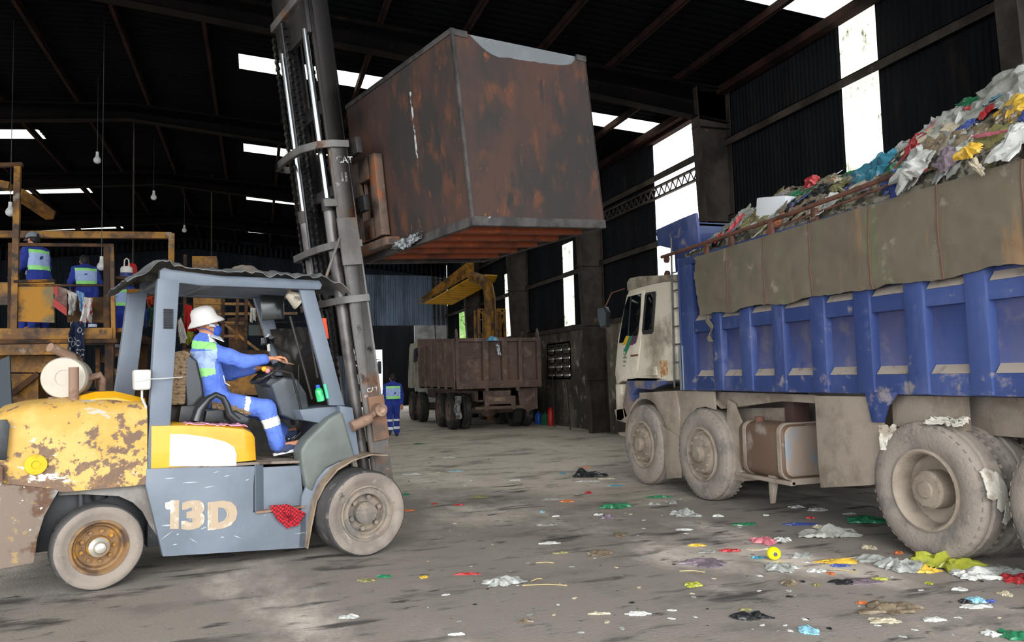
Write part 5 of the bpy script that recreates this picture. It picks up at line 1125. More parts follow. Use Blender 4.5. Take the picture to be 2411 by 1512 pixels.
# ------------------------------------------------------------------ brown dump truck further in
b_br = mat('brown_grimy_paint', '#6a564c', .8, layers=[('#574740', 1.6, .52, .1), ('#7d6a5e', 4, .60, .07), ('#3e3430', 3, .68, .06)], bump=.2, bscale=30)
b_tyre = mat('black_wet_tyre', '#242322', .7, layers=[('#4d4641', 4, .58, .08)])
BT = thing('dump_truck', 'brown dump truck seen from its ribbed tailgate, further inside the shed', 'truck', (6.5, 23.5, 0))
def bo(name, b, m, par=None, **k): return obj(name, b, m, par or BT, **k)
X0, X1, Y0, Y1, Z0, Z1 = 5.27, 7.80, 20.75, 26.0, 1.18, 2.60
bo('bed', MB().box((X0, Y0+.1, Z0), (X0+.05, Y1, Z1-.05)).box((X1-.05, Y0+.1, Z0), (X1, Y1, Z1-.05)).box((X0, Y1-.05, Z0), (X1, Y1, Z1)).box((X0, Y0+.1, Z0), (X1, Y1, Z0+.05)), b_br, bevel=.005)
bo('tailgate', MB().box((X0+.02, Y0+.15, Z0), (X1-.02, Y0+.18, Z1-.02)), b_br)
xs = [X0, X0+.10], [6.05, 6.22], [6.62, 6.78], [7.12, 7.22], [X1-.12, X1]
for a, c in xs: bo('tailgate_rib', MB().box((a, Y0, Z0), (c, Y0+.16, Z1)), b_br, bevel=.01)
bo('tailgate_rail', MB().box((X0, Y0+.01, Z1-.10), (X1, Y0+.16, Z1)), b_br, bevel=.01); bo('tailgate_rail', MB().box((X0, Y0+.01, Z0), (X1, Y0+.16, Z0+.22)), b_br, bevel=.01)
for x in (X0+.03, X1-.08): bo('hinge_post', MB().prism([(x, Y0+.0, Z1-.25), (x, Y0+.22, Z1-.25), (x, Y0+.22, Z1+.15), (x, Y0+.13, Z1+.27), (x, Y0+.04, Z1+.15)], (.05, 0, 0)), b_br, bevel=.01)
bo('side_rib', MB().box((X0-.04, Y0+.1, Z0), (X0, Y0+.3, Z1)), b_br, bevel=.01)
for k in range(5): bo('side_rib', MB().box((X0-.05, Y0+1.1+k*.95, Z0), (X0, Y0+1.25+k*.95, Z1-.05)), b_br, bevel=.01)
bo('front_board', MB().prism([(X0, Y1, Z1-.2), (X0, Y1+.06, Z1-.2), (X0, Y1+.06, Z1+.25), (X0, Y1, Z1+.25)], (X1-X0, 0, 0)), b_br)
b = MB(); b.box((6.0, Y0+.3, .8), (6.12, 28, 1.1)); b.box((6.95, Y0+.3, .8), (7.07, 28, 1.1)); b.box((6.0, Y0+.3, .85), (7.07, Y0+.4, 1.1))
for y in (21.9, 23.2, 26.0, 27.3): b.tube([(5.5, y, .52), (7.5, y, .52)], .10, 12)
b.ball((6.52, 21.9, .52), .24, sc=(1.2, 1, .9)); bo('chassis', b, b_br)
bo('tow_bar', MB().tube([(5.85, 20.95, .62), (7.35, 20.95, .62)], .05, 12), b_br)
bo('tow_frame', MB().prism([(6.12, 20.9, .95), (6.12, 20.9, .55), (6.22, 20.9, .55), (6.26, 20.9, .72), (6.9, 20.9, .72), (6.94, 20.9, .55), (7.04, 20.9, .55), (7.04, 20.9, .95)], (0, .05, 0)), b_br, bevel=.008)
lp = bo('number_plate', MB().box((6.36, 20.86, .80), (6.72, 20.88, .92)), mat('muddy_plate', '#7d6c58', .8))
obj('plate_lettering', text_mb('60C', (6.44, 20.857, .82), (1,0,0), (0,0,1), .10, .002), mat('plate_text', '#a3947f', .8), lp, fixn=False, smooth=False)
for x in (6.1, 7.02): bo('latch', MB().box((x, Y0-.03, Z0-.10), (x+.09, Y0+.05, Z0+.06)).ball((x+.045, Y0-.03, Z0-.06), .035), b_br, bevel=.006)
bo('mud_flap', MB().prism([(7.15, 21.0, 1.15), (7.75, 21.0, 1.15), (7.75, 21.0, .55), (7.5, 21.0, .50), (7.45, 21.0, .42), (7.38, 21.0, .52), (7.2, 21.0, .60)], (0, .03, 0)), b_br, bevel=.006)
for x, sg in ((5.30, -1), (7.78, 1)):
    for y in (21.9, 23.2): truck_wheel(BT, x, y, .52, .26, True, sgn=sg, mt=b_tyre, mr_=b_br, dual=True, nuts=0)
    for y in (26.2, 27.6): truck_wheel(BT, x, y, .52, .27, False, sgn=sg, mt=b_tyre, mr_=b_br, nuts=0)
cabloft(BT, 5.30, 7.76, 26.25, 28.1, 1.15, 2.75, mat('dull_cream_cab', '#a8a290', .6, layers=[('#6f675a', 2, .55, .1)]))
panel(BT, 'cab_window', [(975,822), (983,818), (981,850), (974,854)], 5.28, .03, t_glass)
q = MB().grid(lambda a, c: (5.62+.1*c*math.sin(a*5)+.12*a, 21.38-.02*fbm(a*3, c*3), .95-.7*c), 8, 12, thick=(0, .02, 0)); 
obj('torn_bag', MB().grid(lambda a, c: (5.36+.18*a+.03*math.sin(c*9), 21.36-.02*abs(fbm(a*4, c*4)), .98-.66*c), 8, 14, thick=(0, .01, 0)), mat('grey_bag_plastic', '#8d8a86', .5, layers=[('#4d4a47', 7, .5, .06)]), BT)
# its load
b = MB().grid(lambda a, c: (X0+.08+(X1-X0-.16)*a, Y0+.2+(Y1-Y0-.3)*c, 2.42+.35*fbm(a*4, c*6, 3)*.6+.12*math.sin(math.pi*a)), 30, 40, thick=(0, 0, -.5))
tag(obj('rubbish_heap', b, mat('dark_rubbish', '#4f4a3c', .9, layers=[('#6f6f52', 8, .52, .04), ('#8c8c84', 11, .66, .03)])), 'low heap of rubbish inside the bed of the brown truck', 'rubbish', kind='stuff')
def crumple(c, w, d, h, seed, n=14, th=.006, droop=0):
    c = V3(c); r1 = random.Random(seed); a0 = r1.uniform(0, 6.28); e1 = Vector((math.cos(a0), math.sin(a0), 0)); e2 = Vector((-e1.y, e1.x, 0))
    def f(a, b_):
        s_, t_ = 2*a-1, 2*b_-1; x = s_*math.sqrt(1-t_*t_/2); y = t_*math.sqrt(1-s_*s_/2); th_ = math.atan2(y, x)
        rr = 1+.55*fbm(math.cos(th_)*1.6+seed, math.sin(th_)*1.6, 7, 3); x *= .56*w*rr; y *= .56*d*rr
        edge = max(0, 1-max(abs(a-.5), abs(b_-.5))*2)**.5
        z = h*(edge*(.42+.75*fbm(a*2.4+seed, b_*2.4, 1, 2))+.16*fbm(a*8, b_*8+seed, 4, 2)+.08)-droop*(2*max(abs(a-.5), abs(b_-.5)))**3
        return c+e1*x+e2*y+Vector((0, 0, max(z, .002) if not droop else z))
    return MB().grid(f, n, n, thick=(0, 0, -th))
o = obj('plastic_bag', crumple((6.35, 20.80, 2.56), .30, .30, .12, 5, droop=.05), mat('bag_sky', '#4f9ac4', .4, layers=[('#b8c9d2', 9, .55, .03)])); tag(o, 'light blue plastic scraps hanging over the brown tailgate', 'rubbish')
o = obj('paper_strip', MB().grid(lambda a, c: (6.42+.10*a+.06*c, 20.70-.02*math.sin(a*6), 2.42-.30*c-.03*math.sin(a*9)), 6, 10, thick=(0, .008, 0)), mat('white_cloth_bits', '#c9ccd0', .7, layers=[('#4a5a66', 9, .52, .03)])); tag(o, 'pale cloth strip hanging down the brown tailgate', 'rubbish')
# white truck beyond the end wall
WT = thing('parked_truck', 'white truck cab with a side mirror, parked beyond the mast', 'truck', (4.2, 37, 0))
cabloft(WT, 3.5, 5.45, 36.9, 38.8, .8, 2.72, mat('white_cab', '#e6e8e8', .4)); 
obj('windscreen', MB().box((3.9, 36.86, 1.75), (5.25, 36.92, 2.4)), t_glass, WT, bevel=.02)
obj('grille', MB().box((3.7, 36.84, .95), (5.2, 36.92, 1.3)), g_blk, WT, bevel=.02)
obj('mirror', MB().box((5.5, 36.8, 1.75), (5.68, 36.95, 2.35)), g_blk, WT, bevel=.03); obj('mirror_arm', MB().tube([(5.35, 36.9, 2.45), (5.6, 36.85, 2.42), (5.6, 36.87, 2.3)], .02, 8), g_blk, WT)
for x in (3.75, 5.2): truck_wheel(WT, x+.12 if x > 5 else x-.12, 37.6, .45, .25, False, sgn=1 if x > 5 else -1, mt=b_tyre, nuts=0)
obj('bumper', MB().box((3.5, 36.85, .45), (5.45, 37.0, .85)), mat('white_cab', '#e6e8e8', .4), WT, bevel=.03)
# ------------------------------------------------------------------ sorting platform on the far side of the forklift
PY = 13.0
def gp(px, py, y=PY): return gy(px, py, y)
SPf = thing('sorting_platform', 'raised yellow and rust sorting platform with railings behind the forklift', 'platform', (-4.5, 14.5, 0))
def po(name, b, m=m_yel, par=None, **k): return obj(name, b, m, par or SPf, **k)
ZP = 2.42
def bm_(px0, py0, px1, py1, w=.09, h=.09, y=PY, m=m_yel, name='beam', par=None, y2=None):
    return po(name, MB().beam(gp(px0, py0, y), gp(px1, py1, y if y2 is None else y2), w, h), m, par, bevel=.004)
po('deck', MB().box((-9, PY+.05, ZP-.06), (-1.9, 17.2, ZP)), m_rusty)
po('edge_beam', MB().box((-9, PY-.05, ZP-.17), (-2.07, PY+.05, ZP+.0)), m_yel, bevel=.01)
po('edge_beam', MB().box((-9, PY-.10, ZP-.40), (-2.6, PY-.0, ZP-.24)), m_yel, bevel=.01)
po('edge_beam', MB().box((-9, PY-.12, ZP-.235), (-2.0, PY+.06, ZP-.175)), m_rusty, bevel=.01)
bm_(42, 388, 33, 805, .085, .085, name='tall_post'); bm_(-30, 390, 54, 388, .09, .06, m=m_rusty, name='top_bar'); bm_(28, 575, 26, 800, .08, .08, m=m_rusty, name='rail_post')
bm_(252, 578, 252, 800, .085, .085, m=m_rusty, name='rail_post'); bm_(263, 578, 268, 800, .06, .06, name='rail_post')
bm_(20, 576, 268, 578, .05, .05, m=m_rusty, name='top_rail'); bm_(30, 672, 255, 672, .035, .035, m=m_rusty, name='mid_rail')
bm_(-10, 552, 405, 555, .12, .12, y=15.2, name='long_beam'); bm_(404, 550, 402, 800, .10, .10, y=15.2, name='long_post')
bm_(42, 455, 120, 508, .16, .16, y=14.6, name='jib_arm', y2=15.2)
bm_(0, 300+135, 25, 300+140, .25, .12, y=15, m=m_yel, name='motor_cover')
for x in (-8.5, -6.2, -3.9, -2.2): po('deck_leg', MB().box((x, PY+.1, 0), (x+.12, PY+.22, ZP-.06)).box((x, 16.9, 0), (x+.12, 17.02, ZP-.06)), m_rusty)
po('side_tray', MB().prism([gp(42, 663), gp(128, 660), gp(128, 760), gp(42, 757)], (0, .05, 0)), mat('yellow_grey_tray', '#7a6a48', .7, layers=[('#a8741c', 1.6, .52, .06), ('#3f3224', 2.5, .6, .08)]))
po('side_tray', MB().prism([gp(-30, 665), gp(18, 665), gp(22, 718), gp(-30, 718)], (0, .05, 0)), m_yel)
po('tray_rim', MB().beam(gp(35, 664), gp(130, 661), .12, .04), m_rusty)
sg = po('warning_board', MB().prism([gp(126, 672), gp(157, 680), gp(158, 745), gp(126, 722)], (0, .03, 0)), mat('dusty_board', '#8d8378', .7, layers=[('#5a2f28', 2, .5, .1)]))
for p in ([(126,672),(136,675),(136,700),(126,690)], [(126,702),(157,726),(157,744),(126,722)]): obj('red_stripe', MB().prism([gp(x, y, PY-.006) for x, y in p], (0, -.004, 0)), mat('red_paint', '#a02a26', .6), sg)
po('back_panel', MB().prism([gp(158, 700, 13.3), gp(246, 700, 13.3), gp(246, 760, 13.3), gp(158, 760, 13.3)], (0, .04, 0)), mat('orange_brown_panel', '#6d4a1c', .8, layers=[('#3d2c1c', 2.5, .5, .1)]))
# machinery under the deck
MC = thing('conveyor_machine', 'dark yellow conveyor machinery under the sorting platform', 'machine', (-4, 13.6, 0))
def mo_(name, b, m=m_yel, **k): return obj(name, b, m, MC, **k)
mo_('casing', MB().prism([gp(-30, 838, 13.4), gp(150, 838, 13.4), gp(150, 878, 13.4), gp(-30, 876, 13.4)], (0, .4, 0)))
mo_('casing', MB().prism([gp(0, 880, 13.3), gp(90, 880, 13.3), gp(90, 960, 13.3), gp(0, 960, 13.3)], (0, .4, 0)))
mo_('side_plate', MB().prism([gp(-30, 860, 12.6), gp(22, 838, 12.6), gp(28, 960, 12.6), gp(-30, 960, 12.6)], (0, .05, 0)), mat('teal_grey_plate', '#3c474c', .6))
mo_('frame_leg', MB().beam(gp(190, 800, 13.2), gp(186, 960, 13.2), .09, .09)); mo_('chute', MB().prism([gp(160, 825, 13.3), gp(190, 850, 13.3), gp(186, 940, 13.3), gp(150, 960, 13.3)], (0, .1, 0)))
mo_('brace', MB().beam(gp(25, 930, 13.2), gp(90, 880, 13.2), .08, .08), m_rusty); mo_('brace', MB().beam(gp(230, 820, 13.5), gp(232, 950, 13.5), .06, .06), m_rusty)
for x, y in ((245, 845), (258, 880), (235, 905), (280, 830)): mo_('bracket', MB().prism([gp(x-12, y-10, 13.8), gp(x+14, y-12, 13.8), gp(x+14, y+10, 13.8), gp(x-12, y+8, 13.8)], (0, .1, 0)))
mo_('drive_wheel', MB().tube([gp(262, 890, 13.5), gp(262, 890, 13.5)+Vector((0, .1, 0))], .06, 16), m_rusty)
mo_('main_frame', MB().box((-9, 14.2, .2), (-1.6, 16.5, .5)).box((-9, 14.2, 1.5), (-1.6, 14.3, 1.7)).box((-6, 14.1, 0), (-5.9, 14.2, 2.3)).box((-3.1, 14.1, 0), (-3.0, 14.2, 2.3)), m_dark)
# second run of machinery seen through the cab
M2 = thing('sorting_machine', 'rusty yellow sorting machine frame seen through the forklift cab', 'machine', (0, 16, 0))
def m2(name, b, m=m_yel, **k): return obj(name, b, m, M2, **k)
def g2(px, py, y=16.0): return gy(px, py, y)
m2('hopper', MB().prism([g2(455, 690), g2(520, 690), g2(520, 745), g2(455, 748)], (0, .8, 0)), bevel=.01)
m2('hopper', MB().prism([g2(452, 603), g2(510, 603), g2(512, 640), g2(452, 640)], (0, .6, 0)), bevel=.01)
for a in ((526,690,524,800),(560,690,556,810),(580,700,578,830),(436,600,434,820),(598,700,618,790)): m2('upright', MB().beam(g2(a[0],a[1]), g2(a[2],a[3]), .06, .06), m_rusty)
for a in ((430,740,700,738),(520,716,575,716),(420,790,560,792),(524,760,580,762)): m2('crossbar', MB().beam(g2(a[0],a[1]), g2(a[2],a[3]), .05, .05), m_yel)
for a in ((505,745,640,850),(575,700,640,790),(430,640,470,720)): m2('brace', MB().beam(g2(a[0],a[1]), g2(a[2],a[3]), .05, .05), m_yel)
for a in ((300,690,440,692),(300,760,440,762),(430,830,700,835)): m2('deck_beam', MB().beam(g2(a[0],a[1]), g2(a[2],a[3]), .16, .14), m_rusty)
m2('casing', MB().prism([g2(535,750), g2(575,745), g2(585,820), g2(540,830)], (0, .5, 0)), m_rusty); m2('casing', MB().prism([g2(480,880), g2(620,880), g2(620,930), g2(480,930)], (0, .5, 0)), m_yel)
m2('base', MB().box((-2.4, 16.4, 0), (1.6, 17.4, 1.2)), m_dark)
for x in (-2.2, 1.4): m2('frame_leg', MB().box((x, 16.1, 0), (x+.1, 16.2, 3.2)), m_rusty)
m2('control_box', MB().prism([g2(585,765), g2(622,765), g2(622,790), g2(585,790)], (0, .3, 0)), mat('green_grey_box', '#2f3a38', .6))
# workers on the platform
m_cap = None
def at(px, y, z): q = gy(px, 600, y); t = gz(px, 600, z) if False else None; return q
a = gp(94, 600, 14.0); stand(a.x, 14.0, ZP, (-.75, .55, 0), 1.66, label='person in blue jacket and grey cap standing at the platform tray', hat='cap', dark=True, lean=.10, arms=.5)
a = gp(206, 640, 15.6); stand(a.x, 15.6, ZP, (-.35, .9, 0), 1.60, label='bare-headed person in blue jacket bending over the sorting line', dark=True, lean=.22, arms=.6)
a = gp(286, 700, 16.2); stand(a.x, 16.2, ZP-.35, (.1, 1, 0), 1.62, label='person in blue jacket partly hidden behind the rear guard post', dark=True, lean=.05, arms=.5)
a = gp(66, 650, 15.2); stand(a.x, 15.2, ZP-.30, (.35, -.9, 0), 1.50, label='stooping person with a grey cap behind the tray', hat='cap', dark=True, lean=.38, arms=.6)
# cloths, bottles and lamps hung about
def cloth(name, pix, y, m, label, cat='cloth', n=10, seed=0):
    p = [gp(a, b_, y) for a, b_ in pix]       # four corners: tl, tr, br, bl
    def f(a, c): q = p[0]*(1-a)*(1-c)+p[1]*a*(1-c)+p[2]*a*c+p[3]*(1-a)*c; return q+Vector((.015*fbm(a*3, c*4, seed), .05*math.sin(a*11+seed)*(.3+c)+.04*fbm(a*4, c*3, seed+3), .02*math.sin(a*7+seed)*c))
    return tag(obj(name, MB().grid(f, n, n, thick=(0, .006, 0)), m), label, cat)
cloth('rag', [(158,682),(182,692),(178,735),(160,745)], 12.88, mat('pale_rag', '#b9b4ae', .9, layers=[('#8d867e', 5, .5, .1)]), 'pale grey rag hanging beside the striped board on the platform', seed=1)
cloth('rag', [(180,684),(198,690),(200,730),(188,732)], 12.90, mat('sky_rag', '#7fa3c4', .9), 'light blue rag hanging on the platform railing', seed=2)
cloth('rag', [(198,700),(218,702),(214,760),(188,760)], 12.86, mat('red_white_rag', '#c9c4c0', .9, layers=[('#b3282a', 3.5, .52, .02)]), 'red and white rag hanging on the platform railing', seed=3)
nav = mat('ringed_navy_cloth', '#16213c', .9); 
nt_ = nav.node_tree; N_, L_ = nt_.nodes, nt_.links; vo = N_.new('ShaderNodeTexVoronoi'); vo.inputs['Scale'].default_value = 9; tc_ = N_.new('ShaderNodeTexCoord'); L_.new(tc_.outputs['Object'], vo.inputs[0])
cr_ = N_.new('ShaderNodeValToRGB'); L_.new(vo.outputs['Distance'], cr_.inputs[0]); cr_.color_ramp.interpolation = 'CONSTANT'
e_ = cr_.color_ramp.elements; e_[0].position = 0; e_[0].color = srgb('#16213c'); e_[1].position = .30; e_[1].color = srgb('#a9a8a6'); x_ = e_.new(.40); x_.color = srgb('#16213c')
L_.new(cr_.outputs[0], N_['Principled BSDF'].inputs['Base Color'])
cloth('patterned_cloth', [(166,758),(198,757),(197,845),(160,820)], 12.80, nav, 'navy cloth with white rings hanging below the platform edge', seed=4)
cloth('red_shirt', [(436,716),(452,720),(450,788),(432,786)], 15.6, mat('red_cotton', '#b3231f', .9), 'red shirt hanging behind the driver, beside the white cloth', seed=5)
cloth('red_rag', [(450,732),(466,728),(466,776),(452,782)], 15.7, mat('red_cotton', '#b3231f', .9), 'short red rag hanging behind the back of the bucket hat', seed=6)
cloth('white_cloth', [(418,760),(426,745),(442,800),(424,812)], 15.4, mat('white_laundry', '#c9c6bf', .9), 'white cloth hanging behind the wicker seat cover', seed=7)
cloth('yellow_bag', [(440,780),(456,782),(452,808),(436,812)], 15.5, mat('yellow_bag_plastic', '#8a8a2c', .5), 'yellow green bag hanging behind the driver', seed=8)
cloth('white_gloves', [(590,724),(602,726),(602,756),(588,758)], 15.6, mat('white_laundry', '#c9c6bf', .9), 'pair of pale gloves hanging beyond the cab mirror', seed=9)
cloth('orange_rag', [(345,700),(362,696),(362,716),(350,724)], 15.6, mat('orange_cotton', '#a8401c', .9), 'orange rag hanging between the rear guard posts', seed=10)
cloth('green_rag', [(352,726),(362,722),(362,765),(354,768)], 15.6, mat('green_cotton', '#1f5a3a', .9), 'dark green rag hanging between the rear guard posts', seed=11)
cloth('blue_rag', [(340,728),(350,726),(350,770),(341,772)], 15.6, mat('blue_cotton', '#2a4a86', .9), 'blue rag hanging between the rear guard posts', seed=12)
for za, xa, xb, y, lb in ((gp(440,716,15.6).z, -2.2, 1.45, 15.62, 'upper line strung across the machine with laundry on it'), (gp(430,760,15.45).z, -2.2, 1.45, 15.45, 'lower line strung across the machine with laundry on it')):
    tag(obj('clothes_line', MB().tube([(xa, y, za+.03), ((xa+xb)/2, y, za-.02), (xb, y, za+.03)], .006, 6), m_steel), lb, 'line')
j = gp(298, 640, 13.4); JG = thing('water_jug', 'white water jug with a loop handle and blue base above the roof sheet', 'jug', (j.x, j.y, j.z-.06))
obj('jug_body', MB().lathe((j.x, j.y, j.z-.02), (0,0,1), [(.001,0),(.085,0),(.09,.02),(.09,.07),(.07,.10),(.03,.11),(.001,.11)], 20), g_wht, JG)
obj('jug_base', MB().lathe((j.x, j.y, j.z-.09), (0,0,1), [(.001,0),(.088,0),(.09,.01),(.09,.07),(.001,.07)], 20), mat('navy_plastic', '#26306a', .5), JG)
obj('jug_handle', MB().tube([(j.x-.035, j.y, j.z+.08), (j.x-.03, j.y, j.z+.19), (j.x, j.y, j.z+.215), (j.x+.03, j.y, j.z+.19), (j.x+.035, j.y, j.z+.08)], .010, 8), g_wht, JG)
for k, (px, cc, lb) in enumerate(((1268, 'blue_cap_plastic', 'blue jug standing at the wall foot by the brown truck'), (1283, 'green_cotton', 'green jug standing between the blue jug and the red extinguisher'))):
    q = gx(px, 985, XR-.3); mm = MATS.get(cc) or mat(cc, '#2457b8', .4)
    tag(obj('plastic_jug', MB().lathe((q.x, q.y, 0), (0,0,1), [(.001,0),(.11,0),(.12,.02),(.12,.26),(.08,.33),(.03,.35),(.03,.39),(.001,.39)], 16), mm), lb, 'jug')
j = gp(310, 640, 13.6); tag(obj('red_can', MB().lathe((j.x, j.y, j.z-.12), (0,0,1), [(.001,0),(.08,0),(.085,.02),(.08,.20),(.05,.25),(.001,.26)], 18), mat('red_plastic', '#b3201f', .4)), 'red plastic can beside the white water jug', 'can')
tag(obj('jug_shelf', MB().box((gp(270,650,13.4).x, 13.2, gp(298,652,13.4).z-.06), (gp(330,650,13.4).x, 13.8, gp(298,652,13.4).z-.02)), m_rusty), 'rusty shelf holding the white jug and the red can', 'shelf')
for k, (px, py, y, lb) in enumerate(((229, 375, 17, 'globe lamp hanging highest over the platform'), (362, 463, 21, 'small globe lamp hanging alone in the dark, beyond the platform lamps'), (434, 541, 26, 'tiniest globe lamp, hanging above the roof of the forklift'), (24, 497, 14.4, 'large globe lamp hanging beside the tall yellow post'), (239, 625, 14.2, 'globe lamp hanging beside the platform rail post, near the jug'))):
    c = gp(px, py, y); T = thing('hanging_lamp', lb, 'lamp', tuple(c)); s_ = 1.15
    obj('bulb', MB().lathe(c, (0,0,-1), [(.001,-.10),(.03,-.09),(.035,-.05),(.06,-.02),(.072,.02),(.06,.06),(.03,.085),(.001,.09)], 18), mat('frosted_bulb', '#c9cac6', .3), T)
    obj('lamp_cap', MB().tube([c+Vector((0,0,.08)), c+Vector((0,0,.15))], .028, 10), g_wht, T)
    obj('lamp_cord', MB().tube([c+Vector((0,0,.15)), Vector((c.x, c.y, roofz(c.x)-.0))], .006, 5), g_blk, T)
for k, (px, y) in enumerate(((313, 19.5), (498, 24))):
    c = gp(px, 600, y); tag(obj('hanging_pipe', MB().tube([(c.x, y, 2.5 if k == 0 else 3.2), (c.x, y, roofz(c.x)+.0)], .018, 8), m_steel), ['long thin pipe hanging from the dark roof beyond the platform', 'short thin pipe hanging from the dark roof, above the cab roof'][k], 'pipe')
# yellow inclined gallery and duct at the far end
GA = thing('conveyor_gallery', 'yellow ribbed conveyor gallery climbing to the duct at the far end', 'conveyor', (8, 30, 0))
b = MB(); A, B = gy(1000, 716, 30), gy(1122, 648, 27.5); N0 = 13
side = Vector((1.05, -.3, -.06))
for k in range(N0):
    t0, t1 = k/N0, (k+.86)/N0; p0, p1 = A.lerp(B, t0), A.lerp(B, t1); obj('gallery_slat', MB().hexa([p0, p0+side, p1+side, p1, p0+Vector((0,0,.05)), p0+side+Vector((0,0,.05)), p1+side+Vector((0,0,.05)), p1+Vector((0,0,.05))]), mat('bright_yellow_steel', '#c8921c', .5, layers=[('#8a6420', 2, .6, .1)]), GA)
obj('gallery_side', MB().prism([A+Vector((-.05,.3,.10)), B+Vector((-.05,.3,.10)), B+Vector((-.05,.3,.70)), A+Vector((-.05,.3,.30))], (.05, .02, 0)), m_yel, GA)
obj('gallery_rail', MB().beam(gy(985, 706, 30), gy(1060, 706, 30), .05, .04), m_yel, GA); obj('gallery_rail', MB().beam(gy(982, 714, 30), gy(1000, 714, 30), .05, .04), m_yel, GA)
DU = thing('air_duct', 'yellow air duct bending down beside the far lattice towers', 'duct', (9, 28, 0))
obj('duct_pipe', MB().tube([gy(1112,652,26.6), gy(1132,658,26.1), gy(1148,674,25.7), gy(1153,700,25.6), gy(1155,790,25.6), (gy(1155,790,25.6).x, 25.6, 0)], .20, 16), m_yel, DU)
for k, (xa, xb) in enumerate(((1124, 1144), (1166, 1184))):
    TY = (27.4, 24.9)[k]
    T = thing('lattice_tower', ['yellow lattice tower standing under the duct bend', 'darker lattice tower between the duct and the tall wall light'][k], 'tower', (gy(xa, 800, TY).x, TY, 0)); x0, x1 = gy(xa, 800, TY).x, gy(xb, 800, TY).x; zt = gy(xa, 730, TY).z
    for x in (x0, x1):
        for y in (TY-.25, TY+.25): obj('tower_leg', MB().box((x-.04, y-.04, 0), (x+.04, y+.04, zt)), m_yel, T)
    z = 0.2; kk = 0
    while z < zt-.05:
        z2 = min(z+.85, zt); obj('tower_bar', MB().beam((x0, TY-.25, z2), (x1, TY-.25, z2), .05, .05), m_yel, T); obj('tower_brace', MB().beam((x0 if kk % 2 else x1, TY-.25, z), (x1 if kk % 2 else x0, TY-.25, z2), .04, .04), m_yel, T); z = z2; kk += 1
# ------------------------------------------------------------------ rubbish heaped in the blue truck
r_heap = mat('mixed_rubbish', '#5f5a4a', .8, layers=[('#8b8474', 7, .50, .03), ('#3c3a31', 9, .56, .03), ('#a8a49a', 13, .64, .02), ('#6f6a2c', 8, .66, .02), ('#7d4a3a', 15, .70, .02), ('#3c6a5c', 17, .72, .015)], bump=1, bscale=25)
hp_ = [(8.45, 3.05), (8.1, 3.20), (7.7, 3.50), (7.2, 3.58), (6.53, 3.55), (5.9, 3.46), (5.6, 3.50), (5.24, 3.66), (4.97, 3.76), (4.49, 3.74), (3.5, 3.75), (2.0, 3.4)]
def ridge(y):
    for (y1, z1), (y0, z0) in zip(hp_, hp_[1:]):
        if y0 <= y <= y1: return z0+(z1-z0)*(y-y0)/(y1-y0)
    return hp_[0][1] if y > hp_[0][0] else hp_[-1][1]
def heapz(x, y):
    t = min(1, max(0, (x-5.12)/.85)); e = 3.0+.10*(y < 4.9); zr = ridge(y); t2 = 1-max(0, (x-6.3)/1.2)*.5
    return e+(zr-e)*(math.sin(t*math.pi/2)**.9)*t2-.02
b = MB().grid(lambda a, c: (lambda x, y: Vector((x, y, heapz(x, y)+.06*fbm(x*5, y*5, 3)+.03*fbm(x*14, y*14, 6))))(5.10+2.32*a, 2.0+6.35*c), 70, 170, thick=(0, 0, -.45))
tag(obj('rubbish_heap', b, r_heap, ang=30), 'big heap of mixed household rubbish filling the blue dump truck', 'rubbish', kind='stuff')
def plastic(name, col, tr=.45, rough=.25):
    if name in MATS: return MATS[name]
    m = mat(name, col, rough, coat=.2, alpha=tr); return m
RC = dict(grey=('#98988f', .8), clear=('#b9bbb5', .6), brown=('#7a6c58', .85), olive=('#837f52', .85), white=('#c4c4be', 1), red=('#a82c30', 1), teal=('#3f8296', .9), green=('#2c7a52', .85), yellow=('#d0a83c', 1), purple=('#857680', .8), pink=('#c4707a', 1), navy=('#3a4a86', 1), black=('#1b1c1e', 1), cream=('#b5aa92', 1), orange=('#c06a3a', 1), lime=('#a5a83c', .85), sky=('#82b4c4', 1))
def pmat(k):
    c, a = RC[k]; return mat('litter_%s' % k, c, .3 if a < 1 else .45, coat=.25, alpha=a, layers=[(tuple(min(1, q*1.25+.04) for q in srgb(c)[:3]), 30, .60, .05), (tuple(q*.55 for q in srgb(c)[:3]), 18, .63, .05)])
def nrm_heap(x, y):
    e = .05; return Vector((-(heapz(x+e, y)-heapz(x-e, y))/(2*e), -(heapz(x, y+e)-heapz(x, y-e))/(2*e), 1)).normalized()
protos = []
def pshape(kind, seed):
    if kind == 'bag': b = crumple((0,0,0), .30, .24, .10, seed, 12)
    elif kind == 'sheet': b = crumple((0,0,0), .30, .22, .035, seed, 10)
    elif kind == 'strip': b = crumple((0,0,0), .34, .07, .03, seed, 8)
    else: b = crumple((0,0,0), .16, .12, .06, seed, 8)
    return b
def orient(b, p, n, s, rot):
    q = Vector((0,0,1)).rotation_difference(n).to_matrix() @ Matrix.Rotation(rot, 3, 'Z')
    b.v = [V3(p)+q @ (v*s) for v in b.v]; return b
gnames = {'grey': 'grey plastic bag', 'clear': 'clear plastic bag', 'brown': 'brown stained plastic bag', 'olive': 'olive yellow plastic bag', 'white': 'white plastic scrap', 'red': 'red wrapper', 'teal': 'teal plastic scrap', 'green': 'green plastic scrap', 'cream': 'cream paper scrap', 'black': 'black plastic scrap', 'purple': 'dull purple bag', 'navy': 'navy blue scrap', 'orange': 'orange wrapper', 'pink': 'pink scrap', 'yellow': 'yellow wrapper'}
base = {}
kinds = ['grey']*7+['clear']*5+['brown']*8+['olive']*4+['white']*5+['red']*2+['teal']+['green']*2+['cream']*5+['black']*4+['purple']*2+['navy']*2+['orange', 'pink', 'yellow']
RH = random.Random(11)
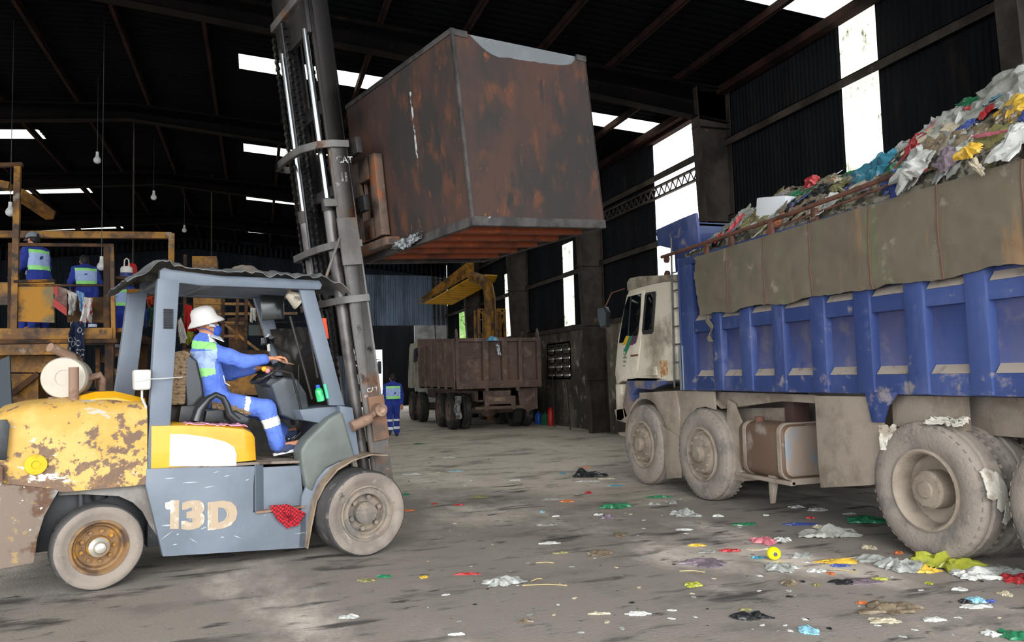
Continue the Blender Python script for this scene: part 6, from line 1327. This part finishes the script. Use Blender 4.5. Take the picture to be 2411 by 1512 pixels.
for i in range(290):
    k = RH.choice(kinds); sh = RH.choice(['bag', 'sheet', 'strip', 'scrap', 'sheet', 'scrap'])
    y = 3.0+5.3*RH.random()**.9; x = 5.14+1.0*RH.random()**1.3
    if y < 4.9: x = 5.06+.9*RH.random()
    if i > 235: x, y = 5.3+2.0*RH.random(), 2.1+6*RH.random()
    n = nrm_heap(x, y); n = (n+Vector((RH.uniform(-.5,.2), RH.uniform(-.4,.4), 0))).normalized(); s = RH.uniform(.55, 1.15); key = (k, sh)
    p = Vector((x, y, heapz(x, y)+.02))
    if key not in base:
        o = obj('litter_piece' if sh != 'bag' else 'plastic_bag', orient(pshape(sh, len(base)*3+1), (0,0,0), Vector((0,0,1)), 1, 0), pmat(k), loc=(0,0,0)); base[key] = o; c = o
        c['label'] = gnames[k]+' lying in the heap on the blue dump truck'; c['category'] = 'rubbish'; c['group'] = gnames[k]+'s heaped on the blue truck'
    else: c = base[key].copy(); COL.objects.link(c)
    q = Vector((0,0,1)).rotation_difference(n).to_matrix().to_4x4() @ Matrix.Rotation(RH.uniform(0, 6.28), 4, 'Z')
    c.matrix_world = Matrix.Translation(p) @ q @ Matrix.Scale(s, 4)
def onheap(px, py, x, kind, w, d, h, col, name, label, seed=0, droop=0, tilt=None):
    p = gx(px, py, x); b = crumple((0,0,0), w, d, h, seed, 16, droop=droop); n = tilt or Vector((-.8, 0, .6)); orient(b, p, V3(n).normalized(), 1, 0)
    return tag(obj(name, b, pmat(col) if isinstance(col, str) else col, loc=tuple(p)), label, 'rubbish')
foam = mat('white_foam', '#d8dbde', .7, bump=.3, bscale=80)
p = gx(1822, 492, 5.35); b = MB().box((-.06,-.20,-.15), (.20,.20,.13)); b.xf(Matrix.Translation(p) @ Matrix.Rotation(.15, 4, 'X') @ Matrix.Rotation(.2, 4, 'Z'))
tag(obj('foam_block', b, foam, bevel=.02), 'white foam block near the front of the heap, just above the rail', 'rubbish')
onheap(1912, 430, 5.5, 0, .16, .14, .10, 'red', 'snack_wrapper', 'bright red wrapper on the heap, beyond the white foam block', 3)
onheap(2068, 398, 5.45, 0, .42, .34, .14, 'teal', 'plastic_bag', 'large teal blue bag on the heap below the tall light panel', 8)
onheap(2290, 242, 5.7, 0, .12, .34, .07, 'green', 'plastic_bag', 'green and yellow bag sticking out on the top slope of the heap', 9)
onheap(2380, 205, 5.6, 0, .4, .55, .16, 'grey', 'plastic_bag', 'large grey clear bag on the summit of the heap', 10)
onheap(2240, 372, 5.1, 0, .22, .22, .12, 'purple', 'plastic_bag', 'dull purple swollen bag at the edge above the tarpaulin', 12)
onheap(2282, 360, 4.97, 0, .20, .13, .10, 'yellow', 'plastic_bag', 'bright yellow bag hanging over the edge of the tarpaulin', 13)
onheap(2300, 392, 4.95, 0, .16, .06, .04, 'cream', 'paper_scrap', 'cream scrap hanging below the bright yellow bag', 14, tilt=(-1, 0, .1))
onheap(2330, 316, 5.15, 0, .03, .30, .03, 'pink', 'plastic_tube', 'long pink plastic tube lying on the heap', 15)
onheap(2150, 395, 4.98, 0, .34, .20, .12, 'clear', 'plastic_bag', 'clear bag drooping over the end of the side rail', 16, tilt=(-1, 0, .25))
onheap(2232, 320, 5.45, 0, .42, .36, .14, 'grey', 'plastic_bag', 'greyish swollen bag on the slope behind the purple bag', 17)
onheap(1732, 528, 5.25, 0, .06, .22, .06, 'red', 'cloth_strip', 'dark red strip sticking out at the front foot of the heap', 18)
onheap(1690, 562, 5.12, 0, .10, .12, .05, 'red', 'snack_wrapper', 'small red and white wrapper under the rail at the front of the bed', 19)
onheap(2128, 420, 4.99, 0, .10, .10, .05, 'lime', 'snack_wrapper', 'green and yellow wrapper caught on the side rail', 20, tilt=(-1, 0, .2))
onheap(2395, 330, 5.05, 0, .30, .30, .08, 'white', 'plastic_bag', 'crumpled white bag at the heap edge, nearest the tarpaulin top', 21)
onheap(2395, 255, 5.4, 0, .25, .25, .08, 'yellow', 'plastic_bag', 'yellow and green bag below the summit of the heap', 22)

# ------------------------------------------------------------------ litter on the floor
def gsz(px, py, wpx):     # size in metres of wpx photo pixels at that floor point
    p = gz(px, py, 0); return wpx*(p-CAMP).dot(CF)/F
LN = 100
def lit(px, py, wpx, dpx, h, col, name, label, cat='litter', seed=None, n=14):
    global LN; LN += 1
    w = gsz(px, py, wpx); p = gz(px, py, 0); d = max(gsz(px, py, dpx)*2.2, w*.25)
    b = crumple((0,0,0), w, min(d, w*1.3), min(h, w*.45)*.8, seed or LN, n)
    # width across the view, depth away from it
    b2 = MB(); r1 = random.Random(seed or LN); a0 = r1.uniform(0, 6.28); b.v = [Matrix.Rotation(-a0-math.radians(18), 3, 'Z') @ v for v in b.v]
    b.v = [p+v+Vector((0,0,.004)) for v in b.v]
    return tag(obj(name, b, pmat(col), loc=(p.x, p.y, 0)), label, cat)
def c1(x, y): return 1000+x/3.273, 1050+y/3.273
def c2(x, y): return 1600+x/2.973, 1150+y/2.973
L1 = [
 (1255,235,200,60,.16,'black','black_bag','glossy black plastic bag lying on the floor ahead of the front wheel','litter'),
 (1250,275,160,12,.03,'clear','plastic_bag','flat clear plastic beside the black bag','litter'),
 (580,1060,240,90,.09,'clear','plastic_bag','crumpled clear plastic bag alone on the dark floor, beyond the red strap','litter'),
 (335,990,150,16,.02,'red','plastic_strap','thin red plastic strap on the floor in front of the forklift','litter'),
 (1460,475,200,50,.09,'green','green_bag','flattened dark green bag on the floor, biggest of the green ones','litter'),
 (1815,398,140,22,.04,'green','green_scrap','teal green scrap on the floor close to the second wheel','litter'),
 (1400,555,90,50,.06,'purple','plastic_cup','mauve crushed cup on the dark floor','litter'),
 (1340,535,60,20,.03,'white','white_scrap','white scrap touching the mauve cup','litter'),
 (955,752,120,24,.02,'white','food_wrapper','white and pink wrapper lying alone on the dark floor','litter'),
 (985,415,140,24,.03,'grey','grey_scrap','long grey scrap beside the orange wrapper','litter'),
 (1095,430,100,24,.03,'orange','food_wrapper','orange and pink wrapper beside the long grey scrap','litter'),
 (1265,365,50,26,.05,'red','red_scrap','small red scrap on the pale floor','litter'),
 (410,398,100,30,.04,'olive','food_wrapper','olive yellow wrapper on the floor near the mast','litter'),
 (905,513,34,18,.03,'sky','blue_scrap','tiny bright blue scrap on the dark floor','litter'),
 (1985,530,170,80,.12,'clear','plastic_bag','puffed clear bag on the floor below the second wheel','litter'),
 (1765,450,70,40,.07,'clear','plastic_cup','small clear cup beside the teal green scrap','litter'),
 (1905,440,70,50,.08,'clear','plastic_cup','clear upright cup below the second wheel','litter'),
 (2108,540,34,24,.06,'white','foam_ball','round white foam piece at the edge of the puffed clear bag','litter'),
 (1500,690,80,50,.06,'brown','brown_bag','small brown and yellow bag on the open floor','litter'),
 (1340,835,180,60,.05,'brown','dry_leaves','clump of dry brown leaf litter on the open floor','litter'),
 (2155,905,270,90,.05,'purple','plastic_bag','large flat mauve plastic bag spread on the floor','litter'),
 (2070,1080,110,34,.05,'lime','green_wrapper','lime green wrapper near the flat mauve bag','litter'),
 (1640,1300,150,26,.03,'white','white_scrap','torn white scrap on the near floor','litter'),
 (240,1458,100,12,.02,'white','white_scrap','thin white scrap nearest the forklift on the near floor','litter'),
 (1010,545,50,14,.02,'white','white_scrap','small white scrap beyond the pink and white wrapper','litter'),
 (940,612,110,18,.02,'grey','grey_scrap','pale grey flat scrap behind the pink and white wrapper','litter'),
 (700,265,60,14,.02,'white','white_scrap','white scrap on the floor edge where the dark patch starts','litter'),
 (85,210,120,16,.02,'cream','cream_scrap','cream strip on the pale floor near the mast foot','litter'),
 (185,90,80,28,.02,'white','white_strip','curled white strip on the pale floor behind the forklift','litter'),
 (240,197,90,8,.02,'sky','pale_scrap','pale blue green scrap on the pale floor','litter'),
 (20,330,60,14,.02,'grey','grey_scrap','grey scrap at the dark floor edge beside the front tyre','litter'),
 (75,448,34,16,.03,'red','red_scrap','small red scrap closest to the front tyre','litter'),
 (255,458,60,10,.02,'red','red_scrap','thin red scrap beyond the small red one by the tyre','litter'),
 (1475,308,100,10,.02,'teal','teal_scrap','thin teal scrap on the pale floor','litter'),
 (1395,255,110,14,.02,'cream','cream_scrap','cream scrap on the floor next to the black bag','litter'),
 (1250,168,60,6,.02,'orange','orange_scrap','thin orange scrap behind the black bag','litter'),
 (1060,215,40,18,.03,'teal','pale_scrap','pale teal scrap on the bright floor','litter'),
 (1050,829,110,14,.02,'olive','leaf_scrap','yellow green leaf strip on the dark floor','litter'),
 (2090,772,110,20,.03,'yellow','yellow_scrap','yellow leaf scrap above the flat mauve bag','litter'),
 (2185,820,110,26,.03,'grey','grey_scrap','grey white scrap just above the flat mauve bag','litter'),
 (2015,650,90,12,.02,'white','white_scrap','curved white rim on the dark floor','litter'),
 (1345,1297,110,16,.02,'cream','cream_scrap','cream crumbs beside the torn white scrap','litter'),
 (770,1355,90,30,.02,'brown','brown_scrap','faint brown scrap on the near floor','litter'),
]
for x, y, w, d, h, col, nm, lb, cat in L1:
    q = c1(x, y); lit(q[0], q[1], w/3.273, d/3.273, h, col, nm, lb, cat)
L2 = [
 (500,905,260,60,.05,'black','black_tray','black glossy tray lid lying on the near floor','litter'),
 (1480,850,330,110,.08,'brown','paper_bag','large brown stained plastic sack on the near floor','litter'),
 (1440,930,160,50,.03,'cream','paper_scrap','cream paper sticking out under the brown sack','litter'),
 (895,1000,110,60,.05,'sky','drink_carton','flattened light blue and green carton on the near floor','litter'),
 (2075,830,190,30,.02,'white','white_tray','white flat scrap under the light blue cloth','litter'),
 (2080,790,110,50,.08,'sky','blue_mask','light blue crumpled cloth on top of the white scrap','litter'),
 (2175,797,60,20,.03,'navy','blue_scrap','small bright blue scrap beside the light blue cloth','litter'),
 (2000,800,70,26,.04,'black','black_scrap','small black scrap beside the light blue cloth','litter'),
 (1775,922,140,36,.02,'white','paper_scrap','white torn paper on the floor beyond the brown sack','litter'),
 (2185,1025,90,60,.06,'white','white_cup','white crushed cup at the bottom of the near floor','litter'),
 (2355,1040,150,110,.12,'green','green_bag','bright green crumpled bag nearest of all litter','litter'),
 (590,375,140,80,.14,'pink','tied_bag','pink tied bag of scraps beside the yellow ball','litter'),
 (570,430,160,18,.02,'cream','food_wrapper','cream and red strip between the pink bag and the yellow ball','litter'),
 (360,440,120,22,.03,'red','food_wrapper','red and white wrapper between the mauve bag and the pink bag','litter'),
 (445,255,140,26,.03,'green','food_wrapper','green and white wrapper on the floor beyond the pink bag','litter'),
 (850,255,220,24,.03,'navy','purple_pouch','long purple pouch lying by the stuffed bag','litter'),
 (720,365,110,46,.05,'white','silver_scrap','silvery white scrap behind the yellow ball','litter'),
 (1050,335,290,80,.14,'grey','stuffed_bag','long clear bag stuffed with dark scraps on the floor ahead of the rear tyre','litter'),
 (930,330,80,80,.14,'orange','stuffed_end','orange brown end of scraps at the tip of the stuffed bag','litter'),
 (985,278,80,30,.05,'cream','cream_scrap','cream lump on top of the stuffed bag','litter'),
 (1315,232,230,70,.10,'green','green_bottle','crushed green bag touching the rear tyre','litter'),
 (975,155,110,30,.05,'clear','plastic_cup','clear scrap under the mud plate','litter'),
 (820,135,100,24,.04,'clear','plastic_cup','clear scrap near the support leg','litter'),
 (1325,418,80,44,.05,'cream','paper_scrap','cream lump between the rear tyre and the yellow cloth','litter'),
 (1110,515,250,40,.04,'yellow','yellow_cloth','yellow cloth stretched on the floor ahead of the rear tyre','litter'),
 (1120,545,110,18,.03,'navy','blue_scrap','dark blue scrap under the yellow cloth','litter'),
 (1330,500,200,60,.06,'clear','plastic_bag','clear bag beside the yellow cloth','litter'),
 (1555,560,280,110,.13,'clear','plastic_bag','big clear crumpled bag under the rear tyre','litter'),
 (1610,568,60,30,.10,'teal','teal_cup','teal scrap inside the big clear bag','litter'),
 (1730,585,130,34,.07,'yellow','yellow_wrapper','yellow wrapper between the clear and the olive bags','litter'),
 (1900,545,330,130,.18,'lime','olive_bag','yellow green plastic bag squeezed against the rear tyre','litter'),
 (2070,620,280,90,.10,'white','plastic_sack','white translucent sack lying in front of the yellow green bag','litter'),
 (2240,590,260,90,.08,'clear','plastic_bag','pale clear sheet between the two rear tyres','litter'),
 (2360,645,170,90,.12,'red','patterned_bag','multicoloured patterned bag by the hindmost tyre','litter'),
 (2280,745,70,40,.06,'cream','paper_scrap','cream cone shaped scrap near the patterned bag','litter'),
 (1960,710,80,24,.02,'white','white_scrap','thin white scrap in front of the white sack','litter'),
 (1270,655,280,50,.03,'purple','plastic_sheet','grey mauve plastic sheet beyond the brown sack','litter'),
 (1150,660,170,40,.03,'black','rubber_scrap','black rubber piece beside the grey mauve sheet','litter'),
 (710,560,180,80,.07,'clear','plastic_bag','clear crumpled bag in front of the yellow ball','litter'),
 (770,670,110,46,.05,'brown','brown_wrapper','brown and cream wrapper on the open floor','litter'),
 (840,480,130,50,.04,'clear','clear_scrap','clear shard with a white edge past the yellow ball','litter'),
 (960,580,110,30,.03,'white','white_scrap','white shard below the yellow cloth','litter'),
 (1280,805,70,20,.02,'orange','orange_scrap','orange square scrap behind the brown sack','litter'),
 (1060,600,40,30,.05,'orange','orange_scrap','little orange scrap below the yellow cloth','litter'),
 (1530,455,50,24,.04,'orange','orange_scrap','orange scrap touching the rear tyre','litter'),
 (1745,668,40,30,.04,'lime','green_scrap','lime green scrap in front of the clear bag','litter'),
 (920,210,50,18,.03,'red','red_ring','red ring shaped scrap beyond the purple pouch','litter'),
 (30,290,90,20,.02,'white','white_scrap','bent white strip at the shadow edge','litter'),
 (265,198,60,20,.05,'white','foam_scrap','white foam scrap by the second wheel shadow','litter'),
 (130,195,34,24,.05,'white','foam_scrap','round foam scrap by the puffed clear bag','litter'),
 (605,190,30,16,.04,'white','foam_scrap','little foam dot beyond the green wrapper','litter'),
 (1190,180,80,14,.02,'clear','clear_scrap','clear strip leading to the crushed green bag','litter'),
 (545,490,70,20,.03,'teal','clear_scrap','pale teal scrap below the yellow ball','litter'),
 (120,402,90,18,.02,'yellow','yellow_scrap','yellow leaf between the mauve bag and the wrapper','litter'),
 (460,855,80,16,.02,'olive','leaf_scrap','olive leaf behind the black tray','litter'),
 (1400,640,110,20,.03,'lime','leaf_scrap','lime leaf above the grey mauve sheet','litter'),
 (960,680,50,20,.03,'olive','leaf_scrap','olive leaf beyond the brown and cream wrapper','litter'),
]
for x, y, w, d, h, col, nm, lb, cat in L2:
    q = c2(x, y); lit(q[0], q[1], w/2.973, d/2.973, h, col, nm, lb, cat)
# yellow ball with a dark hole
q = c2(662, 468); p = gz(q[0], q[1]+12, 0); rb_ = gsz(q[0], q[1]+12, 16)
YB = thing('toy_ball', 'bright yellow dented ball with a dark hole, beside the pink bag', 'ball', (p.x, p.y, 0))
obj('ball_shell', MB().ball(p+Vector((0,0,rb_)), rb_, 20, 14, sc=(1,1,.95)), mat('bright_yellow_plastic', '#f3ec12', .4), YB)
d_ = (CAMP-(p+Vector((0,0,rb_)))).normalized(); d2 = Vector((0,0,1)).cross(d_)
obj('ball_hole', MB().lathe(p+Vector((0,0,rb_))+(d_+d2*.25-Vector((0,0,.15))).normalized()*(rb_*.99), (d_+d2*.25), [(.001, .002), (.016, .0015), (.017, -.004)], 14), g_blk, YB)
for nm, px, py, w, col, lb in (('green_scrap', 905, 1359, 30, 'green', 'small green scrap on the floor in front of the drive wheel'), ('yellow_strip', 862, 1368, 36, 'olive', 'yellow looped strip in front of the drive wheel'), ('yellow_scrap', 998, 1360, 16, 'yellow', 'tiny yellow scrap past the green one'), ('clear_scrap', 820, 1455, 40, 'clear', 'faint clear scrap on the near floor'),
    ('green_scrap', 984, 1046, 18, 'green', 'small green scrap on the pale floor near the walking person'), ('green_scrap', 957, 1165, 16, 'green', 'green scrap just behind the drive wheel'), ('white_scrap', 1392, 1013, 26, 'clear', 'pale green crumpled bag at the foot of the far column'), ('brown_scrap', 1440, 1014, 20, 'brown', 'reddish brown scrap at the wall foot'), ('orange_scrap', 962, 1203, 22, 'orange', 'orange scrap beside the drive wheel'), ('white_scrap', 972, 1117, 34, 'white', 'white torn paper just beyond the drive wheel')):
    lit(px, py, w, 7, .03, col, nm, lb)
def twig(x0, y0, x1, y1, lb, col='#b9a878', r=.004):
    a, b_ = gz(x0, y0), gz(x1, y1); m = a.lerp(b_, .55)+Vector((.01,.02,.006)); tag(obj('straw', MB().tube([a+Vector((0,0,r)), m, b_+Vector((0,0,r))], r, 5), mat('dry_straw', col, .9)), lb, 'straw')
twig(1230, 1380, 1335, 1380, 'long dry stalk beyond the crumpled clear bag'); twig(1250, 1370, 1276, 1364, 'short dry stalk beside the long one'); twig(1262, 1327, 1304, 1327, 'dry stalk nearest the pink and white wrapper'); twig(1600, 1346, 1660, 1349, 'dry stalk below the flat mauve bag')
twig(1985, 1317, 2050, 1314, 'dry orange stick on the yellow cloth', '#b98a4c'); twig(1955, 1342, 2020, 1350, 'dry brown stick below the yellow cloth', '#b98a4c')
# small crumbs scattered by the trucks
bits = {}
RS = random.Random(5)
for i in range(240):
    px = RS.uniform(960, 2400); py = RS.uniform(1080, 1500)
    if px < 1500 and RS.random() < .45: continue
    k = RS.choice(['white', 'grey', 'cream', 'brown', 'white', 'black', 'clear']); p = gz(px, py, 0)
    if p.x > 4.9 and p.y < 9.9: continue
    if k not in bits:
        o = obj('litter_crumb', crumple((0,0,0), .05, .035, .012, 300+len(bits), 5), pmat(k), loc=(0,0,0)); bits[k] = o
        o['label'] = 'tiny %s crumb of litter on the concrete floor' % {'clear': 'pale'}.get(k, k); o['category'] = 'litter'; o['group'] = '%s litter crumbs on the floor' % {'clear': 'pale'}.get(k, k); c = o
    else: c = bits[k].copy(); COL.objects.link(c)
    c.matrix_world = Matrix.Translation((p.x, p.y, .002)) @ Matrix.Rotation(RS.uniform(0, 6.28), 4, 'Z') @ Matrix.Scale(RS.uniform(.25, .85), 4)

# ------------------------------------------------------------------ loose things on the forklift and by the wall
def plaid():
    m = mat('red_checked_cotton', '#b3202c', .9); t = m.node_tree; N, L = t.nodes, t.links
    tc = N.new('ShaderNodeTexCoord'); ck = N.new('ShaderNodeTexChecker'); ck.inputs['Scale'].default_value = 60; ck.inputs[1].default_value = srgb('#c02030'); ck.inputs[2].default_value = srgb('#5c1218')
    L.new(tc.outputs['Object'], ck.inputs[0]); L.new(ck.outputs[0], N['Principled BSDF'].inputs['Base Color']); return m
A = [FL(*( (lambda uz: (uz[0], VS-.06, uz[1]))(fp(x, y, VS-.06)))) for x, y in ((632, 1190), (676, 1187), (718, 1208), (700, 1235), (676, 1245), (650, 1222))]
cA = sum(A, Vector())/6
q = MB(); n_ = 10
def rf(a, c):
    k = a*6 % 6; i = int(k) % 6; pt = A[i].lerp(A[(i+1) % 6], k-int(k)); p = cA.lerp(pt, c); return p-FV*(.02+.035*abs(fbm(a*8, c*4, 2))*(1.1-c))+Vector((0,0,.01*fbm(a*9, c*6)))
q.grid(rf, 24, 8, thick=FV*.01); tag(obj('checked_rag', q, plaid(), ang=60), 'red checked rag tucked over the forklift step', 'rag')
u, z = fp(618, 1216, VS); tag(obj('green_rag', sdf_mesh([('e', FL(u, VS, z+.012), (.05, .04, .035), None), ('e', FL(u+.04, VS+.01, z+.0), (.04, .03, .022), None), ('e', FL(u-.02, VS-.01, z-.005), (.035, .03, .02), None)], .008, .01), mat('pale_green_cloth', '#86b59c', .9, bump=1, bscale=60)), 'pale green rag in the corner of the forklift step', 'rag')
u, z = fp(756, 945, .10); BO = thing('drink_bottle', 'green bottle with a blue cap standing by the front guard post', 'bottle', tuple(FL(u, .12, z-.0)))
tilt = (Vector((0,0,1))-FU*.22).normalized()
obj('bottle_body', MB().lathe(FL(u, .10, z), tilt, [(.001,0),(.034,.002),(.036,.02),(.036,.09),(.03,.11),(.018,.125),(.016,.135),(.001,.136)], 20), mat('green_liquid', '#2fb86a', .2, coat=.5, layers=[('#5fd89a', 12, .55, .1)]), BO)
obj('bottle_cap', MB().lathe(FL(u, .10, z)+tilt*.125, tilt, [(.001,0),(.02,0),(.02,.028),(.001,.03)], 16), mat('blue_cap_plastic', '#2457b8', .4), BO)
u, z = fp(771, 938, .10); tag(obj('green_tube', MB().tube([FL(u, .09, z), FL(u, .09, z)+tilt*.135], .017, 12), mat('mint_plastic', '#4fb894', .4)), 'mint green tube standing beside the drink bottle', 'tube')
p = gx(1297, 985, XR-.25); EX = thing('fire_extinguisher', 'red fire extinguisher standing at the wall foot behind the brown truck', 'extinguisher', (p.x, p.y, 0))
obj('cylinder', MB().lathe((p.x, p.y, 0), (0,0,1), [(.001,0),(.09,0),(.095,.02),(.095,.42),(.06,.50),(.03,.53),(.03,.56),(.001,.57)], 20), mat('red_plastic', '#b3201f', .4), EX); obj('valve', MB().box((p.x-.03, p.y-.08, .55), (p.x+.03, p.y+.05, .60)), g_blk, EX)
for k, (px, dx) in enumerate(((1300, 0), (1335, .0))):
    a = gx(px, 870+k*30, XR-.06); f_ = gz(px+28, 1008, 0); tag(obj('leaning_pole', MB().tube([(a.x, a.y, a.z), (XR-.5, a.y-1.2, .02)], .02, 8), m_steel), ['thin pole leaning on the wall under the ventilation grid', 'second thin pole leaning on the wall, closer to the column'][k], 'pole')
